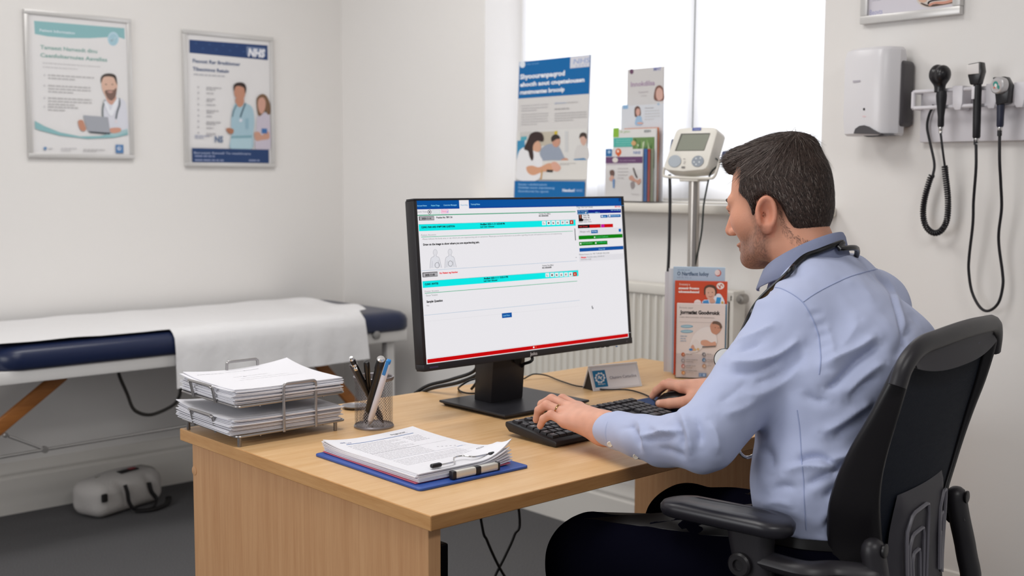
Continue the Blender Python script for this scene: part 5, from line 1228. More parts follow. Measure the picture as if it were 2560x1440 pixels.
def d_white(A,_):
    A.text('Remarks paper',1699,771,1733,5,'#9d9694',.0); A.text('Jorrnatiat Goodvroick',1700,784.5,1800,9,'#2a2828',.05); A.text('roeos dtets Loeoseet oof oaasotttness',1699,794,1786,4,'#a39c9a',.0); uu=A.px2uv(1699,805); u2=A.px2uv(1779,805); A.ruv(uu[0],uu[1],u2[0],uu[1]+.0007,'#b9b2b0')
    for y in (816,828.5): A.ell(1717,y,15.5,3.8,'#6fa9c8'); A.ell(1717,y,14,2.4,'#a9cbd8')
    for y,x in ((839,1732),(845,1723),(851,1725)): A.lines(1701,y,x,1,4,2,'#9fb0c4')
    A.blob([(1725,862),(1734,838),(1752,822),(1775,818),(1788,834),(1792,858),(1770,868),(1740,872),(1727,874)],'#e9e4e4'); A.blob([(1722,874),(1727,862),(1740,848),(1755,868),(1742,880),(1728,880)],'#e4dfdf')
    A.blob([(1776,822),(1776,812),(1784,803),(1796,806),(1803,816),(1800,828),(1790,836),(1780,832)],'#c9957e'); A.blob([(1781,810),(1783,804),(1792,803),(1801,808),(1805,818),(1800,822),(1798,814),(1788,810)],'#6f5b50')
    A.ell(1788,819,1.2,1,'#5c463e'); A.ell(1796,820,1.2,1,'#5c463e')
    A.blob([(1753,852),(1766,850),(1778,856),(1788,854),(1789,864),(1772,867),(1754,862)],'#d6a58f'); A.poly([(1755,866),(1790,864),(1789,867),(1756,869)],'#6d6a6c')
    A.blob([(1727,868),(1732,862),(1736,868),(1735,876),(1729,876)],'#d0a08c'); A.ell(1727,874,4.5,3,'#3f83c4'); A.ell(1737,874,3,3,'#d3b17c'); A.ell(1745,873,3.5,3,'#d9b98a')
    for i,(x,y,c1,c2) in enumerate(((1707.5,886,'#c8673c','#e5b193'),(1759.5,886,'#77757a','#c9c7c9'),(1707,901,'#a9a3a4','#d8d3d3'),(1759.5,900,'#4d7ba6','#a9c1d6'),(1707.5,915,'#c27a74','#dcc6c2'),(1760,915,'#b98a6a','#e2cdb8'),(1708,931.5,'#cf8746','#e8c49a'))):
        A.ell(x,y,4.3,4.8,c1); A.ell(x+1,y+.6,2.2,2.6,c2)
    for y,x in ((884,1741),(898,1744),(913,1741)): A.lines(1715,y,x,1 if y<890 else 2,4.5,2.2,'#aea6a4')
    for y,x in ((884,1785),(898,1796),(913,1785)): A.lines(1767,y,x,1 if y!=898 else 2,4.5,2.2,'#b5adab')
    A.lines(1701,925,1770,1,4,2.4,'#a9a19f'); A.lines(1716,930,1745,1,4,2,'#c2bab8'); A.lines(1702,939,1727,1,4,2,'#c2bab8'); A.rect(1747,932.5,1766,942.5,'#6f8fbb'); A.ell(1760,937.5,2.6,3,'#a9bfdc'); A.rect(1749,934,1752,941,'#8fa9cf')
dleaf('white leaflet with a leaning doctor and small icons, front of the desk holder',.002,1692.5,759,1814,.003,.020,'#e3d9d6',d_white)
def d_red(A,_):
    A.text('Sreeteny a',1698,713,1725,5.5,'#e8c9bf',.02); A.text('gmeeotr fsooano',1696,722.5,1748,5.5,'#f2e6e2',.06); A.text('toloeeneobenond',1696,731.5,1748,5.5,'#f2e6e2',.06)
    A.ell(1801,715,9.5,8.5,'#efe3de'); A.stroke([(1795,713),(1799,717),(1803,711),(1807,716)],2,'#c8553c'); A.ell(1800,719,2,2,'#c8553c')
    A.ell(1744,757,9,8,'#ecd9d2'); A.blob([(1756,758),(1760,750),(1772,748),(1795,734),(1806,742),(1810,760),(1780,764)],'#e3e4ea'); A.poly([(1758,752),(1771,750),(1773,762),(1756,762)],'#4f92c8'); A.poly([(1792,743),(1803,744),(1800,760),(1788,762)],'#3f95cc')
    A.blob([(1761,738),(1760,722),(1766,714),(1777,712),(1788,716),(1792,728),(1788,740),(1777,730),(1766,730)],'#5d473c'); A.blob([(1764,734),(1765,722),(1774,718),(1785,722),(1788,734),(1783,746),(1774,750),(1767,744)],'#d9ab96'); A.ell(1771,732,1.4,1,'#5c463e'); A.ell(1781,731,1.4,1,'#5c463e'); A.stroke([(1772,741),(1777,742.5),(1781,740)],1.4,'#b5716a')
    A.blob([(1774,748),(1783,746),(1788,756),(1776,758)],'#d3a18c'); A.ell(1806,757,3,4,'#d9b060')
dleaf('red leaflet with a smiling woman, middle of the desk holder',.029,1687.5,702,1819,.004,.016,'#cc5136',d_red)
def d_bl(A,_):
    A.lines(1694,674,1746,1,4,1.8,'#8fa6bd'); A.text('O Nartfiaoz ludoy',1693,688,1772,9,'#4d6580',.03); A.text('wll St Yo. a',1692,695,1728,4,'#8299b2',.0)
    A.ell(1795,682.5,8,8.5,'#cf6a5e'); A.ell(1793.5,681.5,6.6,7,'#ece0de'); A.ell(1797,684,3,3.5,'#e9d2cd')
dleaf('pale blue leaflet with dark title, back tier of the desk holder',.055,1683.5,667,1813,.004,.014,'#b4cadd',d_bl)
dleaf('sky blue backed leaflet showing right of the white one in the desk holder',.0235,1700,758,1817.5,.004,.002,'#6fb0d6')
dleaf('plain white leaflet standing tallest at the left rear of the desk holder',.071,1672,671,1690,.004,.004,'#d9d8dc')
dleaf('narrow white leaflet leaning out at the left rear of the desk holder',.0765,1663,679,1682,.004,.002,'#cfced4')
# ------------------------------------------------------------------ beneath the desk
b=NB(); xm=ony(1122,1400,1.60)[0]; box(b,(1.118,1.60,.0004),(xm,1.96,onx(1119,1356,xm)[2]),.004); pcx=thing('computer_tower','slim black computer tower on the floor under the desk by the panel end','computer',(1.2,1.78,0)); obj('case',b,blk2,pcx)
cable('black cable under the desk crossing down to the right',[V((1.72,2.05,.715)),ony(1203,1302,2.05),ony(1218,1352,2.05),ony(1245,1412,2.05),ony(1275,1462,2.05),ony(1300,1500,2.05),V((1.84,2.05,.12)),V((1.88,2.06,.006)),V((1.98,2.10,.006))],.0034)
cable('black cable under the desk crossing down to the left',[V((1.84,2.06,.715)),ony(1298,1282,2.06),ony(1286,1338,2.06),ony(1262,1392,2.06),ony(1238,1440,2.06),ony(1215,1500,2.06),V((1.73,2.06,.12)),V((1.69,2.07,.006)),V((1.6,2.10,.006))],.0034)
# ------------------------------------------------------------------ office chair
EXC=V((.988,.156,0)); EYC=V((-.156,.988,0)); CC=V((1.825,.915,0))
def CH(a,f,z): return CC+EXC*a+EYC*f+V((0,0,z))
ch=thing('office_chair','black mesh back office chair with padded arms, the man sitting in it','office chair',CH(0,.16,0))
cpl=mat('chair_black_plastic','#252327',rough=.42,spec=.5); cdk=mat('chair_frame_black','#1b191c',rough=.40); cpad=mat('arm_pad_black','#222127',rough=.36)
cmesh=mat('chair_mesh_navy','#141a26',rough=.75,spec=.25)
nt=cmesh.node_tree; bs_=nt.nodes['Principled BSDF']
tc=nt.nodes.new('ShaderNodeTexCoord'); wv=nt.nodes.new('ShaderNodeTexWave'); wv.inputs['Scale'].default_value=150; wv.bands_direction='Z'; wv2=nt.nodes.new('ShaderNodeTexWave'); wv2.inputs['Scale'].default_value=150; wv2.bands_direction='X'
mm=nt.nodes.new('ShaderNodeMath'); mm.operation='MULTIPLY'; bp=nt.nodes.new('ShaderNodeBump'); bp.inputs['Strength'].default_value=.6; bp.inputs['Distance'].default_value=.002
for w_ in (wv,wv2): nt.links.new(tc.outputs['Object'],w_.inputs['Vector'])
nt.links.new(wv.outputs['Fac'],mm.inputs[0]); nt.links.new(wv2.outputs['Fac'],mm.inputs[1]); nt.links.new(mm.outputs[0],bp.inputs['Height']); nt.links.new(bp.outputs[0],bs_.inputs['Normal'])
# recline curve and half width of the back
def fy(z): return float(np.interp(z,[.50,.53,.58,.63,.68,.73,.78,.83,.88,.93,.985],[.040,.046,.052,.054,.052,.047,.040,.030,.018,.008,0]))
ZS=[.985,.965,.93,.88,.83,.78,.73,.68,.63,.58,.53]
outer={.985:.205,.965:.228,.93:.238,.88:.240,.83:.237,.78:.230,.73:.218,.68:.196,.63:.178,.58:.168,.53:.160}
inner={.985:.185,.965:.200,.93:.205,.88:.204,.83:.200,.78:.192,.73:.175,.68:.150,.63:.130,.58:.122,.53:.12}
flare={.985:.0,.965:.004,.93:.012,.88:.024,.83:.038,.78:.050,.73:.060,.68:.066,.63:.068,.58:.066,.53:.06}
# side frame: closed section ring per height
for sgn in (-1,1):
    b=NB(); rings=[]
    for z in ZS:
        o,i,fl_=outer[z]*sgn,inner[z]*sgn,flare[z]; f=fy(z)
        bulge=.010
        sec=[CH(i,f+.002,z),CH(i+(o-i)*.35,f+fl_*.22-.013,z),CH(i+(o-i)*.72,f+fl_*.60-.010,z),CH(o,f+fl_,z),CH(o-.008*sgn,f+fl_+.010,z),CH(i+(o-i)*.45,f+fl_*.5+.010,z),CH(i+.004*sgn,f+.012,z)]
        rings.append(sec)
    # interpolate for smoothness
    dense=[]
    cols=[smoothpath([r[k] for r in rings],4) for k in range(7)]
    for j in range(len(cols[0])): 
        loop=smoothpath([cols[k][j] for k in range(7)],3,True); dense.append(loop)
    loft(b,dense); bmesh.ops.recalc_face_normals(b,faces=list(b.faces)); obj('side_frame',b,cdk,ch,ang=70)
# top rail
def topz(a): return .986+.012*math.cos(a/.22*math.pi/2)
TA=[-.238,-.228,-.205,-.17,-.12,-.06,0,.06,.12,.17,.205,.228,.238]
TZ={-.238:.935,-.228:.962,-.205:.982,.205:.982,.228:.962,.238:.935}
def tz(a): return TZ.get(a,.990+.010*math.cos(a/.2*math.pi/2))
b=NB(); tube(b,smoothpath([CH(a,fy(tz(a))-.002-.016*math.cos(a/.24*math.pi/2),tz(a)) for a in TA],5),.0155,12,flat=(1,.85)); obj('top_rail',b,cpl,ch)
b=NB(); R1=[];R2=[];R3=[];R4=[]
for k in range(25):
    a=-.20+.40*k/24; h=.052*(1-.55*abs(a/.21)**2.4); zt_=.985+.008*math.cos(a/.2*math.pi/2); bow=.016*math.cos(a/.24*math.pi/2)
    R1.append(CH(a,fy(zt_)-bow-.010,zt_)); R2.append(CH(a,fy(zt_-h*.5)-bow*.9-.004,zt_-h*.5)); R3.append(CH(a,fy(zt_-h)-bow*.8-.012,zt_-h)); R4.append(CH(a,fy(zt_-h)-bow*.6+.002,zt_-h+.003))
loft(b,[R1,R2,R3,R4],closed=False); bmesh.ops.solidify(b,geom=list(b.faces),thickness=.003); tp=obj('top_panel',b,mat('chair_grey_plastic','#4b4950',rough=.4),ch,ang=50)
e0=onpl(2437,862,CH(.15,fy(.955)-.012,.955),-EYC)
nE=unit(-EYC*.95+V((0,0,-.25))); uE=unit(np.cross(V((0,0,1)),nE)); vE=np.cross(nE,uE)
b=NB(); tube(b,[e0+uE*(.0105*x)+vE*(.0145*y)+nE*.004 for x,y in ((-.8,.9),(.8,.95),(1,.2),(.6,-.6),(0,-1),(-.6,-.6),(-1,.2))],.0010,6,True); prism(b,[(-.008,.012),(-.0095,.0),(0,-.013),(.0095,.0),(.008,.013)],e0+nE*.0025,uE,vE,.002)
for dx in (-.003,.002): tube(b,[e0+uE*(dx-.003)+vE*-.006+nE*.005,e0+uE*(dx+.003)+vE*.006+nE*.005],.0007,5)
obj('emblem',b,mat('emblem_grey','#6b6972',rough=.4),tp)
# mesh membrane
b=NB(); rows=[]
for z in np.linspace(.972,.50,24):
    w=np.interp(z,sorted(inner),[inner[k] for k in sorted(inner)])+.006; f=fy(z)
    rows.append([b.verts.new(CH(w*t,f+.008-np.interp(z,[.5,.6,.75,.9,.97],[.016,.02,.018,.008,.002])*(1-t*t),z)) for t in np.linspace(-1,1,21)])
for A_,B_ in zip(rows,rows[1:]):
    for k in range(20): b.faces.new((A_[k],A_[k+1],B_[k+1],B_[k]))
obj('mesh_back',b,cmesh,ch,ang=180)
# lumbar pad with moulded grooves, set on the back of the mesh
def LPt(u,v,d): # u across, v up, d out behind
    z=.63+v*.97; return CH(u-.018,fy(z)-.012-d+.5*u*u,z)
b=NB(); pts=[]; nU,nV=24,18; grid=[]
for j in range(nV+1):
    v=-.115+.225*j/nV; hw=.120-.014*((v+.0)/.11)**2-(.012 if v<-.08 else 0); row_=[]
    for i in range(nU+1):
        t=-1+2*i/nU; edge=max(abs(t),abs((v+.0025)/.112)); d=.014*(1-edge**6)
        row_.append(LPt(hw*t,v+.012*t*0,d))
    grid.append(row_)
loft(b,grid,closed=False); bmesh.ops.solidify(b,geom=list(b.faces),thickness=.006); lp=obj('lumbar_pad',b,mat('lumbar_grey','#5a585f',rough=.38),ch,ang=60)
gm=mat('groove_shadow_black','#1c1b1f',rough=.45)
for sg,uc in ((-1,-.045),(1,.080)):
    for k,(w,h) in enumerate(((.044,.155),(.030,.11),(.016,.07))):
        b=NB(); v0=-.075+.004*k; P_=[LPt(uc-w*.9,v0+h*.0,.0155),LPt(uc-w,v0+h*.75,.0155),LPt(uc-w*.65,v0+h*.96,.0155),LPt(uc+w*.75,v0+h,.0155),LPt(uc+w,v0+h*.85,.0155),LPt(uc+w*.86,v0,.0155)]
        if sg>0: P_=[LPt(uc+(uc-x_)*0+dx*.6,v0+vv,.0145) for dx,vv,x_ in ((-w*.5,0,0),(-w*.55,h*.8,0),(-w*.2,h,0),(w*.5,h,0),(w*.55,h*.2,0),(w*.2,0,0))]
        tube(b,[p_ for a_,c_ in zip(P_,P_[1:]) for p_ in (a_+(c_-a_)*.12,a_+(c_-a_)*.88)],.0034,6); obj('moulded_rib',b,mat('rib_highlight_grey','#6a6870',rough=.4),lp)  # ribs lighter than the pad: their highlights are put into the colour
# seat
b=NB(); rings=[]
for z,k in ((.425,.86),(.43,.95),(.455,1.0),(.478,.98),(.486,.93)):
    rings.append([CH(x*k,.33+y*k,z-(.02*max(0,(y-.1)/.15)**2)) for x,y in rrect(.50,.46,.10,6)])
loft(b,rings); obj('seat',b,cmesh,ch,ang=60)
b=NB(); box(b,(-.11,-.13,.36),(.11,.13,.425),.02,3,0,frame(CH(0,.30,0),EXC,EYC,(0,0,1))); obj('tilt_mechanism',b,cdk,ch)
# arms
def arm(s,full=True):
    ax=-.305*s if s>0 else .29
    sx=-1 if s>0 else 1
    pc0=CH(sx*.266,.272,.704); 
    # pad: stadium outline with thickness, slightly toed
    pu=unit(EYC*1+EXC*(-.10*sx*-1)*0); pr=np.cross(pu,V((0,0,1)))
    b=NB(); rings=[]
    L_,W_=.238,.086
    out_=[(x*(1 - .10*max(0,y/(L_/2))),y) for x,y in rrect(W_,L_,.042,8)]
    for ins,z in ((.010,-.022),(.003,-.018),(0,-.010),(0,-.003),(.004,.0025),(.012,.0055),(.024,.0065)):
        rings.append([pc0+pr*(x*(1-2*ins/W_))+pu*(y*(1-2*ins/L_))+V((0,0,z-.006*(y/(L_/2))**2)) for x,y in out_])
    loft(b,rings); obj('arm_pad',b,cpad,ch,ang=50)
    # post
    b=NB(); rings=[]
    for z,w,l,dy in ((.684,.030,.062,.0),(.645,.028,.056,-.004),(.600,.026,.050,-.010),(.56,.026,.046,-.02),(.52,.027,.046,-.03),(.47,.027,.05,-.045)):
        rings.append([pc0+pr*x+pu*(y-.045+dy)+V((0,0,z-pc0[2])) for x,y in rrect(w*1.5,l*1.25,.016,5)])
    loft(b,rings); post=obj('arm_post',b,cpl,ch,ang=50)
    kc=pc0+pu*-.040+pr*(-.026)+V((0,0,.624-pc0[2]))
    if s>0:
        b=NB(); lathe(b,kc+pr*.004,-pr,[(.020,0),(.020,.006),(.017,.009),(.010,.009),(.009,.004),(0,.004)],28); obj('knob',b,cdk,post)
    # link to the back upright
    piv=CH(sx*.200,.048,.662)
    b=NB(); tube(b,smoothpath([pc0+pu*-.07+V((0,0,.632-pc0[2])),pc0+pu*-.14+V((0,0,.630-pc0[2])),piv+EYC*.05+EXC*(sx*.03)+V((0,0,-.034)),piv+EYC*.0+EXC*(sx*.006)+V((0,0,-.034)),piv+EXC*(-sx*.01)+V((0,0,-.036))],5),.0195,12,flat=(.75,1.1)); obj('arm_link',b,cpl,ch)
    b=NB(); tube(b,[piv+V((0,0,.021)),piv+V((0,0,.0195)),piv+V((0,0,.015)),piv+V((0,0,.008))]+smoothpath([piv+V((0,0,-.002)),piv+EYC*-.008+V((0,0,-.04)),piv+EYC*-.020+EXC*(sx*.006)+V((0,0,-.10)),piv+EYC*-.028+EXC*(sx*.006)+V((0,0,-.17)),piv+EYC*.02+EXC*(-sx*.02)+V((0,0,-.245)),piv+EYC*.12+EXC*(-sx*.08)+V((0,0,-.275)),CH(sx*.08,.26,.395)],5),[.002,.009,.0155,.0195]+[.0205]*31,14,flat=(1,.9)); up_=obj('back_upright',b,cpl,ch)
    b=NB(); lathe(b,piv+EXC*(sx*-.0)+EYC*-.0175+V((0,0,.004)),-EYC,[(.0115,0),(.0115,.003),(.009,.004),(0,.004)],20); obj('pivot_pin',b,cdk,up_)
arm(1); arm(-1)
# column, star base, castors
bc=CH(0,.28,0)
b=NB(); lathe(b,bc+V((0,0,.10)),(0,0,1),[(.03,0),(.03,.13),(.018,.135),(.018,.27)],20); obj('gas_column',b,chrome,ch)
b=NB()
for k in range(5):
    a=2*math.pi*k/5+.5; d=V((math.cos(a),math.sin(a),0)); tube(b,[bc+V((0,0,.105)),bc+d*.15+V((0,0,.095)),bc+d*.31+V((0,0,.068))],[.032,.026,.018],12,flat=(1,.7))
lathe(b,bc+V((0,0,.075)),(0,0,1),[(.04,0),(.042,.05),(.03,.06)],20); obj('star_base',b,cpl,ch)
for k in range(5):
    a=2*math.pi*k/5+.5; d=V((math.cos(a),math.sin(a),0)); t_=V((-d[1],d[0],0)); b=NB(); lathe(b,bc+d*.30+V((0,0,.029))-t_*.022,t_,[(.02,0),(.028,.004),(.028,.018),(.012,.019),(.012,.026),(.028,.027),(.028,.04),(.02,.044)],20); obj('castor',b,cdk,ch)
# ------------------------------------------------------------------ the man
FWDP=unit((-.06,.998,0)); RGTP=V((FWDP[1],-FWDP[0],0))
man=thing('person','man in a pale blue shirt sitting in the office chair, typing and using a mouse','person',(1.79,1.04,0))
skin=mat('skin','#c98b70',rough=.5,spec=.35,sss=.12)
def vcol(m):
    nt=m.node_tree; b=nt.nodes['Principled BSDF']; a=nt.nodes.new('ShaderNodeVertexColor'); a.layer_name='tone'; nt.links.new(a.outputs[0],b.inputs['Base Color'])
vcol(skin); add_bump(skin,260,.12,dist=.002)
SK=np.array(hexlin('#cd947a')); SKR=np.array(hexlin('#c9826a')); SKD=np.array(hexlin('#b9785c'))
# ---- head, built in its own frame then set on the neck
HC=V((1.849,1.282,1.202)); pitch=math.radians(14)
HF=unit(FWDP*math.cos(pitch)-V((0,0,1))*math.sin(pitch)); HR=RGTP; HU=np.cross(HR,HF)
H2W=lambda P: HC+P[:,0:1]*HR+P[:,1:2]*HF+P[:,2:3]*HU
h2w=lambda p: HC+p[0]*HR+p[1]*HF+p[2]*HU
s=SDF((-.115,-.135,-.235),(.115,.150,.150),.0028)
s.add(s.ell((0,-.009,.038),(.0745,.0940,.0800)))
s.add(s.ell((0,.030,-.020),(.064,.066,.088)),.02)
for x in (-1,1):
    s.add(s.cone((.058*x,-.004,-.045),(.050*x,.018,-.082),.020,.017),.02)
    s.add(s.cone((.050*x,.016,-.078),(.016*x,.076,-.096),.019,.014),.022)
    s.add(s.ell((.040*x,.054,-.022),(.021,.024,.021)),.026)
    s.add(s.cone((.012*x,.0905,.020),(.046*x,.073,.020),.0085,.008),.014)
s.add(s.ell((0,.060,-.086),(.040,.030,.028)),.02)
s.add(s.ell((0,.085,-.093),(.020,.016,.015)),.012)
for x in (-1,1): s.cut(s.ell((.031*x,.102,.002),(.017,.016,.012)),.010)
s.add(s.cone((0,.092,.012),(0,.1165,-.030),.0085,.0115),.010)
for x in (-1,1): s.add(s.ell((.0115*x,.103,-.036),(.0085,.011,.008)),.006)
s.add(s.ell((0,.0925,-.0635),(.023,.011,.0060)),.005); s.add(s.ell((0,.0905,-.0735),(.020,.010,.0060)),.005); s.cut(s.cone((-.022,.1015,-.069),(.022,.1015,-.069),.0012,.0012),.003)
for x in (-1,1): s.add(s.ell((.0305*x,.0815,.002),(.0118,.0118,.0112)),.004); s.add(s.cone((.019*x,.092,.0095),(.043*x,.086,.0085),.0045,.004),.004)
# neck
s.add(s.cone((0,-.026,-.055),(0,-.056,-.21),.055,.061),.022)
s.add(s.cone((-.04,-.01,-.09),(-.02,-.02,-.2),.018,.02),.03); s.add(s.cone((.04,-.01,-.09),(.02,-.02,-.2),.018,.02),.03)
# ears
for x in (-1,1):
    c_=(.0755*x,-.014,-.026); ax=unit((x,-.55,0)); up=unit((0,-.22,1)); up=unit(up-ax*np.dot(up,ax)); fw=np.cross(up,ax)
    R_=(ax,fw,up)
    e=s.ell(c_,(.0065,.0185,.0315),R_); 
    lob=s.ell(V(c_)+up*-.024+fw*.004*x*0,(.0055,.011,.013),R_); e=s.smin(e,lob,.008)
    e=s.smax(e,-s.ell(V(c_)+ax*.0075+up*.001-fw*.002*(1 if fw[1]>0 else -1)*-1,(.0105,.0115,.0200),R_),.003)
    rim=s.path([V(c_)+ax*.003+fw*.0165*math.cos(t)+up*.0285*math.sin(t) for t in np.linspace(-.6,3.9,14)],[.0036]*14,0) if False else None
    e=s.smin(e,s.ell(V(c_)+ax*.002+fw*(.011 if fw[1]>0 else -.011)+up*-.004,(.005,.0035,.007),R_),.004)
    # helix ring
    for t0,t1 in zip(np.linspace(-.9,4.0,22)[:-1],np.linspace(-.9,4.0,22)[1:]):
        fsg=-1 if x>0 else 1
        p0=V(c_)+ax*.0055+fw*.0160*math.cos(t0)*(1)+up*(.0285*math.sin(t0)+.001); p1=V(c_)+ax*.0055+fw*.0160*math.cos(t1)+up*(.0285*math.sin(t1)+.001)
        e=s.smin(e,s.cone(p0,p1,.0033,.0033),.0045)
    s.add(e,.006)
    s.cut(s.cone(V(c_)+ax*.006+V((0,.006,-.001)),V(c_)-ax*.012+V((0,.006,-.001)),.0034,.0028),.002)
P,F=s.mesh(1); hN=vnormals(P,F)
# skin tone by place: beard shadow, lips, ears, nose
x,y,z=P[:,0],P[:,1],P[:,2]
col=np.tile(SK,(len(P),1)).astype(float)
def mixc(w,c): 
    global col
    w=np.clip(w,0,1)[:,None]; col=col*(1-w)+np.array(c)*w
g=lambda c,r: np.exp(-(((x-c[0])/r[0])**2+((y-c[1])/r[1])**2+((z-c[2])/r[2])**2))
mixc(.55*(np.abs(x)>.066)*(np.abs(y+.014)<.03)*(np.abs(z+.026)<.045),SKR); mixc(.5*g((0,.115,-.03),(.02,.02,.02)),SKR); mixc(.3*g((-.045,.07,-.02),(.03,.03,.025)),SKR); mixc(.3*g((.045,.07,-.02),(.03,.03,.025)),SKR)
# stubble: jaw, chin, upper lip and sideburns
jaw=np.clip((-.036-z-.40*np.clip(.045-y,0,.2)*0-.25*np.clip(y-.03,0,.1))/.022,0,1)*np.clip((z+.145)/.03,0,1)*np.clip((y+.018+(z+.05)*.25)/.014,0,1)
sb=np.clip((y+.004)/.006,0,1)*np.clip((.030-y)/.010,0,1)*np.clip((.045-z)/.02,0,1)*np.clip((z+.06)/.02,0,1)*(np.abs(x)>.045)
lip=np.clip(1-((z+.052)/.008)**2,0,1)*(y>.085)
st_=np.clip(jaw*.62+lip*.5+sb*.5,0,.75); rng=np.random.default_rng(3); st_*= .72+.5*rng.random(len(P)); mixc(st_,hexlin('#4a3730'))
mixc(.7*np.clip(1-((z+.069)/.010)**2,0,1)*(np.abs(x)<.024)*(y>.094),hexlin('#b87a68'))
HP=H2W(P)
body_P=[HP]; body_F=[F]; body_C=[col]
headP,headN,headF=HP,vnormals(HP,F),F
# ---- hair cap: swells from the hairline, which was measured on the near side and mirrored
HAIRP=[(1837,421),(1833,450),(1829,481),(1840,495),(1854,507),(1863,525),(1869,548),(1884,552),(1890,530),(1892,508),(1911,498),(1930,504),(1945,522),(1956,550),(1972,580),(2000,600),(2045,606),(2120,606),(2160,420),(2010,240),(1850,270),(1740,360),(1760,425),(1800,432)]
def polysd(pts,poly):
    """signed distance in pixels, >0 inside"""
    pts=np.asarray(pts); d=np.full(len(pts),1e9); ins=np.zeros(len(pts),bool); N=len(poly)
    for k in range(N):
        a=V(poly[k]); b_=V(poly[(k+1)%N]); ab=b_-a; t=np.clip(((pts-a)@ab)/(ab@ab),0,1); d=np.minimum(d,np.linalg.norm(pts-a-t[:,None]*ab,axis=1))
        c=((a[1]>pts[:,1])!=(b_[1]>pts[:,1])); xi=(b_[0]-a[0])*(pts[:,1]-a[1])/np.where(b_[1]!=a[1],b_[1]-a[1],1e-9)+a[0]; ins^=c&(pts[:,0]<xi)
    return np.where(ins,d,-d)
def projN(P_):
    v=P_-CAM; D=v@FWD; return np.c_[1280+FOC*(v@RGT)/D,720-FOC*(v@UPV)/D]
def hair_sd(L):
    M=L.copy(); M[:,0]=-np.abs(M[:,0]); return polysd(projN(H2W(M)),HAIRP)
s=SDF((-.115,-.135,-.13),(.115,.150,.160),.003)
s.add(s.ell((0,-.008,.038),(.0790,.0985,.0840)))
s.add(s.ell((0,-.036,-.004),(.069,.069,.088)),.02)
for x in (-1,1): s.add(s.ell((.045*x,.020,.000),(.030,.040,.060)),.015)
s.add(s.ell((0,.036,.092),(.056,.048,.028)),.02); s.add(s.ell((-.004,.064,.095),(.046,.025,.024)),.014)
s.add(s.ell((0,-.03,.092),(.055,.06,.026)),.025)
Ph,Fh=s.mesh(2)
nn=vnormals(Ph,Fh); sd_=hair_sd(Ph); tt=np.clip((sd_+9)/30,0,1); tt=tt*tt*(3-2*tt)
front=(Ph[:,1]>.055)&(Ph[:,2]>.06); tt=np.where(front,np.maximum(tt,np.clip((Ph[:,2]-.062)/.012,0,1)),tt)
Ph=Ph-nn*((1-tt)*.020)[:,None]
rng=np.random.default_rng(5)
# comb direction grooves
nn=vnormals(Ph,Fh)
ang=np.arctan2(Ph[:,0],Ph[:,2]-.02); gro=.0011*np.sin(ang*95+12*Ph[:,1]*8)+.0008*np.sin(ang*47+60*Ph[:,1])
topm=np.clip((Ph[:,2]-.05)/.03,0,1)
Ph=Ph+nn*(gro*topm)[:,None]
hairm=mat('hair_dark_brown','#2b2220',rough=.6,spec=.3); add_bump(hairm,420,.7,(1,1,1),4,.003); noise_color(hairm,'#251d1a','#4b3c36',190,lo=.35,hi=.75)
hcap=npmesh('hair',H2W(Ph),Fh,[hairm],man)
# strands over the cap
from mathutils.bvhtree import BVHTree
bvh=BVHTree.FromPolygons([tuple(p) for p in Ph],[tuple(f) for f in Fh]); bvs=BVHTree.FromPolygons([tuple(p) for p in P],[tuple(f) for f in F])
bm_=NB(); 
fa=np.linalg.norm(np.cross(Ph[Fh[:,2]]-Ph[Fh[:,0]],Ph[Fh[:,3]]-Ph[Fh[:,1]]),axis=1); fa/=fa.sum()
pick=rng.choice(len(Fh),15000,p=fa); SV=[];SF=[];SM=[]
crown=V((.012,-.062,.105))
sdS=hair_sd(Ph)
for fi in pick:
    if tt[Fh[fi][0]]<.2: continue
    w=rng.random(4); w/=w.sum(); p=(Ph[Fh[fi]]*w[:,None]).sum(0); n=unit(nn[Fh[fi][0]])
    away=p-crown; away=away-n*np.dot(away,n)
    if p[2]>.055:
        nc=math.exp(-(np.linalg.norm(p-crown)/.022)**2); dr=unit(away*.9+nc*.06*V((math.cos(9*p[0]*60),math.sin(7*p[1]*60),0))+V((0,.10,.0))*1.0*np.clip((p[1]+.05)/.1,0,1)+V((.02,0,0)))
        L=.020+.012*rng.random(); lift=.16*(1-.7*nc)
    else:
        dr=unit(V((0,-.25,-1))-n*np.dot((0,-.25,-1),n)); L=.007+.006*rng.random(); lift=.12
        if p[2]<0: L*=.7
    if p[2]>.06 and p[1]>.05: dr=unit(dr+V((-.1,.25,.45))); L*=.75
    dr=dr-n*np.dot(dr,n); dr=unit(dr+.35*rng.normal(size=3)*.35); side=unit(np.cross(dr,n)); wd=.00028+.0002*rng.random()
    q=[]
    for k in range(4):
        t=k/3; c=p-n*.0006+dr*L*t+n*(lift*L*t*(1-.75*t)); loc=bvh.find_nearest(Vector(c))
        if loc[0] is not None:
            dd=(Vector(c)-loc[0]).dot(loc[1])
            if dd<.0004*k: c=c+V(loc[1])*(.0004*k-dd)
        q.append((c,wd*(1-.75*t)))
    base=len(SV)
    for c,w_ in q: SV+= [c-side*w_,c+side*w_]
    u_=rng.random(); mi_=(1 if u_<.10 else (2 if u_<.50 else 0)) if p[2]<.05 else (1 if u_<.07 else (2 if u_<.62 else 0))
    for k in range(3): SF.append((base+2*k,base+2*k+1,base+2*k+3,base+2*k+2)); SM.append(mi_)
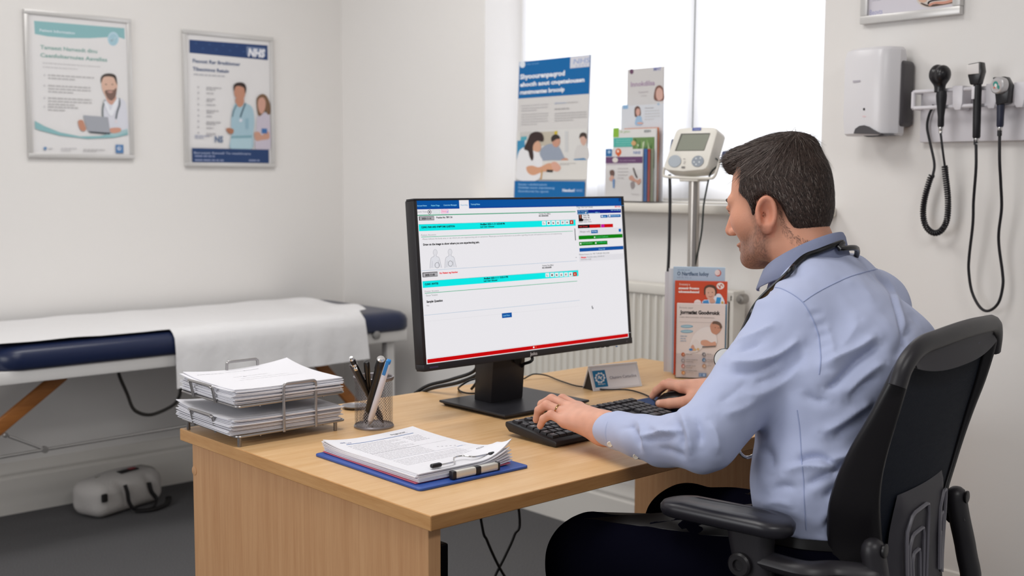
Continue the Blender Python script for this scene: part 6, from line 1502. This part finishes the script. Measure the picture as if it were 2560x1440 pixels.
# short clipped hairs that fade the hairline into the skin
hs_=hair_sd(P); fsd=hs_[F[:,0]]; f0_=P[F[:,0]]; cand=np.where((fsd>-20)&(fsd<6)&(f0_[:,1]<-.030)&(np.abs(f0_[:,0])<.07))[0]
for fi in rng.choice(cand,min(4200,len(cand)*2)):
    sdv=fsd[fi]; 
    if rng.random()>np.clip((sdv+20)/22,0,1): continue
    w=rng.random(4); w/=w.sum(); p=(P[F[fi]]*w[:,None]).sum(0); n=unit(hN[F[fi][0]]); dr=unit(V((0,-.35,-1))+.35*rng.normal(size=3)); dr=unit(dr-n*np.dot(dr,n)); side=unit(np.cross(dr,n)); L=.0030+.002*rng.random(); base=len(SV)
    for t,w_ in ((0,.00012),(.5,.00010),(1,.00003)):
        c=p+dr*L*t+n*(.0003+.0016*t); SV+=[c-side*w_,c+side*w_]
    for k in range(2): SF.append((base+2*k,base+2*k+1,base+2*k+3,base+2*k+2)); SM.append(2)
SV=np.array(SV); me_=npmesh('hair_strands',H2W(SV),np.array(SF),[hairm,mat('hair_grey','#7d736c',rough=.5),mat('hair_mid_brown','#473832',rough=.5)],hcap)
me_.data.polygons.foreach_set('material_index',np.array(SM,np.int32)); tag(me_,kind='stuff')
# eyes and brows
eb=NB()
for x in (-1,1):
    c_=h2w((.0300*x,.0798,.002)); lathe(eb,c_,HF,[(.0,-.012),(.0112,-.004),(.0124,.0),(.0112,.005),(.007,.0105),(.0,.0125)],20,0)
    lathe(eb,c_+HF*.0108-HU*.002,HF-HU*.25,[(.0055,0),(.0045,.0018),(.0,.0024)],14,1)
obj('eyes',eb,[mat('eye_white','#d8d2cc',rough=.25),mat('iris_dark','#2e2622',rough=.2)],man)
bb=NB()
for x in (-1,1):
    tube(bb,smoothpath([h2w((.014*x,.0965,.0185)),h2w((.026*x,.0935,.0235)),h2w((.040*x,.0845,.0230)),h2w((.046*x,.079,.018))],4),[.0022+.0012*math.sin(math.pi*k/12) for k in range(13)],8,flat=(1,1.3))
    tube(bb,smoothpath([h2w((.0195*x,.0912,.0025)),h2w((.0255*x,.0940,.0060)),h2w((.0320*x,.0938,.0068)),h2w((.0385*x,.0898,.0048)),h2w((.0425*x,.0850,.0010))],4),[.0007+.0007*math.sin(math.pi*k/16) for k in range(17)],6)
obj('eyebrows',bb,hairm,man)
# ---- hands
def hand(segs,palm,cut=None,h=.0019):
    pts=[p for sg in segs for p in sg[0]]+[p for p in palm[0]]
    lo=np.min(pts,axis=0)-.03; hi=np.max(pts,axis=0)+.03
    s=SDF(lo,hi,h)
    for k,(pp,rr) in enumerate(palm[1]): s.add(s.path(pp,rr),.018)
    base=s.d.copy(); fin=None
    for pts_,rr in segs:
        f=s.path(pts_,rr,.003); s.d=SDF.smin(s.d,f,.0075) 
    return s
def vv(px,py,z): return onz(px,py,z)
# left hand on the keys
Wl=V((1.556,1.452,.782)); fl=V((1.553,1.39,.786))
ks=DZ+.034
MC=[V((1.530,1.528,.786)),V((1.547,1.541,.797)),V((1.567,1.549,.803)),V((1.590,1.549,.801))]   # little .. index knuckles
def fing(m,pip,dip,tip,r): return ([m,pip,dip,tip],[r*1.12,r*1.05,r*.92,r*.78])
L_f=[fing(MC[0],V((1.519,1.556,.7965)),V((1.517,1.574,.786)),V((1.520,1.586,.7695)),.0082),
     fing(MC[1],V((1.534,1.583,.809)),V((1.533,1.604,.796)),V((1.536,1.614,.775)),.0089),
     fing(MC[2],V((1.558,1.594,.816)),V((1.557,1.620,.802)),V((1.559,1.630,.779)),.0094),
     fing(MC[3],V((1.587,1.593,.813)),V((1.586,1.616,.799)),V((1.585,1.626,.777)),.0092),
     ([V((1.588,1.478,.776)),V((1.616,1.512,.772)),V((1.627,1.541,.772)),V((1.632,1.562,.769))],[.0135,.0115,.0105,.0085])]
palmL=[([Wl,MC[0]],[.025,.0125]),([Wl,MC[1]],[.0245,.0125]),([Wl,MC[2]],[.0245,.0125]),([Wl,MC[3]],[.024,.0120]),([fl,Wl],[.0275,.0240]),([Wl+V((.012,0,-.004)),V((1.590,1.49,.778))],[.02,.016])]
sL=hand(L_f,([fl,Wl],palmL)); PL_,FL_=sL.mesh(1)
# knuckle bumps by displacement and tone
def hand_tone(P_,kn,nails):
    c=np.tile(np.array(hexlin('#d19b84')),(len(P_),1)).astype(float)
    for k in kn:
        w=np.exp(-(np.linalg.norm(P_-k,axis=1)/.010)**2)[:,None]*.55; c=c*(1-w)+SKR*w
    r=np.random.default_rng(1); nz=np.array([mnoise.noise(Vector(p*70)) for p in P_])[:,None]; c=c*(1+.10*nz)
    for k,nr in nails:
        w=(np.linalg.norm(P_-k,axis=1)<nr)[:,None]*.6; c=c*(1-w)+np.array(hexlin('#e6bcae'))*w
    return c
NL=vnormals(PL_,FL_)
body_P.append(PL_);body_F.append(FL_);body_C.append(hand_tone(PL_,MC+[f[0][1] for f in L_f],[]))
# right hand over the mouse
mt=lambda a,f,z: mc+V((a,f,z))
Wr=V((2.040,1.535,.782)); fr=V((2.065,1.47,.786))
MR=[mt(-.006,-.016,.052),mt(.013,-.013,.0515),mt(.030,-.020,.047),mt(.045,-.032,.040)]     # index .. little
R_f=[([MR[0],mt(-.017,.024,.054),mt(-.0185,.046,.037),mt(-.0185,.058,.0225)],[.0105,.0098,.0088,.0074]),
     ([MR[1],mt(.006,.030,.054),mt(.005,.052,.038),mt(.005,.064,.024)],[.0108,.0100,.009,.0076]),
     ([MR[2],mt(.029,.020,.048),mt(.030,.042,.032),mt(.030,.052,.017)],[.0102,.0094,.0084,.0072]),
     ([MR[3],mt(.047,.002,.038),mt(.045,.020,.024),mt(.043,.029,.012)],[.0092,.0084,.0074,.0064]),
     ([mt(.012,-.078,.030),mt(-.027,-.040,.024),mt(-.0395,-.010,.0185),mt(-.041,.018,.0145)],[.0165,.0130,.0115,.0090])]
palmR=[([Wr,m],[.0235,.0132]) for m in MR]+[([fr,Wr],[.028,.0245]),([Wr,mt(-.012,-.052,.030)],[.02,.0155])]
sR=hand(R_f,([fr,Wr],palmR)); PR_,FR_=sR.mesh(1)
tn=R_f[4][0][3]+V((-.007,-.001,.003))
body_P.append(PR_);body_F.append(FR_);body_C.append(hand_tone(PR_,MR+[f[0][1] for f in R_f],[(tn,.0062)]))
# ---- torso and arms under the clothes
SL,EL=V((1.715,1.150,.992)),V((1.512,1.186,.814)); SR_,ER=V((2.030,1.185,.997)),V((2.135,1.265,.815))
PEL=V((1.775,1.09,.575)); WST=V((1.765,1.095,.72)); CHS=V((1.812,1.125,.90)); NKB=V((1.845,1.185,1.035))
s=SDF((1.42,.88,.46),(2.24,1.55,1.10),.008)
s.add(s.path([PEL,WST,CHS,NKB],[.095,.09,.10,.07],.05)); s.add(s.path([SL+V((.03,0,-.01)),NKB,SR_+V((-.03,0,-.01))],[.05,.07,.05],.03),.05)
s.add(s.path([SL,EL,fl],[.046,.040,.028],.01),.03); s.add(s.path([SR_,ER,fr],[.046,.040,.028],.01),.03)
s.add(s.cone(NKB+V((0,-.01,-.05)),h2w((0,-.062,-.18)),.06,.054),.02)
PB,FB=s.mesh(1); body_P.append(PB);body_F.append(FB);body_C.append(np.tile(SK,(len(PB),1)))
off=0; AF=[]
for p_,f_ in zip(body_P,body_F): AF.append(f_+off); off+=len(p_)
bodyo=npmesh('body',np.concatenate(body_P),np.concatenate(AF),[skin],man,np.concatenate(body_C))
# thumb nail and ring
b=NB(); rc=(L_f[1][0][0]*.55+L_f[1][0][1]*.45); rd=unit(L_f[1][0][1]-L_f[1][0][0]); ra=unit(np.cross(rd,(0,0,1))); rb=np.cross(rd,ra)
tube(b,[rc+.0103*(math.cos(t)*ra+math.sin(t)*rb) for t in np.linspace(0,2*math.pi,25)[:-1]],.0011,8,True,flat=(1,1.6)); obj('wedding_ring',b,mat('gold','#d9a873',rough=.2,metal=1),man)
# ------------------------------------------------------------------ clothes
from mathutils.bvhtree import BVHTree
EXB=V((.988,.156,0)); EYB=V((-.156,.988,0))
shirtm=mat('pale_blue_cotton','#abb3d0',rough=.8,spec=.2,sheen=.15); add_bump(shirtm,900,.12,dist=.001)
seamm=mat('shirt_seam','#96a1c4',rough=.8); 
def squash(s,c,ex,k):
    l=(s.X-c[0])*ex[0]+(s.Y-c[1])*ex[1]; s.X0,s.Y0=s.X,s.Y; s.X=s.X-(1-1/k)*l*ex[0]; s.Y=s.Y-(1-1/k)*l*ex[1]
def unsq(s): s.X,s.Y=s.X0,s.Y0
s=SDF((1.40,.86,.63),(2.26,1.50,1.115),.0039)
squash(s,(1.775,1.09),EXB,1.36)
tor=s.path([V((1.772,1.088,.60)),V((1.766,1.093,.73)),V((1.795,1.115,.88)),V((1.822,1.145,.965))],[.126,.127,.132,.112],.03)
unsq(s); s.add(tor)
s.add(s.path([SL+V((.008,0,.0)),V((1.785,1.165,1.045)),NKB+V((0,-.004,.028)),V((1.935,1.188,1.05)),SR_],[.066,.052,.058,.052,.066],.02),.045)
s.add(s.cone(V((1.80,1.07,.93)),V((1.95,1.10,.93)),.085,.085),.05)      # shoulder blades
s.add(s.path([SL,SL*.5+EL*.5+V((.004,.004,-.006)),EL],[.067,.064,.054],.01),.022)
cufL=V((1.549,1.405,.786)); cufR=V((2.055,1.492,.784))
s.add(s.path([EL,EL*.5+cufL*.5+V((0,0,-.012)),cufL],[.0535,.0425,.0365],.01),.018)
s.add(s.path([SR_,SR_*.5+ER*.5,ER],[.068,.066,.058],.01),.022); s.add(s.path([ER,cufR],[.057,.038],.01),.018)
# openings: neck, cuffs, hem
s.cut(s.cone(NKB+V((0,.0,.02)),h2w((0,-.05,-.11)),.058,.058),.006)
s.inter(-(s.Z-.655),.004)
PS,FS=s.mesh(2)
keepz=None
NS=vnormals(PS,FS); pxS=projN(PS); face=(NS*(CAM-PS)).sum(1)>-.25*np.linalg.norm(PS-CAM,axis=1)
def pdist(pts,poly):
    d=np.full(len(pts),1e9); P_=[V(p)[:2] for p in smoothpath([(a,b_,0) for a,b_ in poly],6)]
    for a,b_ in zip(P_,P_[1:]):
        ab=b_-a; t=np.clip(((pts-a)@ab)/max(ab@ab,1e-9),0,1); d=np.minimum(d,np.linalg.norm(pts-a-t[:,None]*ab,axis=1))
    return d
disp=np.zeros(len(PS))
def fold(poly,amp,w,pair=0):
    """a pressed fold: ridge (+mm) or groove (-mm) along a line on the cloth"""
    global disp
    d=pdist(pxS,poly); e=np.minimum(1,pdist(pxS,[poly[0],poly[0]])/30+.15)*np.minimum(1,pdist(pxS,[poly[-1],poly[-1]])/30+.15)
    disp=disp+np.where(face,amp*.00135*(.55*np.exp(-(d/w)**2)+.55*np.exp(-d/(w*.55)))*e,0)
for q in (
 ([(1852,806),(1866,778),(1884,757),(1905,738),(1925,728)],-9,10),([(1846,822),(1862,795),(1890,765),(1925,742)],6,14),
 ([(1822,904),(1850,908),(1890,906),(1935,893),(1975,868),(2000,846)],7,12),([(1818,925),(1860,930),(1910,922),(1960,895)],-6,14),
 ([(1834,862),(1865,845),(1900,830),(1940,812)],5,10),([(1832,880),(1870,868),(1910,852)],-4.5,10),
 ([(1880,960),(1930,945),(1985,910),(2020,880)],-5,18),([(1850,985),(1900,985),(1960,955),(2010,915)],4,18),
 ([(1706,1030),(1716,1060),(1726,1100),(1728,1140)],7,11),([(1735,1035),(1748,1070),(1752,1120)],-6,13),([(1770,1050),(1790,1090),(1795,1140)],5,16),
 ([(1690,1045),(1700,1080),(1705,1130)],-5,10),([(1600,1092),(1655,1082),(1705,1073)],5,6),([(1600,1104),(1655,1095),(1700,1090)],-3,9),
 ([(1575,1060),(1590,1085),(1597,1125)],-5.5,8),([(1592,1048),(1606,1075),(1612,1130)],5,8),([(1556,1072),(1575,1068),(1592,1062)],-5,6),([(1625,1060),(1650,1075),(1690,1085)],4,10),
 ([(1640,1120),(1680,1130),(1720,1150)],-4,10),([(1800,1040),(1860,1020),(1900,990)],3.5,14),([(1790,1010),(1830,985),(1870,950)],-3,14),
 ([(2202,858),(2170,880),(2140,903),(2112,935),(2090,958),(2058,975)],-9,12),([(2195,838),(2150,870),(2110,890),(2060,915)],7,15),([(2215,905),(2180,925),(2140,960),(2110,990)],6,14),
 ([(2200,940),(2160,965),(2120,1005)],-7,13),([(2185,1000),(2140,1030),(2090,1065),(2050,1085)],6,15),([(2180,1030),(2130,1062),(2080,1095)],-7,13),
 ([(1985,1160),(2015,1145),(2050,1142),(2095,1165)],-8,11),([(1960,1185),(2000,1165),(2060,1170),(2100,1190)],6,14),([(2150,1140),(2110,1165),(2060,1190),(2010,1215)],-7,12),([(2165,1115),(2120,1140),(2060,1155)],6,13),
 ([(2130,1200),(2090,1225),(2050,1245)],-6,12),([(1905,1110),(1925,1140),(1930,1180)],-6,16),([(1920,1230),(1960,1215),(2000,1225)],-5,14),([(1900,1260),(1950,1255),(1990,1270)],4,14),
 ([(2110,1215),(2080,1260),(2060,1310)],5,13),([(2085,1270),(2070,1310),(2050,1330)],-5,10),([(2000,980),(2040,1000),(2080,1000)],-5,16),
 ([(2100,700),(2150,720),(2190,760)],2.5,18),([(2188,684),(2222,720),(2240,772),(2258,836),(2272,875)],-3.5,5),([(2198,680),(2230,718),(2250,775),(2270,840)],3,8),
 ([(2280,800),(2262,850),(2240,900)],-5,14),([(2150,800),(2120,850),(2090,880)],4,22),([(2060,800),(2080,860),(2085,900)],3,16)):
    fold(*q)
# puckers beside the armhole seam
for k in range(13):
    t=k/12; yy=775+165*t; xx=2016+34*math.sin(min(1,t*1.3)*math.pi/2)+4
    fold([(xx+2,yy),(xx+13,yy-3),(xx+24,yy-4)],3.2 if k%2==0 else -3.2,6)
n1=np.array([mnoise.noise(Vector((p[0]*17,p[1]*17,p[2]*11))) for p in PS]); n2=np.array([mnoise.noise(Vector((p[0]*38+5,p[1]*38,p[2]*26))) for p in PS])
disp+=.0030*n1+.0013*n2
PS=PS+NS*disp[:,None]
# lift the sleeve clear of the desk
onD=(PS[:,1]>DY0-.01)&(PS[:,2]<DZ+.0015); PS[onD,2]=DZ+.0015
near=(PS[:,1]>DY0-.03)&(PS[:,1]<=DY0-.01)&(PS[:,2]<DZ); 
shirt=npmesh('shirt',PS,FS,[shirtm],man)
bvS=BVHTree.FromPolygons([tuple(p) for p in PS],[tuple(f) for f in FS])
def onmesh(px,py,lift=0,bv=None):
    d=unit(ray(px,py)); h=(bv or bvS).ray_cast(Vector(CAM),Vector(d))
    if h[0] is None: return None
    return V(h[0])+V(h[1])*lift*(1 if V(h[1])@d<0 else -1)
def seam(poly,r=.0009,m=seamm,name='seam',lift=.0002):
    pts=[]
    for p in smoothpath([(a,b_,0) for a,b_ in poly],8):
        q=onmesh(p[0],p[1],lift)
        if q is None: continue
        if pts and np.linalg.norm(q-pts[-1][-1])<.03: pts[-1].append(q)
        else: pts.append([q])
    pts=max(pts,key=len) if pts else []
    if len(pts)<3: return
    b=NB(); tube(b,pts,r,6); return obj(name,b,m,shirt)
for q in (([(1918,722),(1938,719),(1957,723),(1985,738),(2008,757),(2024,782),(2036,808),(2046,838),(2050,866),(2052,900),(2048,936)],.0011),([(2008,755),(2032,738),(2058,723),(2092,706),(2127,691),(2175,677),(2222,666)],.0010),
          ([(1993,1025),(1999,1067),(2002,1110),(2004,1150),(2009,1200),(2011,1260),(2016,1325)],.0009)):
    seam(*q)
# collar
def ring_pt(phi,rl,rf,c,zf,zb):
    """phi 0 = front, pi = back"""
    return V((c[0],c[1],0))+RGTP*(rl*math.sin(phi))+FWDP*(rf*math.cos(phi))+V((0,0,(zf+zb)/2+(zf-zb)/2*math.cos(phi)))
NC=V((1.842,1.215)); b=NB(); prof_=[(.060,.061,1.035,1.085),(.0615,.0625,1.062,1.125),(.0635,.0655,1.072,1.146),(.0670,.070,1.074,1.150),(.0705,.0745,1.069,1.143),(.0765,.080,1.054,1.122),(.0830,.086,1.034,1.102),(.0815,.0845,1.032,1.099)]
rings=[]
for rl,rf,zf,zb in prof_:
    rings.append([ring_pt(.16+(2*math.pi-.32)*k/48,rl,rf,NC+FWDP[:2]*.004*(rl/.06),zf,zb) for k in range(49)])
loft(b,rings,closed=False); bmesh.ops.solidify(b,geom=list(b.faces),thickness=.0012); collar=obj('collar',b,shirtm,shirt,ang=60)
# cuff and buttons
ca=unit(Wl-cufL); cx_=unit(np.cross(ca,(0,0,1))); cz_=np.cross(cx_,ca)
b=NB(); rings=[]
for t,r in ((-.004,.0335),(-.003,.0362),(.0,.0370),(.020,.0352),(.043,.0325),(.0455,.0316),(.0455,.0298),(.030,.0300)):
    c=cufL+ca*t; rings.append([c+cx_*(r*1.02*math.cos(a))+cz_*(r*.93*math.sin(a)) for a in np.linspace(0,2*math.pi,41)[:-1]])
loft(b,rings,caps=False)
for v in b.verts:
    if v.co.y>DY0 and v.co.z<DZ+.0016: v.co.z=DZ+.0016
obj('cuff',b,shirtm,shirt,ang=60)
ca2=unit(Wr-cufR); cx2=unit(np.cross(ca2,(0,0,1))); cz2=np.cross(cx2,ca2); b=NB(); rings=[]
for t,r in ((-.004,.034),(.0,.0375),(.020,.036),(.043,.0335),(.0455,.032),(.040,.030)):
    c=cufR+ca2*t; rings.append([c+cx2*(r*1.02*math.cos(a))+cz2*(r*.93*math.sin(a)) for a in np.linspace(0,2*math.pi,41)[:-1]])
loft(b,rings,caps=False)
for v in b.verts:
    if v.co.z<DZ+.0016: v.co.z=DZ+.0016
obj('cuff',b,shirtm,shirt,ang=60)
for px,py in ((1525,1110),(1590,1141)):
    q=onmesh(px,py,.0); 
    cands=[o_ for o_ in (q,) if o_ is not None]
    if not cands: continue
    cpt_=cands[0]; d=unit(CAM-cpt_); nrm=unit(d*.6+V((-.6,-.2,-.35))); b=NB(); lathe(b,cpt_+d*.0015,nrm,[(.0052,0),(.0055,.0010),(.0045,.0022),(.003,.0016),(0,.0016)],18); obj('button',b,mat('pearl_button','#ddd3c4',rough=.25),shirt)
# ---- trousers
trm=mat('black_trousers','#0b0b15',rough=1,spec=0)
s=SDF((1.30,.80,.02),(2.10,1.75,.70),.0085)
HL,HRt=V((1.690,1.085,.565)),V((1.872,1.105,.565)); KL,KR=V((1.478,1.405,.560)),V((1.805,1.455,.548)); AL,AR=V((1.50,1.50,.09)),V((1.80,1.56,.09))
squash(s,(1.775,1.09),EXB,1.34); s.add(s.path([V((1.776,1.085,.555)),V((1.772,1.09,.66))],[.130,.1285],.02)); unsq(s)
s.add(s.path([HL,HL*.5+KL*.5,KL],[.098,.094,.080],.01),.04); s.add(s.path([HRt,HRt*.5+KR*.5,KR],[.098,.09,.078],.01),.04)
s.add(s.cone(V((1.78,1.15,.572)),V((1.665,1.37,.545)),.08,.078),.03)
s.add(s.path([KL,KL*.5+AL*.5+V((0,-.01,0)),AL],[.078,.066,.052],.01),.02); s.add(s.path([KR,KR*.5+AR*.5+V((0,-.01,0)),AR],[.076,.066,.052],.01),.02)
s.inter((s.Z-.672),.003); s.inter(-(s.Z-.478)-np.maximum(0,(s.Y-1.28))*20,.02)
s.inter(-(s.Z-.06),.004)
PT,FT=s.mesh(2); NT=vnormals(PT,FT)
nt1=np.array([mnoise.noise(Vector((p[0]*14,p[1]*20,p[2]*14))) for p in PT]); PT=PT+NT*(.004*nt1)[:,None]
tr_o=npmesh('trousers',PT,FT,[trm],man)
b=NB(); n=60; rings=[]
bvT=BVHTree.FromPolygons([tuple(p) for p in PT],[tuple(f) for f in FT])
for dz,dr in ((.640,.0008),(.641,.0024),(.669,.0024),(.670,.0008)):
    rr=[]
    for k in range(n):
        a=2*math.pi*k/n; d=EXB*math.cos(a)+EYB*math.sin(a); h=bvT.ray_cast(Vector(V((1.774,1.088,min(dz,.664)))+d*.5),Vector(-d)); rr.append((V(h[0]) if h[0] is not None else V((1.774,1.088,dz))+d*.14)*V((1,1,0))+V((0,0,dz))+d*dr)
    rings.append(rr)
loft(b,rings,caps=False); obj('belt',b,mat('black_leather','#0d0b0c',rough=.4),tr_o)
shm=mat('black_shoe','#100f10',rough=.3)
for A_ in (AL,AR):
    d=unit(EYB*.97+EXB*-.1); c=V((A_[0],A_[1],0)); s=SDF(c-V((.12,.12,.0))+V((0,0,-.01)),c+V((.12,.27,.14)),.006)
    s.add(s.path([c+d*-.03+V((0,0,.045)),c+d*.08+V((0,0,.042)),c+d*.17+V((0,0,.030))],[.040,.040,.032],.01)); s.add(s.cone(c+V((0,0,.06)),c+V((0,0,.10)),.042,.045),.02); s.inter(-(s.Z-.001),.004); PSh,FSh=s.mesh(1); npmesh('shoe',PSh,FSh,[shm],man)
# ---- stethoscope round the neck
bvC=BVHTree.FromPolygons([tuple(v.co) for v in collar.data.vertices],[tuple(p.vertices) for p in collar.data.polygons])
st=thing('stethoscope','black stethoscope hung around the man\'s neck with a white faced disc at his chest','stethoscope',(1.85,1.2,1.0))
def onboth(px,py,lift):
    c=[q for q in (onmesh(px,py,lift),onmesh(px,py,lift,bvC)) if q is not None]
    return min(c,key=lambda q:np.linalg.norm(q-CAM)) if c else None
vis=[onboth(*q,.0055) for q in ((1972,692),(1990,670),(2015,648),(2045,630),(2075,617),(2100,608))]; vis=[v for v in vis if v is not None]
back=[NC+FWDP[:2]*.004]
bk=lambda phi,r,z: V((NC[0],NC[1],0))+RGTP*(r*math.sin(phi))+FWDP*(r*math.cos(phi))+V((0,0,z))
tubem=mat('stethoscope_tube','#121114',rough=.25,spec=.6)
front_l=[V((1.790,1.283,1.015)),V((1.765,1.298,.96)),ond(1822,905,2.13)]
b=NB(); pth=front_l[::-1]+vis+[bk(math.pi*.97,.098,1.098),bk(math.pi*1.15,.102,1.092),bk(math.pi*1.35,.105,1.075)]
pth2=[bk(-math.pi*.62,.105,1.072),bk(-math.pi*.45 if False else math.pi*.42,.100,1.05)]
pth=pth[:-1]+[bk(math.pi*.80,.100,1.090),bk(math.pi*.60,.101,1.072),bk(math.pi*.42,.101,1.045),V((1.925,1.285,1.0)),V((1.91,1.30,.92))]
# going round the back from the near (left) side to the far (right) side
pth=front_l[::-1]+vis+[bk(math.pi*1.10,.086,1.122),bk(math.pi*.96,.088,1.122),bk(math.pi*.82,.090,1.116),bk(math.pi*.70,.096,1.098),bk(math.pi*.55,.102,1.068),bk(math.pi*.40,.104,1.040),V((1.925,1.292,.99)),V((1.90,1.305,.92)),V((1.84,1.305,.85)),V((1.775,1.285,.80))]
tube(b,smoothpath(pth,6),.0052,10); obj('tubing',b,tubem,st)
cp=ond(1812,898,2.12); cn=unit((CAM-cp)*.8+V((-.25,.15,.15)))
b=NB(); lathe(b,cp-cn*.012,cn,[(.006,0),(.019,.003),(.0205,.006),(.0205,.0105),(.019,.0115)],32); cpz=obj('chest_piece',b,mat('black_rim','#1a191b',rough=.3),st)
b=NB(); lathe(b,cp-cn*.012,cn,[(0,.0114),(.0188,.0114),(.0185,.0122),(0,.0124)],32,caps=False); obj('diaphragm',b,mat('diaphragm_white','#dcdbd8',rough=.4),cpz)
hk=[ond(*q,2.06) for q in ((1838,1095),(1845,1118),(1852,1134),(1864,1143),(1878,1141),(1890,1132))]
b=NB(); tube(b,smoothpath([V((1.775,1.285,.80))]+hk,6),.0030,10); obj('ear_tube',b,chrome,st)
